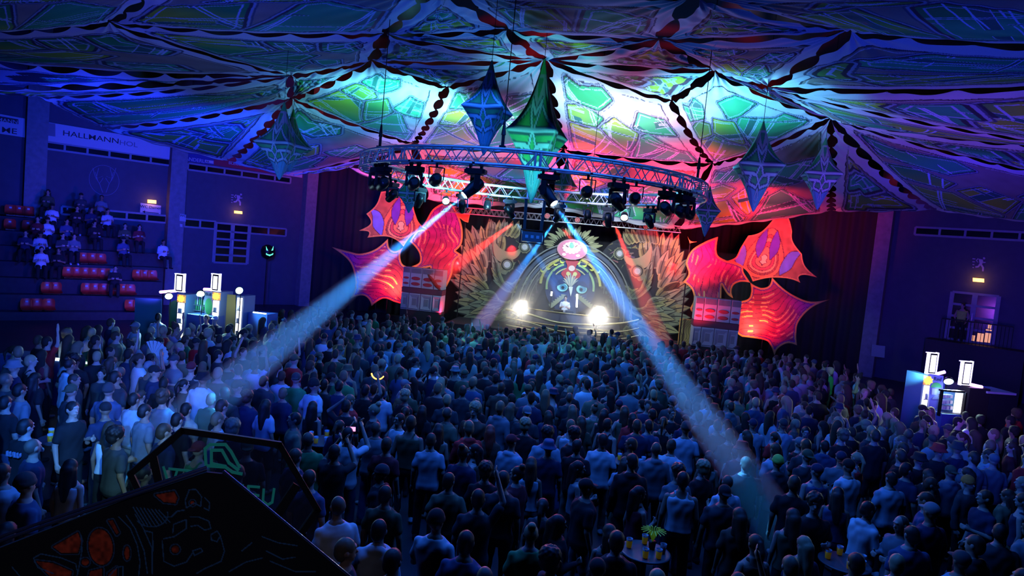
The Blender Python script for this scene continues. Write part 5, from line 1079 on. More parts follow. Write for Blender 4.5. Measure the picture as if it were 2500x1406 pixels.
tcs = ['black'] * 9 + ['charcoal'] * 4 + ['navy'] * 4 + ['grey'] * 3 + ['light'] * 4 + ['white'] * 4 + ['olive', 'brown', 'burgundy', 'denim', 'khaki', 'green', 'red', 'beige']
def rnd_look(r):
    f = r.random() < .36; k = r.choice(['fd', 'fd', 'fh', 'fd', 'fp', 'fd', 'fh', 'fu']) if f else r.choice(['md', 'md', 'ms', 'mh', 'mhh', 'mb', 'mp', 'md', 'mp', 'ms', 'md', 'md', 'mh', 'ms', 'mp', 'mh', 'mu']) if True else r.choice(['md'])
    t = r.choice(['tank', 'tank', 'tee', 'long']) if f else r.choice(['tee'] * 6 + ['long', 'long', 'tank']); h = r.choice(['long'] * 4 + ['bun', 'tail']) if f else r.choice(['short'] * 8 + ['bald', 'cap', 'curly', 'capback', 'beanie', 'bun', 'bucket', 'cap'])
    hc = r.choice(['black', 'charcoal', 'black', 'navy', 'grey', 'olive', 'burgundy']) if h in ('cap', 'capback', 'beanie', 'bucket') else r.choice(['dark'] * 4 + ['brown'] * 3 + ['fair', 'blond'])
    return k, t, r.choice(tcs), r.choice(['long'] * 8 + ['shorts']), r.choice(['black'] * 5 + ['denim', 'denim', 'charcoal', 'beige', 'khaki']), h, hc
for x, y, d in pts[:NIND]:
    for tr in range(12):
        k, t, tc, b, bc, h, hc = rnd_look(rr); yw = rr.gauss(0, .35) + (rr.choice([PI, PI / 2, -PI / 2]) if rr.random() < .1 else 0); size = (1.0 if k[0] == 'm' else .94) * rr.uniform(.95, 1.06)
        if person(x, y, k, t, tc, b, bc, h, hc, yaw=math.atan2(-(3 - x), 33 - y) + yw, size=size, shoes=d < 11) is not None: break
# ---- the rest of the crowd, too many to list one by one
def lowproto(k, t, h, b, vox):
    P = PS[k]; parts = [(union('l', body_prims(P, False), vox, 2), 0), (union('l', top_prims(P, t), vox * 1.2, 2), 1), (union('l', bottom_prims(P, b == 'shorts'), vox * 1.4, 2), 2)]
    hm = union('l', HAIRP[h][0], vox * .8, 1); dz = -.42 if P['sit'] else 0; hm.transform(Matrix.Translation((0, .01, 1.5 + dz)) @ Matrix.Rotation(P['yaw'], 4, 'Z')); parts.append((hm, 3))
    V = []; F = []; C = []; o = 0
    for me, sl in parts:
        v = np.empty(len(me.vertices) * 3, 'f'); me.vertices.foreach_get('co', v); v = v.reshape(-1, 3); f = np.array([tuple(p.vertices) for p in me.polygons if len(p.vertices) == 4]); V.append(v); F.append(f + o); C.append(np.full(len(v), sl)); o += len(v); bpy.data.meshes.remove(me)
    return np.concatenate(V), np.concatenate(F), np.concatenate(C)
def crowd_mesh(items, protos, name, label, group=None):
    VV = []; FF = []; CC = []; o = 0
    for x, y, z, yaw, s, pi_, cols in items:
        V, F, sl = protos[pi_]; c, s_ = math.cos(yaw), math.sin(yaw); R = np.array([[c, -s_, 0], [s_, c, 0], [0, 0, 1]], 'f'); VV.append(V @ R.T * s + np.array([x, y, z], 'f')); FF.append(F + o); CC.append(np.array(cols, 'f')[sl]); o += len(V)
    me = npmesh(name, np.concatenate(VV), np.concatenate(FF), np.concatenate(CC), [PRINT]); ob = bpy.data.objects.new(name, me); COL.objects.link(ob)
    tag(ob, label, 'crowd', group, 'stuff'); return ob
combos = [('md', 'tee', 'short'), ('ms', 'tee', 'short'), ('mh', 'tee', 'cap'), ('mb', 'tee', 'short'), ('mu', 'tee', 'short'), ('mf', 'long', 'bald'), ('fd', 'tank', 'long'), ('fh', 'tee', 'tail'), ('fu', 'tank', 'bun'), ('md', 'long', 'curly'), ('mp', 'tank', 'bucket'), ('fd', 'tee', 'long')]
PN = [lowproto(a, b, c, 'long', .026) for a, b, c in combos]; PF = [lowproto(a, b, c, 'long', .038) for a, b, c in combos]
def look(r):
    i = r.choice([0, 0, 0, 0, 1, 1, 1, 1, 2, 2, 3, 3, 3, 4, 6, 6, 6, 7, 7, 8, 9, 9, 10, 11, 11, 11]); h = combos[i][2]; hc = CLR[r.choice(['black', 'charcoal', 'grey', 'navy', 'olive'])] if h in ('cap', 'bucket') else HCL[r.choice(['dark'] * 3 + ['brown'] * 2 + ['fair', 'blond'])]
    return i, (r.choice(SKINS), CLR[r.choice(tcs)], CLR[r.choice(['black', 'denim', 'charcoal'])], hc)
A_, B_ = [], []
for x, y, d in pts[NIND:]:
    i, cols = look(rr); yaw = math.atan2(-(3 - x), 33 - y) + rr.gauss(0, .35) + (rr.choice([PI, 1.5, -1.5]) if rr.random() < .1 else 0)
    (A_ if d < 19 else B_).append((x, y, 0, yaw, rr.uniform(.92, 1.05), i, cols))
print('stuff', len(A_), len(B_))
crowd_mesh(A_ , PN, 'crowd', 'dense crowd of dancers in the middle distance, seen from behind')
crowd_mesh(B_, PF, 'crowd', 'dense crowd of dancers packed up to the stage, seen from behind')
# DJ
q = sp(1380, 738, 1.25); r_ = person(q.x, q.y, 'mhh', 'tee', 'white', 'long', 'black', 'short', 'dark', yaw=PI - AS, z=.75, label='DJ in a white t-shirt behind the booth, facing the hall', group=None)
# ---------------------------------------------------------------- things on and before the left and right walls
WHT = mat('white_vinyl', (.55, .57, .62), .6); INK = mat('black_ink', (.015, .015, .02), .6); REDV = mat('red_vinyl', (.35, .02, .05), .6); PICTO = mat('pictogram_paint', (.5, .42, .6), .7)
def wquad(m, pxs, side, off, t=.02):
    n = nL if side == 'L' else nR; m.prism([wallpt(x, y, side) + n * off for x, y in pxs], n, t)
def wtext(name, body, px, py, hpx, side, m, parent, off=.08, sx=1.):
    n = nL if side == 'L' else nR; d = dL if side == 'L' else dR; p = wallpt(px, py, side) + n * off; d = d if d.x > 0 else -d
    sz = hpx / FPX * proj(p)[2] * 1.35; M = Matrix.Translation(p) @ Matrix(((d.x, 0, n.x, 0), (d.y, 0, n.y, 0), (0, 1, 0, 0), (0, 0, 0, 1))) @ Matrix.Diagonal((sx, 1, 1, 1))
    return text(name, body, sz, M, m, parent)
def level(pxs, side):
    """level banner corners: tl, tr, br, bl px -> level 3D quad"""
    n = nL if side == 'L' else nR; q = [wallpt(x, y, side) for x, y in pxs]; return q
b = thing('banner', wallpt(260, 360, 'L') + nL * .1, 'long white sponsor banner with black lettering high on the left wall', 'banner'); m = MB(); wquad(m, [(100, 296), (425, 350), (422, 390), (100, 342)], 'L', .14); m.build('vinyl_sheet', WHT, b)
wtext('lettering', 'HALLMANN', 222, 336, 13, 'L', INK, b, .17, 1.25); wtext('lettering', 'HOL', 312, 352, 12, 'L', mat('grey_ink', (.2, .2, .25)), b, .17, 1.2)
m = MB(); wquad(m, [(112, 300), (134, 303), (134, 334), (112, 331)], 'L', .165, .01); wquad(m, [(117, 305), (129, 307), (129, 330), (117, 328)], 'L', .172, .01); m.build('house_emblem', mat('grey_ink', (.2, .2, .25)), b)
b = thing('banner', wallpt(30, 310, 'L') + nL * .1, 'white and dark sponsor banner at the far left edge, partly out of frame', 'banner'); m = MB(); wquad(m, [(-60, 268), (60, 290), (60, 336), (-60, 318)], 'L', .14); m.build('vinyl_sheet', WHT, b)
m = MB(); wquad(m, [(-60, 274), (44, 292), (44, 304), (-60, 286)], 'L', .16, .01); m.build('dark_field', INK, b); wtext('lettering', 'MANN', 18, 296, 9, 'L', WHT, b, .18, 1.1); wtext('lettering', 'ME', 22, 320, 14, 'L', INK, b, .17, 1.3)
b = thing('banner', wallpt(590, 405, 'L') + nL * .1, 'dark red sponsor banner with white slogan between two pillars', 'banner'); m = MB(); wquad(m, [(455, 366), (737, 408), (735, 434), (455, 394)], 'L', .14); m.build('vinyl_sheet', REDV, b)
m = MB(); wquad(m, [(455, 366), (520, 376), (520, 403), (455, 394)], 'L', .15); m.build('blue_field', mat('blue_vinyl', (.02, .04, .25)), b); m = MB(); wquad(m, [(690, 402), (737, 408), (735, 434), (688, 427)], 'L', .155); m.build('white_field', WHT, b)
wtext('lettering', 'ANDERL', 474, 391, 9, 'L', WHT, b, .17, .95); wtext('lettering', 'BLEIBEN WIR AM BALL', 608, 405, 7.5, 'L', WHT, b, .17, 1.0); m = MB(); wquad(m, [(498, 390), (519, 393), (519, 400), (498, 397)], 'L', .17); m.build('small_field', WHT, b); wtext('lettering', 'AK', 504, 395, 5, 'L', INK, b, .19)
# exit lights, pictograms, notice
EXM = mat('exit_light_face', (1, .6, .2), .4, emis=(1, .38, .06), es=5); EXG = mat('exit_green', (.1, .5, .1), .4, emis=(.2, .9, .15), es=3)
for px, py, w, h_, side, lab, g in ((368, 492, 20, 8, 'L', 'glowing orange exit light above the WC notice board', 0), (578, 518, 18, 6, 'L', 'glowing orange exit light over the left double door', 1), (2390, 684, 27, 9, 'R', 'glowing yellow exit light over the right double door', 1)):
    n = nL if side == 'L' else nR; p = wallpt(px, py, side) + n * .2; b = thing('exit_light', p, lab, 'exit sign'); s = w / 20 * .09
    m = MB(); wquad(m, [(px - w / 2, py - h_ / 2 - 1), (px + w / 2, py - h_ / 2 + s * 10), (px + w / 2, py + h_ / 2 + 1), (px - w / 2, py + h_ / 2 - s * 10)], side, .3, .12); m.build('housing', EXM, b)
    if g:
        m = MB(); [wquad(m, [(px + k - 1.6, py - 2), (px + k + 1.2, py - 2), (px + k + 1.2, py + 2.2), (px + k - 1.6, py + 2.2)], side, .33, .02) for k in (-4, 0, 4)]; m.build('green_symbol', EXG, b)
    point('exit_glow', p + n * .35, (1, .35, .08), 1.6, .06)
def runner(cx, cy, s, side, lab):
    m = MB(); Q = lambda pts: wquad(m, [(cx + x * s, cy + y * s + x * s * .09) for x, y in pts], side, .04, .02)
    Q([(9 + 2.4 * math.cos(i * PI / 5), -13 + 2.4 * math.sin(i * PI / 5)) for i in range(10)]); Q([(-2, -11), (7, -10), (6, -2), (0, 1)]); Q([(0, -1), (4, -2), (9, 6), (8, 14), (5, 14), (5, 7)]); Q([(-1, -1), (2, 2), (-3, 7), (-9, 8), (-9, 5), (-4, 4)])
    Q([(6, -9), (8, -5), (12, -6), (12, -4), (7, -3)]); Q([(-2, -11), (-6, -7), (-3, -4), (-4, -3), (-8, -7), (-4, -12)])
    for i in range(4): Q([(-15, -11 + i * 6), (-9 - i, -11 + i * 6), (-9 - i, -9 + i * 6), (-15, -9 + i * 6)])
    tag(m.build('pictogram', PICTO), lab, 'wall sign')
runner(579, 487, 1.0, 'L', 'painted running-man pictogram on the wall over the left exit light'); runner(2392, 645, 1.18, 'R', 'painted running-man pictogram on the right wall over the exit light')
b = thing('notice_board', wallpt(367, 510, 'L') + nL * .1, 'white notice board pointing the way to the toilets with an arrow', 'sign'); m = MB(); wquad(m, [(342, 495), (392, 502), (391, 526), (341, 519)], 'L', .1); m.build('sheet', WHT, b)
wtext('lettering', 'WC Damen', 367, 506, 7, 'L', INK, b, .13); m = MB(); wquad(m, [(350, 516), (386, 520), (386, 521.5), (350, 517.5)], 'L', .13); wquad(m, [(346, 516.5), (353, 513.5), (353, 520.5)], 'L', .13); m.build('arrow', INK, b)
b = thing('paper_notice', wallpt(438, 528, 'L') + nL * .7, 'small white WC notice taped to the pillar', 'sign'); m = MB(); wquad(m, [(431, 521), (446, 523), (445, 540), (430, 538)], 'L', .66); wquad(m, [(431, 545), (437, 546), (437, 553), (431, 552)], 'L', .66); m.build('sheet', WHT, b); wtext('lettering', 'WC', 438, 526, 6, 'L', INK, b, .69)
# round antler emblem painted on the wall
m = MB(); EP = lambda a, r: (254 + r * math.cos(a) * 1.0, 440 + r * math.sin(a) + r * math.cos(a) * .1)
for i in range(40): a, c = i * PI / 20, (i + 1) * PI / 20; wquad(m, [EP(a, 37), EP(c, 37), EP(c, 36), EP(a, 36)], 'L', .02, .01)
for s in (-1, 1):
    for pl in ([(4, 30), (12, 8), (20, -4), (14, -30)], [(20, -4), (24, -14), (28, -30)], [(16, 2), (22, -20)], [(12, 8), (5, -2), (3, -6)], [(20, -4), (9, -8), (4, -10)]):
        for (x0, y0), (x1, y1) in zip(pl, pl[1:]): wquad(m, [(254 + s * x0, 440 + y0), (254 + s * x0 + 1.4, 440 + y0), (254 + s * x1 + 1.4, 440 + y1), (254 + s * x1, 440 + y1)], 'L', .02, .01)
tag(m.build('wall_emblem', mat('faint_paint', (.2, .24, .35), .7)), 'faint round emblem with antlers painted on the left wall', 'wall emblem')
# ---------------------------------------------------------------- bleachers
SEATM = mat('red_seat_plastic', (.75, .04, .02), .4); STEP = mat('bleacher_concrete', (.05, .055, .07), .85, bump=.2, bscale=5, var=.5)
def rowpt(k, px):
    base = gp(225, 27.2 + .62 * k); r = ray(px, 600); r2 = Vector((r.x, r.y, 0)); n = nL; t = (base - Vector((0, 0, 0))).dot(n) / r2.dot(n); return Vector((r2.x * t, r2.y * t, 0))
ORD_ = ['lowest', 'second', 'third', 'fourth', 'fifth', 'sixth', 'topmost']
ROWZ = [.75, 1.35, 1.95, 2.55, 3.15, 3.75, 4.35]
for k, z in enumerate(ROWZ):
    a = rowpt(k, -420); b = rowpt(k, 400 if k < 5 else 330); d = (b - a); L = d.length; c = (a + b) / 2 - nL * .1
    m = MB(); m.box((c.x, c.y, (z - .42) / 2), (L, .62, z - .42), RL); tag(m.build('bleacher_step', STEP), 'concrete bleacher step, %s up from the hall floor' % ORD_[k], 'bleacher', 'bleacher steps on the left')
seat0 = None; ORD = ['first', 'second', 'third', 'fourth', 'fifth', 'sixth', 'seventh', 'eighth', 'ninth', 'tenth', 'eleventh', 'twelfth']
def seat(p, label, group):
    global seat0
    z = p.z
    if seat0 is None:
        seat0 = thing('stadium_seat', (0, 0, 0), 'x', 'seat')
        m = MB(); V = []; nx, ny = 7, 9
        for j in range(ny):
            t = j / (ny - 1)
            for i in range(nx):
                u = i / (nx - 1) * 2 - 1
                if t < .55: k = t / .55; y = -.38 + .36 * k; zz = .0 + .025 * u * u - .015 * math.sin(PI * k) + (.0 if k > .15 else -.03)
                else: k = (t - .55) / .45; y = -.0 + .07 * k; zz = .03 + .34 * k; y -= .05 * u * u
                V.append((u * .21 * (1 if t < .9 else .8), y, zz))
        F = [(j * nx + i, j * nx + i + 1, (j + 1) * nx + i + 1, (j + 1) * nx + i) for j in range(ny - 1) for i in range(nx - 1)]
        m.add(V + [(x, y + (.02 if zz > .05 else 0), zz - .025) for x, y, zz in V], F + [tuple(q + len(V) for q in f)[::-1] for f in F], smooth=True); o = m.build('seat_shell', SEATM); o.parent = seat0
        m = MB(); m.box((0, -.1, -.06), (.3, .2, .09)); o = m.build('bracket', BLACKM); o.parent = seat0
        m = MB(); m.box((0, .02, .25), (.09, .012, .07)); o = m.build('number_plate', WHT); o.parent = seat0; s = seat0
    else:
        s = seat0.copy(); COL.objects.link(s)
        for c in list(seat0.children): q = c.copy(); COL.objects.link(q); q.parent = s
    s.location = p; s.rotation_euler = (0, 0, math.atan2(dL.y, dL.x)); tag(s, label, 'seat', group); return s
ROWDEF = [(1, [(120, 136), (136, 136)], 'short pair on the second step'), (1, [217 + 21 * i for i in range(4)] + [308, 324], 'broken row on the second step'), (2, [170 + 21 * i for i in range(6)], 'full row of six on the third step'), (0, [72, 97, 126], 'front step at the left'), (0, [326, 346, 366], 'front step above the bar roof'),
          (3, [206, 228, 248], 'fourth step'), (2, [340, 358, 376], 'third step, dim end beside the pillar'), (5, [22, 66], 'sixth step at the far left'), (6, [22, 44, 66], 'top step at the far left')]
for k, xs, nm in ROWDEF:
    for i, x in enumerate(xs):
        x = x if not isinstance(x, tuple) else x[0]; p = rowpt(k, x); p.z = ROWZ[k] - .42 + .14 + .0; p = p - nL * .05
        if k == 1 and nm.startswith('short') and i == 1: p = rowpt(k, 141) - nL * .05; p.z = ROWZ[k] - .28
        seat(p, '%s empty red seat from the left, %s' % (ORD[i], nm), 'red bleacher seats')
CLRN = ['white', 'black', 'navy', 'light', 'charcoal', 'grey', 'burgundy', 'white', 'denim', 'black', 'olive']
SITP = [(2, 100), (2, 142), (3, 60), (3, 96), (3, 150), (3, 178), (4, 88), (4, 112), (4, 158), (4, 225), (4, 300), (5, 122), (5, 182), (5, 216), (5, 256), (6, 190), (6, 240), (4, 335), (3, 395), (3, 298), (1, 282), (6, 110)]
for i, (k, px) in enumerate(SITP):
    p = rowpt(k, px) - nL * -.0; z = ROWZ[k] - .42 - .0 ; lab = 'person in %s %s sitting %s from the left on the %s bleacher step' % (CLRN[i % 11] if CLRN[i % 11] != 'light' else 'pale blue', 'top', ORD[sum(1 for a, b in SITP if a == k and b < px)], ORD_[k])
    person(p.x + nL.x * .25, p.y + nL.y * .25, 'sit', 'tee' if i % 3 else 'long', CLRN[i % 11], 'long', 'black', ('short', 'long', 'short', 'cap')[i % 4], 'black' if i % 4 == 3 else 'dark', yaw=math.atan2(nL.y, nL.x) - PI / 2 + .3 * math.sin(i * 5), z=z - .0, label=lab, group='people on the bleachers')
# ---------------------------------------------------------------- left drinks bar
PANE_ON = mat('backlit_white', (1, 1, 1), .4, emis=(.95, .95, 1), es=1.1); FR_ON = mat('lit_frame', (1, 1, 1), .4, emis=(.75, .7, 1), es=2); VIO = mat('violet_tube', (1, 1, 1), .4, emis=(.75, .3, 1), es=5)
FRIDGE_ON = mat('fridge_glow', (1, 1, 1), .3, emis=(1, .97, .85), es=1.6); ORG = mat('orange_badge', (1, .5, .05), .5, emis=(1, .5, .04), es=3); CAN = mat('bottle_green', (.05, .4, .12), .3); BARB = mat('bar_blue_board', (.06, .12, .35), .6); BARG = mat('bar_green_board', (.08, .5, .12), .6); SILV = mat('can_silver', (.5, .55, .6), .3, .5)
class Bar:
    def __init__(s, px, py, d, ang):
        s.p = atd(px, py, d); s.n = Vector((math.sin(ang), -math.cos(ang), 0)); s.r = Vector((math.cos(ang), math.sin(ang), 0)); s.R = Matrix.Rotation(ang, 3, 'Z')
    def pt(s, x, y, off=0): return onplane(x, y, s.p + s.n * off, s.n)
    def box(s, m, x0, y0, x1, y1, off, t, floor=False):
        a = s.pt(x0, (y0 + y1) / 2, off); b = s.pt(x1, (y0 + y1) / 2, off); zt = s.pt((x0 + x1) / 2, y0, off).z; zb = 0.0 if floor else s.pt((x0 + x1) / 2, y1, off).z
        c = (a + b) / 2; m.box((c.x - s.n.x * t / 2, c.y - s.n.y * t / 2, (zt + zb) / 2), ((b - a).dot(s.r), t, zt - zb), s.R); return c, (b - a).dot(s.r), zt, zb
LB = Bar(500, 740, 21, math.radians(-12))
def lightbox(B, x0, y0, x1, y1, off, lab):
    c = B.pt((x0 + x1) / 2, y1, off); root = thing('light_box_sign', c, lab, 'illuminated sign'); m = MB()
    for a in ((x0, y0, x0 + 2, y1), (x1 - 2, y0, x1, y1), (x0, y0, x1, y0 + 2), (x0, y1 - 2, x1, y1)): B.box(m, *a, off + .03, .1)
    m.build('lit_frame', FR_ON, root); m = MB(); B.box(m, x0 + 1, y0 + 1, x1 - 1, y1 - 1, off + .01, .09); m.build('case', BLACKM, root); m = MB(); B.box(m, x0 + 5, y0 + 6, x1 - 5, y1 - 5, off + .02, .04); m.build('lit_panel', PANE_ON, root); return root
def fridge(B, x0, y0, x1, y1, off, lab, badge=True, big=False):
    c = B.pt((x0 + x1) / 2, y1, off); root = thing('drinks_fridge', (c.x, c.y, 0), lab, 'fridge'); m = MB(); cc, w, zt, zb = B.box(m, x0, y0, x1, y1, off, .6, True); m.build('body', mat('fridge_body', (.12, .2, .35), .4), root)
    n = B.n; f = cc; hd = .28 if badge else .06; m = MB(); m.box((f.x + n.x * .02, f.y + n.y * .02, (zt - hd + .1) / 2 + .0), (w - .1, .04, zt - hd - .1), B.R); m.build('glass_door', FRIDGE_ON, root)
    m = MB()
    for k in range(5):
        z = .3 + (zt - hd - .3) * k / 5; m.box((f.x + n.x * .05, f.y + n.y * .05, z), (w - .12, .02, .02), B.R)
        for j in range(4): q = f + B.r * ((j - 1.5) * (w - .2) / 4); m.tube((q.x + n.x * .06, q.y + n.y * .06, z + .01), (q.x + n.x * .06, q.y + n.y * .06, z + .15), .025, n=6)
    m.build('shelves', SILV, root)
    if badge:
        m = MB(); m.box((f.x + n.x * .02, f.y + n.y * .02, zt - .14), (w - .02, .03, .24), B.R); m.build('header', mat('header_board', (.6, .35, .1), .5, emis=(.8, .35, .1), es=.6), root); m = MB(); q = []
        for i in range(16): a = i * PI / 8; rr_ = .12 if i % 2 else .085; v = B.r * (rr_ * 1.15 * math.cos(a)); q.append((f.x + v.x + n.x * .06, f.y + v.y + n.y * .06, zt - .14 + rr_ * math.sin(a)))
        m.prism(q, n, .02); m.build('badge', ORG, root)
    return root
lightbox(LB, 426, 668, 448, 713, .1, 'left white light box standing on the left drinks bar'); lightbox(LB, 515, 668, 535, 711, .1, 'right white light box standing on the left drinks bar')
fridge(LB, 432, 718, 453, 795, .1, 'brightly glowing fridge under the left light box'); fridge(LB, 518, 712, 538, 790, .1, 'glowing fridge beside the board reading Bull'); fridge(LB, 576, 722, 594, 790, .0, 'narrow picture fridge at the right end of the left bar', False)
def tube(B, a, b, off, lab):
    m = MB(); m.tube(B.pt(*a, off), B.pt(*b, off), .045, n=8); tag(m.build('violet_light_tube', VIO), lab, 'light tube')
tube(LB, (391, 713), (430, 710), .08, 'violet light tube left of the first light box'); tube(LB, (498, 706), (519, 707), .08, 'short violet light tube beside the second light box')
def board(B, pxs, off, m_, lab, cat='board', name='bar_board'):
    m = MB(); m.prism([B.pt(x, y, off) for x, y in pxs], B.n, .04); return tag(m.build(name, m_), lab, cat)
board(LB, [(330, 727), (394, 730), (388, 899), (324, 895)], -.4, mat('teal_board', (.05, .3, .35)), 'teal board forming the left end of the left bar')
board(LB, [(413, 740), (425, 733), (431, 733), (429, 899), (415, 897), (412, 760)], -.1, BARG, 'green board left of the glowing fridge')
b = board(LB, [(500, 711), (518, 713), (516, 899), (498, 897)], .13, mat('pale_board', (.35, .4, .5), .6), 'pale board reading Bull beside the fridge', 'sign', 'brand_board')
def btext(B, body, px, py, hpx, off, m_, parent, ang=0):
    p = B.pt(px, py, off); sz = hpx / FPX * proj(p)[2] * 1.35; M = Matrix.Translation(p) @ Matrix(((B.r.x, 0, B.n.x, 0), (B.r.y, 0, B.n.y, 0), (0, 1, 0, 0), (0, 0, 0, 1))) @ Matrix.Rotation(ang, 4, 'Z'); o = text('lettering', body, sz, M, m_, None)
    o.parent = parent; o.matrix_parent_inverse = Matrix.Translation(-parent.location); return o
btext(LB, 'Bull', 509, 719, 8, .15, mat('navy_ink', (.02, .03, .12)), b); m = MB(); m.prism([LB.pt(x, y, .15) for x, y in ell(509, 748, 9, 20, 0, 2 * PI, 24)], LB.n, .01); o = m.build('green_disc', BARG, b)
board(LB, [(547, 718), (575, 720), (571, 899), (542, 897)], -.2, mat('mustard_board', (.4, .34, .1)), 'mustard yellow booth wall between the two right fridges')
sh = thing('bottle_shelf', LB.pt(478, 757, -.3), 'back shelf crowded with green and silver bottles in the left bar', 'shelf'); m = MB()
for y in (744, 757): LB.box(m, 455, y, 500, y + 1.4, -.25, .3)
m.build('boards', SILV, sh); 
for i in range(16):
    x = 457 + i * 2.75; y = 744 if i % 2 else 757; p = LB.pt(x, y, -.35); m = MB(); m.lathe([(.035, 0), (.035, .14), (.014, .2), (.014, .25)], 8, Matrix.Translation(p)); tag(m.build('bottle', (CAN if i % 3 else SILV)), '%s bottle, %s from the left on the %s board of the left bar shelf' % ('green' if i % 3 else 'silver', ORD[i // 2], 'upper' if i % 2 else 'lower'), 'bottle', 'bottles on the %s %s board' % ('upper' if i % 2 else 'lower', 'green' if i % 3 else 'silver'))
ct = MB(); LB.box(ct, 455, 770, 518, 790, .5, .6, True); tag(ct.build('bar_counter', BARB), 'blue front counter of the left drinks bar', 'bar counter')
ct = thing('side_counter', LB.pt(632, 770, -.2), 'counter with a glowing front edge right of the left bar', 'bar counter'); m = MB(); LB.box(m, 606, 765, 652, 790, -.2, .6, True); m.build('body', BARB, ct); m = MB(); LB.box(m, 617, 763, 648, 765.5, -.18, .06); m.build('lit_edge', mat('lit_edge', (1, 1, 1), .4, emis=(.6, .85, 1), es=4), ct)
def barlamp(B, px, py, off, lab, tgt, col, w):
    p = B.pt(px, py, off); root = thing('flood_lamp', p, lab, 'stage light'); d = (Vector(tgt) - p).normalized(); M = Matrix.Translation(p) @ d.to_track_quat('Z', 'Y').to_matrix().to_4x4(); m = MB(); m.lathe([(.05, -.12), (.11, -.06), (.13, 0), (.12, .01)], 14, M); m.tube(p - B.n * .08, Vector((p.x, p.y, 0)) - B.n * .08, .015, n=5); m.build('housing', BLACKM, root)
    m = MB(); m.lathe([(0, .015), (.1, .02), (.12, .0)], 14, M); m.build('lens', mat('cyan_lens', (1, 1, 1), .3, emis=(.5, .9, 1), es=4), root); spot('bar_spot', p + d * .1, tgt, col, w, 70, .6, .08)
CY2 = (.25, .8, 1)
barlamp(LB, 412, 723, .4, 'round flood lamp left of the glowing fridge', LB.pt(430, 830, 2), CY2, 60); barlamp(LB, 490, 717, .4, 'bright round flood lamp in the middle of the left bar', LB.pt(480, 790, 1.5), CY2, 120); barlamp(LB, 584, 709, .3, 'round flood lamp on top of the narrow fridge', LB.pt(640, 800, 2.5), CY2, 90)
spot('bar_glow', LB.pt(478, 722, .3), LB.pt(478, 850, 2.5), CY2, 260, 110, .6, .1); spot('bar_glow', LB.pt(442, 735, .4), LB.pt(442, 860, 2.5), (.6, .95, 1), 160, 110, .6, .1); spot('bar_glow', LB.pt(530, 735, .4), LB.pt(530, 860, 2.5), (.6, .95, 1), 120, 110, .6, .1)
for px, py, k, tc, hair, hc, yw, lab in ((385, 800, 'md', 'white', 'short', 'dark', 0, 'person in a white t-shirt at the teal end of the left bar'), (526, 773, 'mh', 'navy', 'cap', 'light', PI, 'barkeeper in navy with a pale cap before the right fridge'), (505, 775, 'mhh', 'navy', 'short', 'dark', PI, 'barkeeper in navy behind the left bar counter')):
    p = LB.pt(px, py, .0 if yw else 1.2); q = LB.pt(px, py, .75 if yw else 1.6); person(q.x, q.y, k, 'tee', tc, 'long', 'black', hair, hc, yaw=yw, label=lab, group=None)
# bar counter at the left edge
a = atz(70, 868, 1.12); b_ = atz(235, 886, 1.12); d = (b_ - a).normalized(); ang = math.atan2(d.y, d.x); c = (a + b_) / 2; ctr = thing('side_bar_counter', (c.x, c.y, 0), 'bar counter with a glowing white edge at the left edge of the hall', 'bar counter'); m = MB(); m.box((c.x, c.y + .3, .54), ((b_ - a).length + 1.5, .6, 1.08), Matrix.Rotation(ang, 3, 'Z')); m.build('body', BARB, ctr)
m = MB(); m.box((c.x, c.y + .02, 1.1), ((b_ - a).length, .08, .05), Matrix.Rotation(ang, 3, 'Z')); m.build('lit_edge', mat('lit_edge', (1, 1, 1), .4, emis=(.6, .85, 1), es=4), ctr)
# ---------------------------------------------------------------- right drinks bar
RB_ = Bar(2315, 950, 17.6, math.radians(8))
lightbox(RB_, 2267, 861, 2290, 914, .1, 'left white light box on the right drinks bar'); lightbox(RB_, 2349, 882, 2374, 941, .1, 'right white light box on the right drinks bar')
fridge(RB_, 2250, 915, 2270, 985, .15, 'glowing fridge with an orange badge left of the board reading Red'); fridge(RB_, 2330, 942, 2358, 1000, -.35, 'fridge with an orange badge behind the glazed counter cabinet')
b = board(RB_, [(2272, 913), (2304, 918), (2293, 1115), (2261, 1112)], .2, mat('lilac_board', (.3, .33, .7)), 'lilac board reading Red in the right drinks bar', 'sign', 'brand_board'); btext(RB_, 'Red', 2289, 926, 10, .22, mat('navy_ink', (.02, .03, .12)), b, -.04)
for px, py, r1, r2, mm in ((2286, 946, 13, 12, BARG), (2290, 975, 14, 10, mat('pale_board', (.35, .4, .5)))): m = MB(); m.prism([RB_.pt(x, y, .22) for x, y in ell(px, py, r1, r2, PI, 2 * PI, 16)], RB_.n, .01); m.build('painted_arc', mm, b)
m = MB(); m.prism([RB_.pt(x, y, .25) for x, y in ((2276, 948), (2287, 949), (2286, 964), (2275, 963))], RB_.n, .01); tag(m.build('paper_sheet', WHT), 'white paper sheet pinned on the lilac board', 'paper')
cab = thing('glazed_cabinet', RB_.pt(2328, 1010, .7), 'black framed glazed counter cabinet glowing at the right bar', 'display cabinet'); m = MB()
for a in ((2297, 953, 2300, 1016), (2354, 958, 2357.5, 1022), (2297, 953, 2357, 957), (2297, 1010, 2357, 1013)): RB_.box(m, *a, .75, .08)
m.build('frame', BLACKM, cab); m = MB(); RB_.box(m, 2332, 960, 2352, 1008, .6, .04); m.build('lit_panel', FRIDGE_ON, cab); m = MB(); RB_.box(m, 2299, 958, 2356, 1012, .3, .05); m.build('back_panel', mat('cyan_board', (.15, .4, .6), .4), cab)
m = MB()
for i in range(9): RB_.box(m, 2302 + (i % 3) * 9, 964 + (i // 3) * 14, 2308 + (i % 3) * 9, 972 + (i // 3) * 14, .5, .15)
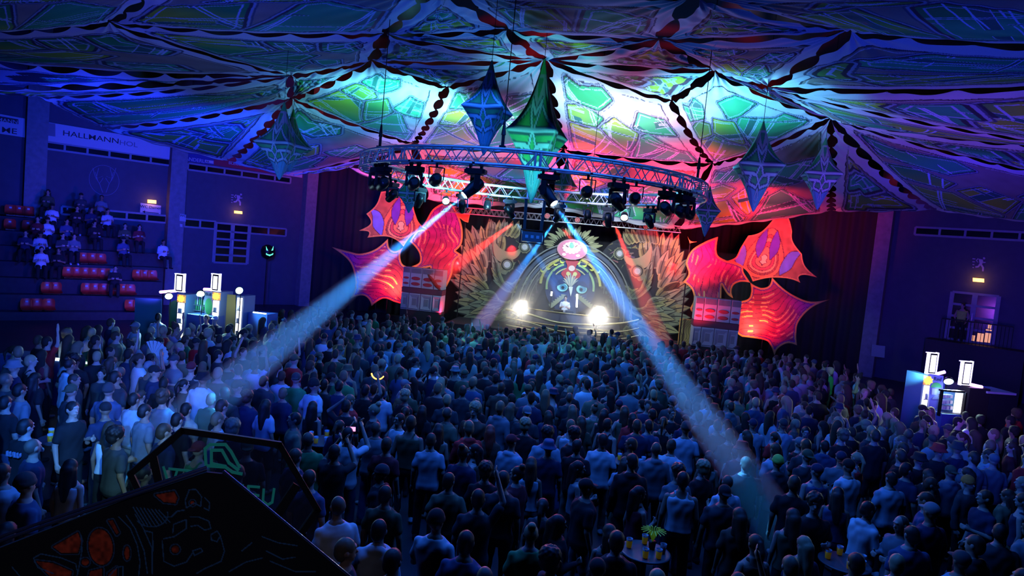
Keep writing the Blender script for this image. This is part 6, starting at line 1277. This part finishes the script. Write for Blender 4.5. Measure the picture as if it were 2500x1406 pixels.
m.build('packages', WHT, cab); m = MB(); RB_.box(m, 2297, 1012, 2360, 1050, .8, .9, True); m.build('plinth', BARB, cab)
m = MB(); RB_.box(m, 2362, 948, 2412, 1040, .2, .8, True); tag(m.build('dark_cabinet', mat('dark_brown', (.03, .025, .025), .5)), 'dark cabinet beside the glazed one at the right bar', 'cabinet')
tube(RB_, (2286, 913), (2306, 908), .08, 'short violet light tube right of the left light box'); tube(RB_, (2370, 939), (2397, 945), .08, 'bright violet light tube right of the right light box')
st = thing('right_counter', RB_.pt(2440, 990, .2), 'white topped counter at the right edge of the hall', 'bar counter'); m = MB(); RB_.box(m, 2413, 962, 2480, 1040, .2, .7, True); m.build('body', DARKP, st); m = MB(); RB_.box(m, 2411, 958, 2482, 963, .25, .8); m.build('top', WHT, st)
barlamp(RB_, 2316, 931, .3, 'round flood lamp above the glazed cabinet of the right bar', RB_.pt(2330, 1000, 1), CY2, 60); spot('bar_glow', RB_.pt(2335, 945, .6), RB_.pt(2330, 1090, 2.5), (.7, .95, 1), 240, 110, .6, .1); spot('bar_glow', RB_.pt(2262, 935, .4), RB_.pt(2240, 1060, 2.5), (.8, .95, .8), 120, 110, .6, .1)
spot('bar_spot', RB_.pt(2260, 912, .4), atz(2120, 930, 1.4), (.2, .8, 1), 260, 40, .5, .1); spot('bar_spot', LB.pt(584, 709, .4), atz(680, 800, 1.4), (.15, .6, 1), 260, 40, .5, .1)
q = RB_.pt(2257, 965, 1.0); person(q.x, q.y, 'mh', 'tee', 'navy', 'long', 'black', 'cap', 'black', yaw=-1.6, label='person in navy with a black cap facing the glowing fridge of the right bar', group=None)
# people on the right gallery and its rail
gz = dr[1] - .05; g0 = wallpt(2300, 840, 'R'); g1 = wallpt(2470, 850, 'R'); d = (g1 - g0); d.z = 0; L = d.length; c = (g0 + g1) / 2; m = MB(); m.box((c.x + nR.x * .7, c.y + nR.y * .7, gz / 2), (L + 1, 1.4, gz), RR); tag(m.build('gallery_platform', DARKP), 'dark gallery platform under the right double door', 'platform')
rail = thing('guard_rail', (c.x + nR.x * 1.35, c.y + nR.y * 1.35, gz), 'black guard rail in front of the right double door', 'railing'); e0 = Vector((g0.x, g0.y, 0)) + nR * 1.35; e1 = Vector((g1.x, g1.y, 0)) + nR * 1.35
m = MB(); m.tube(e0 + Vector((0, 0, gz + 1.0)), e1 + Vector((0, 0, gz + 1.0)), .03, n=8); m.tube(e0 + Vector((0, 0, gz + .08)), e1 + Vector((0, 0, gz + .08)), .02, n=6); m.build('rail', BLACKM, rail)
m = MB()
for i in range(20): p = e0.lerp(e1, i / 19); m.tube(p + Vector((0, 0, gz)), p + Vector((0, 0, gz + 1.0)), .012, n=5)
m.build('balusters', BLACKM, rail)
p = wallpt(2345, 820, 'R') + nR * .8; person(p.x, p.y, 'mp', 'tank', 'lime', 'long', 'black', 'short', 'dark', yaw=math.atan2(nR.y, nR.x) - PI / 2, z=gz, label='steward in a lime safety vest at the right gallery rail', group=None)
A_f, z0_, z1_, n_d, door_o = dr; m = MB()
for t0, t1, u0, u1 in ((.52, .62, .02, .14), (.66, .8, .02, .2), (.82, .95, .03, .3), (.86, .93, .32, .42)): m.prism([A_f(t0, z0_ + (z1_ - z0_) * u0) + n_d * .02, A_f(t1, z0_ + (z1_ - z0_) * u0) + n_d * .02, A_f(t1, z0_ + (z1_ - z0_) * u1) + n_d * .02, A_f(t0, z0_ + (z1_ - z0_) * u1) + n_d * .02], n_d, .01)
m.build('lit_room_behind', mat('warm_room', (1, .6, .3), .5, emis=(1, .42, .18), es=.8), door_o)
m = MB(); wquad(m, [(2138, 838), (2170, 842), (2168, 870), (2136, 866)], 'R', .9); tag(m.build('paper_poster', mat('poster_grey', (.25, .3, .35))), 'small pale poster low beside the right pillar', 'poster')
# glowing mask over the left gallery
mk = thing('glowing_mask', wallpt(637, 610, 'L') + nL * 1.2, 'dark mask with glowing green eyes and grin left of the pillar', 'mask'); GM = mat('green_glow', (.2, 1, .5), .5, emis=(.15, .9, .5), es=1.2)
m = MB(); m.lathe([(.05, -.45), (.3, -.3), (.36, 0), (.28, .25), (.1, .36)], 16, Matrix.Translation(mk.location - nL * .2)); m.build('head', BLACKM, mk); m = MB()
for s in (-1, 1): wquad(m, [(637 + s * 4, 608), (637 + s * 9, 597), (637 + s * 8, 607)], 'L', 1.35)
for i in range(7): wquad(m, [(628 + i * 2.6, 614 + 3 * (1 - ((i - 3) / 3) ** 2)), (630 + i * 2.6, 614 + 3 * (1 - ((i - 3) / 3) ** 2)), (630 + i * 2.4, 621 - abs(i - 3)), (628.5 + i * 2.4, 621 - abs(i - 3))], 'L', 1.35)
m.build('glowing_lines', GM, mk); m = MB(); p = mk.location - nL * .2; m.tube((p.x, p.y, 0), (p.x, p.y, p.z - .4), .03, n=6); m.build('pole', BLACKM, mk)
# yellow patterned panel by the right speakers
o = cutout('decor_panel', [(1660, 777, 1), (1692, 780, 1), (1683, 880, 1), (1651, 876, 1)], lambda P, sd: np.where((np.abs(((P[:, 0] + P[:, 1] * .4 + 5 * np.sin(P[:, 1] / 7)) / 6 % 1) - .5) < .12)[:, None], np.array([.03, .03, .02]), np.array([.35, .28, .08])), atd(1670, 800, 31.5), SN, 'mustard and black patterned panel left of the right speakers', 'decorative panel', .0, .05)
# ---------------------------------------------------------------- tables, cups
GLS = mat('clear_plastic', (.5, .6, .7), .15); DRK = mat('yellow_drink', (.8, .5, .03), .25, emis=(.9, .55, .02), es=.025); TBL = mat('table_top', (.08, .09, .1), .35)  # the drink carries a small added glow on top of its colour
cupn = {}
def cup(x, y, z, label, drink=True):
    c = thing('plastic_cup', (x, y, z), label, 'cup', 'cups on the high tables'); m = MB(); m.lathe([(.03, 0), (.034, .06), (.042, .125), (.04, .125), (.032, .06)], 12, Matrix.Translation((x, y, z))); m.build('cup', GLS, c)
    if drink: m = MB(); m.lathe([(.0335, .01), (.04, .1), (0, .1)], 12, Matrix.Translation((x, y, z))); m.build('drink', DRK, c)
TL = ['beside the man in the white t-shirt', 'behind the raised phone', 'with the straw plant', 'near the bottom right', 'at the left edge']
for ti, (px, py, z, lab) in enumerate(TABLES):
    p = atz(px, py, z); t = thing('high_table', (p.x, p.y, 0), lab, 'table', 'high standing tables in the crowd'); m = MB(); m.lathe([(.3, z - .03), (.32, z - .02), (.32, z - .002), (.3, z)], 32, Matrix.Translation((p.x, p.y, 0))); m.build('table_top', TBL, t)
    m = MB(); m.tube((p.x, p.y, .03), (p.x, p.y, z - .03), .035, n=10); m.build('column', BLACKM, t); m = MB(); m.lathe([(.28, 0), (.27, .025), (.06, .04)], 24, Matrix.Translation((p.x, p.y, 0))); m.build('foot_plate', BLACKM, t)
    for i, (dx, dy, dr_) in enumerate(((-.2, .05, 1), (.03, .2, 1), (.22, -.02, 0), (-.04, -.2, ti != 0), (.13, -.18, ti > 1))): cup(p.x + dx, p.y + dy, z + .001, '%s cup %s on the high table %s' % ('yellow filled' if dr_ else 'clear', ('leftmost', 'rearmost', 'rightmost', 'front-left', 'front-right')[i], TL[ti]), bool(dr_))
    if ti == 2:
        m = MB()
        for i in range(16): a = i * 2 * PI / 16; q = Vector((p.x + .1, p.y + .08, z)); m.tube(q + Vector((0, 0, .1)), q + Vector((.07 * math.cos(a), .07 * math.sin(a), .26)), .006, n=5); m.tube(q + Vector((.07 * math.cos(a), .07 * math.sin(a), .26)), q + Vector((.16 * math.cos(a), .16 * math.sin(a), .24)), .006, n=5)
        pl = thing('straw_plant', (p.x + .1, p.y + .08, z + .001), 'lime green table plant of drooping straws at the bottom edge', 'decoration'); m.build('leaves', mat('lime_plastic', (.4, .9, .1), .5, emis=(.35, .8, .05), es=.05), pl); m = MB(); m.lathe([(.04, 0), (.05, .1), (.0, .1)], 12, Matrix.Translation((p.x + .1, p.y + .08, z + .001))); m.build('pot', BLACKM, pl)  # straws get a faint added glow beyond their lime colour
# phone held up
r0 = [r for x, y, r in PEOPLE if r['label'].find('both arms raised') > 0]
p = atz(857, 1047, 1.76); ph = thing('smartphone', p, 'smartphone held up by the person in the white t-shirt', 'phone'); m = MB(); m.box(p, (.15, .01, .075), Matrix.Rotation(-.05, 3, 'Y')); m.build('body', BLACKM, ph); m = MB(); m.box(p - Vector((0, .006, 0)), (.14, .004, .067), Matrix.Rotation(-.05, 3, 'Y')); m.build('screen', mat('phone_screen', (1, .3, .5), .3, emis=(1, .25, .6), es=2.5), ph)
# lettering on the shirt at the left edge
lulu = PEOPLE[0][2]; o = text('shirt_lettering', 'LULU', .1, Matrix.Translation((0, -.152, 1.3)) @ Matrix.Rotation(PI / 2, 4, 'X'), mat('white_ink', (.25, .25, .35)), None, .03); o.parent = lulu
# ---------------------------------------------------------------- foreground boards beside the camera
FB = atd(480, 1250, 4.3); FN = (CAM - FB); FN.z = FN.z * .25; FN.normalize()
LINES = [[(165, 1455), (190, 1400), (200, 1345), (198, 1308)], [(82, 1362), (100, 1352), (150, 1362), (185, 1376), (190, 1400)], [(82, 1362), (92, 1385), (130, 1400)], [(290, 1262), (318, 1290), (335, 1330), (342, 1372), (338, 1410)], [(308, 1258), (330, 1290), (352, 1345), (360, 1400)], [(330, 1255), (350, 1290), (372, 1340), (372, 1400)], [(352, 1295), (372, 1300), (374, 1345)],
         [(400, 1315), (425, 1310), (455, 1290), (455, 1268), (424, 1280), (422, 1300)], [(396, 1320), (400, 1370), (425, 1382), (455, 1372), (470, 1350)], [(515, 1305), (530, 1296), (538, 1308), (530, 1322), (516, 1318), (515, 1305)], [(538, 1308), (548, 1345), (540, 1370), (500, 1388), (480, 1400)], [(470, 1345), (490, 1338), (495, 1346), (475, 1356), (470, 1345)], [(452, 1222), (462, 1196), (478, 1194), (492, 1212), (490, 1236), (474, 1228), (455, 1240), (452, 1222)],
         [(500, 1215), (512, 1228), (510, 1246), (498, 1240)], [(400, 1262), (418, 1262), (432, 1248), (450, 1245)], [(465, 1262), (485, 1262), (510, 1272), (515, 1290), (500, 1294), (482, 1282), (466, 1285)], [(640, 1310), (680, 1325), (725, 1332)], [(650, 1345), (690, 1365), (720, 1360)], [(560, 1395), (600, 1372), (640, 1362)], [(590, 1345), (615, 1325)], [(660, 1370), (720, 1395), (770, 1395)], [(30, 1385), (60, 1420)], [(255, 1420), (285, 1385), (300, 1382), (300, 1420)]]
LINES += [[(325 + 9 * i, 1238 + 1 * i), (352 + 9 * i, 1285 - abs(i - 2) * 2)] for i in range(8)] + [ell(370, 1256, 40, 30, -.2, 2.6, 14)]
REDS = [ell(246, 1335, 29, 44, 0, 2 * PI, 20, -.12), [(130, 1335), (190, 1300), (198, 1320), (190, 1350), (150, 1350)], ell(428, 1341, 9, 9, 0, 2 * PI, 12), ell(208, 1372, 9, 8, 0, 2 * PI, 12), [(380, 1208), (425, 1200), (433, 1215), (428, 1228), (400, 1225)], ell(470, 1228, 5, 5, 0, 2 * PI, 10), ell(310, 1350, 6, 16, 0, 2 * PI, 12), [(88, 1370), (130, 1375), (175, 1395), (170, 1420), (120, 1405)], [(220, 1395), (250, 1388), (250, 1420), (215, 1420)], [(265, 1400), (285, 1385), (285, 1420), (262, 1420)], [(265, 1272), (275, 1270), (290, 1300), (285, 1305)]]
def fbcol(P, sd):
    c = np.empty((len(P), 3)); c[:] = (.006, .007, .01)
    for q in REDS:
        s = polysd(P, q); nz = vnoise(P, .12, 3)
        c = np.where((s < 0)[:, None], np.array([.85, .09, .03]) * (.25 + .9 * nz)[:, None], c); c = np.where((np.abs(s - 4) < 1.3)[:, None], np.array([.05, .14, .3]), c)
    segs = [(a, b) for L_ in LINES for a, b in zip(L_, L_[1:])]; d = strokes(P, segs, 0); c = np.where((d < 1.3)[:, None], np.array([.06, .22, .45]), c); return c
fbd = cutout('patterned_board', [(-90, 1372, 1), (300, 1222, 1), (505, 1153, 1), (545, 1157, 1), (610, 1205, 1), (860, 1415, 1), (900, 1500, 1), (-90, 1500, 1)], fbcol, FB, FN, 'black board with red ovals and blue circuit lines at the bottom left', 'decorated board', 0, .03, step=1.7, rim=(.01, .012, .02))
m = MB(); TF = lambda x, y, o_: onplane(x, y, FB + FN * o_, FN)
for (a, b_, o_) in (((-90, 1352), (505, 1146), .02), ((-90, 1340), (505, 1140), -.03), ((545, 1150), (905, 1450), -.02)): m.tube(TF(*a, o_), TF(*b_, o_), .011, n=8)
m.build('edge_rail', mat('rail_paint', (.08, .1, .2), .25, .5), fbd); SB = atd(540, 1180, 5.0)
m = MB(); pB = TF(300, 1330, -.1); m.tube((pB.x, pB.y, 0), pB, .03, n=8); pB = TF(650, 1400, -.1); m.tube((pB.x, pB.y, 0), pB, .03, n=8); m.build('post', BLACKM, fbd)
TS = lambda x, y, o_=0: onplane(x, y, SB + FN * o_, FN); sg = thing('hexagonal_sign', TS(540, 1180), 'black framed see-through sign with mirrored teal letters behind the patterned board', 'sign'); HXO = [(318, 1158), (445, 1052), (683, 1087), (776, 1246), (730, 1312), (560, 1330), (350, 1225)]
m = MB()
def barpx(m, a, b, w, o_, t=.05):
    a = Vector(a); b = Vector(b); d = (b - a).normalized(); s = Vector((-d.y, d.x)) * w / 2; e = d * w * .3; m.prism([TS(*(a - s - e), o_), TS(*(b - s + e), o_), TS(*(b + s + e), o_), TS(*(a + s - e), o_)], FN, t)
for a, b_ in zip(HXO, HXO[1:] + HXO[:1]): barpx(m, a, b_, 15, .02)
barpx(m, (374, 1120), (400, 1235), 20, .015, .04); barpx(m, (722, 1190), (655, 1290), 20, .015, .04); m.build('frame', mat('matt_black', (.008, .008, .01), .6), sg)
fm = bpy.data.materials.new('tinted_film'); fm.use_nodes = True; nt = fm.node_tree; pb = nt.nodes['Principled BSDF']; pb.inputs['Base Color'].default_value = (.03, .05, .12, 1); pb.inputs['Roughness'].default_value = .35; tr = nt.nodes.new('ShaderNodeBsdfTransparent'); mx = nt.nodes.new('ShaderNodeMixShader'); mx.inputs[0].default_value = .45; nt.links.new(tr.outputs[0], mx.inputs[1]); nt.links.new(pb.outputs[0], mx.inputs[2]); nt.links.new(mx.outputs[0], nt.nodes['Material Output'].inputs['Surface'])
m = MB(); m.prism([TS(x, y, 0) for x, y in HXO], FN, .004); m.build('tinted_pane', fm, sg)
c6 = lambda x, y: (x / 2.907, 1020 + y / 2.907); TEAL = mat('glowing_teal_print', (.02, .3, .28), .5, emis=(.01, .18, .17), es=.22)  # letter print emits faintly so the teal reads brighter
GL = [[(1160, 350), (1200, 475)], [(1200, 362), (1300, 372)], [(1258, 370), (1225, 478)], [(1310, 372), (1385, 384), (1378, 405), (1325, 402)], [(1722, 478), (1728, 530)], [(1840, 492), (1762, 486), (1768, 540), (1835, 552)], [(1872, 508), (1866, 590), (1900, 618), (1932, 600), (1946, 505)], [(2042, 590), (2018, 650)],
      [(1715, 398), (1650, 385), (1600, 350), (1462, 340), (1455, 220), (1490, 190), (1600, 190), (1640, 240), (1700, 350)], [(1600, 345), (1500, 325), (1500, 230), (1575, 230), (1625, 320), (1690, 370)]]
for g in GL:
    m = MB()
    for a, b_ in zip(g, g[1:]): barpx(m, c6(*a), c6(*b_), 7.5 if g in GL[-2:] else 6, .012, .004)
    m.build('mirrored_letter', TEAL, sg)
m = MB(); pq = TS(360, 1240, -.05); m.tube((pq.x, pq.y, 0), pq, .03, n=8); pq = TS(740, 1300, -.05); m.tube((pq.x, pq.y, 0), pq, .03, n=8); m.build('post', BLACKM, sg)
# lamps that catch the crowd
spot('edge_blue', atz(-120, 820, 3.5), atz(40, 930, 1.5), (.03, .22, 1), 1000, 60, .5, .1)
point('cyan_performer_glow', atz(1440, 800, 2.3), (.1, .95, 1), 28, .1); point('cyan_performer_glow', atz(1130, 772, 2.3), (.1, .95, 1), 24, .1); spot('lit_dancer', atz(330, 930, 3.4), atz(352, 1080, 1.1), (.25, .75, 1), 500, 26, .5, .05)
spot('crowd_red', sp(1120, 640, 3), atz(900, 860, 1.6), RED, 2400, 30, .6, .1); spot('crowd_red', sp(1640, 640, 3), atz(1660, 900, 1.6), RED, 2600, 26, .6, .1); spot('crowd_red', sp(1250, 600, 3), atz(1240, 860, 1.6), RED, 2600, 26, .6, .1)
spot('wall_blue', atd(560, 470, 19), wallpt(600, 500, 'L'), (.008, .045, 1), 7000, 84, .8, .4); spot('wall_blue', atd(300, 430, 17), wallpt(280, 420, 'L'), (.006, .03, 1), 4200, 84, .8, .4); spot('wall_blue', atd(2330, 640, 15), wallpt(2400, 680, 'R'), (.008, .015, 1), 1800, 84, .8, .4)  # added blue spots stand in for the haze over the walls

point('bar_fill', LB.pt(478, 745, .25), CY2, 16, .2); point('bar_fill', RB_.pt(2300, 960, .35), (.3, .5, 1), 8, .15); point('bar_fill', LB.pt(560, 745, .3), (.7, .9, .8), 7, .15)  # added fill points, only there to brighten the bars
spot('violet_glow', LB.pt(392, 700, .3), wallpt(380, 610, 'L'), (.2, .06, 1), 1500, 70, 1, .1); spot('violet_glow', RB_.pt(2300, 900, .3), wallpt(2390, 800, 'R'), (.06, .03, 1), 900, 70, 1, .1)
# small glowing and held things in the crowd
p = atz(923, 910, 2.0); person(p.x - .2, p.y - .1, 'mu', 'tee', 'black', 'long', 'black', 'short', 'dark', label='person in black holding up the orange glow stick'); m = MB()
for i in range(12): a0, a1 = PI * (1.05 + .8 * i / 12), PI * (1.05 + .8 * (i + 1) / 12); m.tube(p + Vector((.13 * math.cos(a0), 0, .13 * math.sin(a0))), p + Vector((.13 * math.cos(a1), 0, .13 * math.sin(a1))), .014, n=6)
tag(m.build('glow_stick', mat('orange_glow', (1, .5, .1), .4, emis=(1, .35, .04), es=6)), 'bent orange glow stick held up in the middle of the crowd', 'glow stick')
p = atz(374, 868, 1.75); fan = thing('hand_fan', p, 'pale folding fan held open among the dancers left of the long beam', 'fan'); m = MB()
for i in range(14):
    a0, a1 = -.5 + 2.1 * i / 14, -.5 + 2.1 * (i + 1) / 14; q = [p + Vector((r_ * math.sin(a), (.012 if i % 2 else -.012) * r_ / .3, r_ * math.cos(a))) for r_, a in ((.06, a0), (.32, a0), (.32, a1), (.06, a1))]; m.add(q, [(0, 1, 2, 3)], (.5, .6, .5))
o = m.build('pleated_leaf', PRINT, fan); o.modifiers.new('t', 'SOLIDIFY').thickness = .003; m = MB(); m.tube(p, p - Vector((0, 0, .1)), .012, n=6); m.build('handle', BLACKM, fan)

spot('sign_fill', RB_.pt(2290, 900, .9), RB_.pt(2288, 940, .2), (.5, .6, 1), 14, 80, .7, .05); spot('sign_fill', LB.pt(507, 700, .9), LB.pt(509, 735, .1), (.5, .8, 1), 18, 80, .7, .05)  # added fill spots make the Red and Bull lettering readable
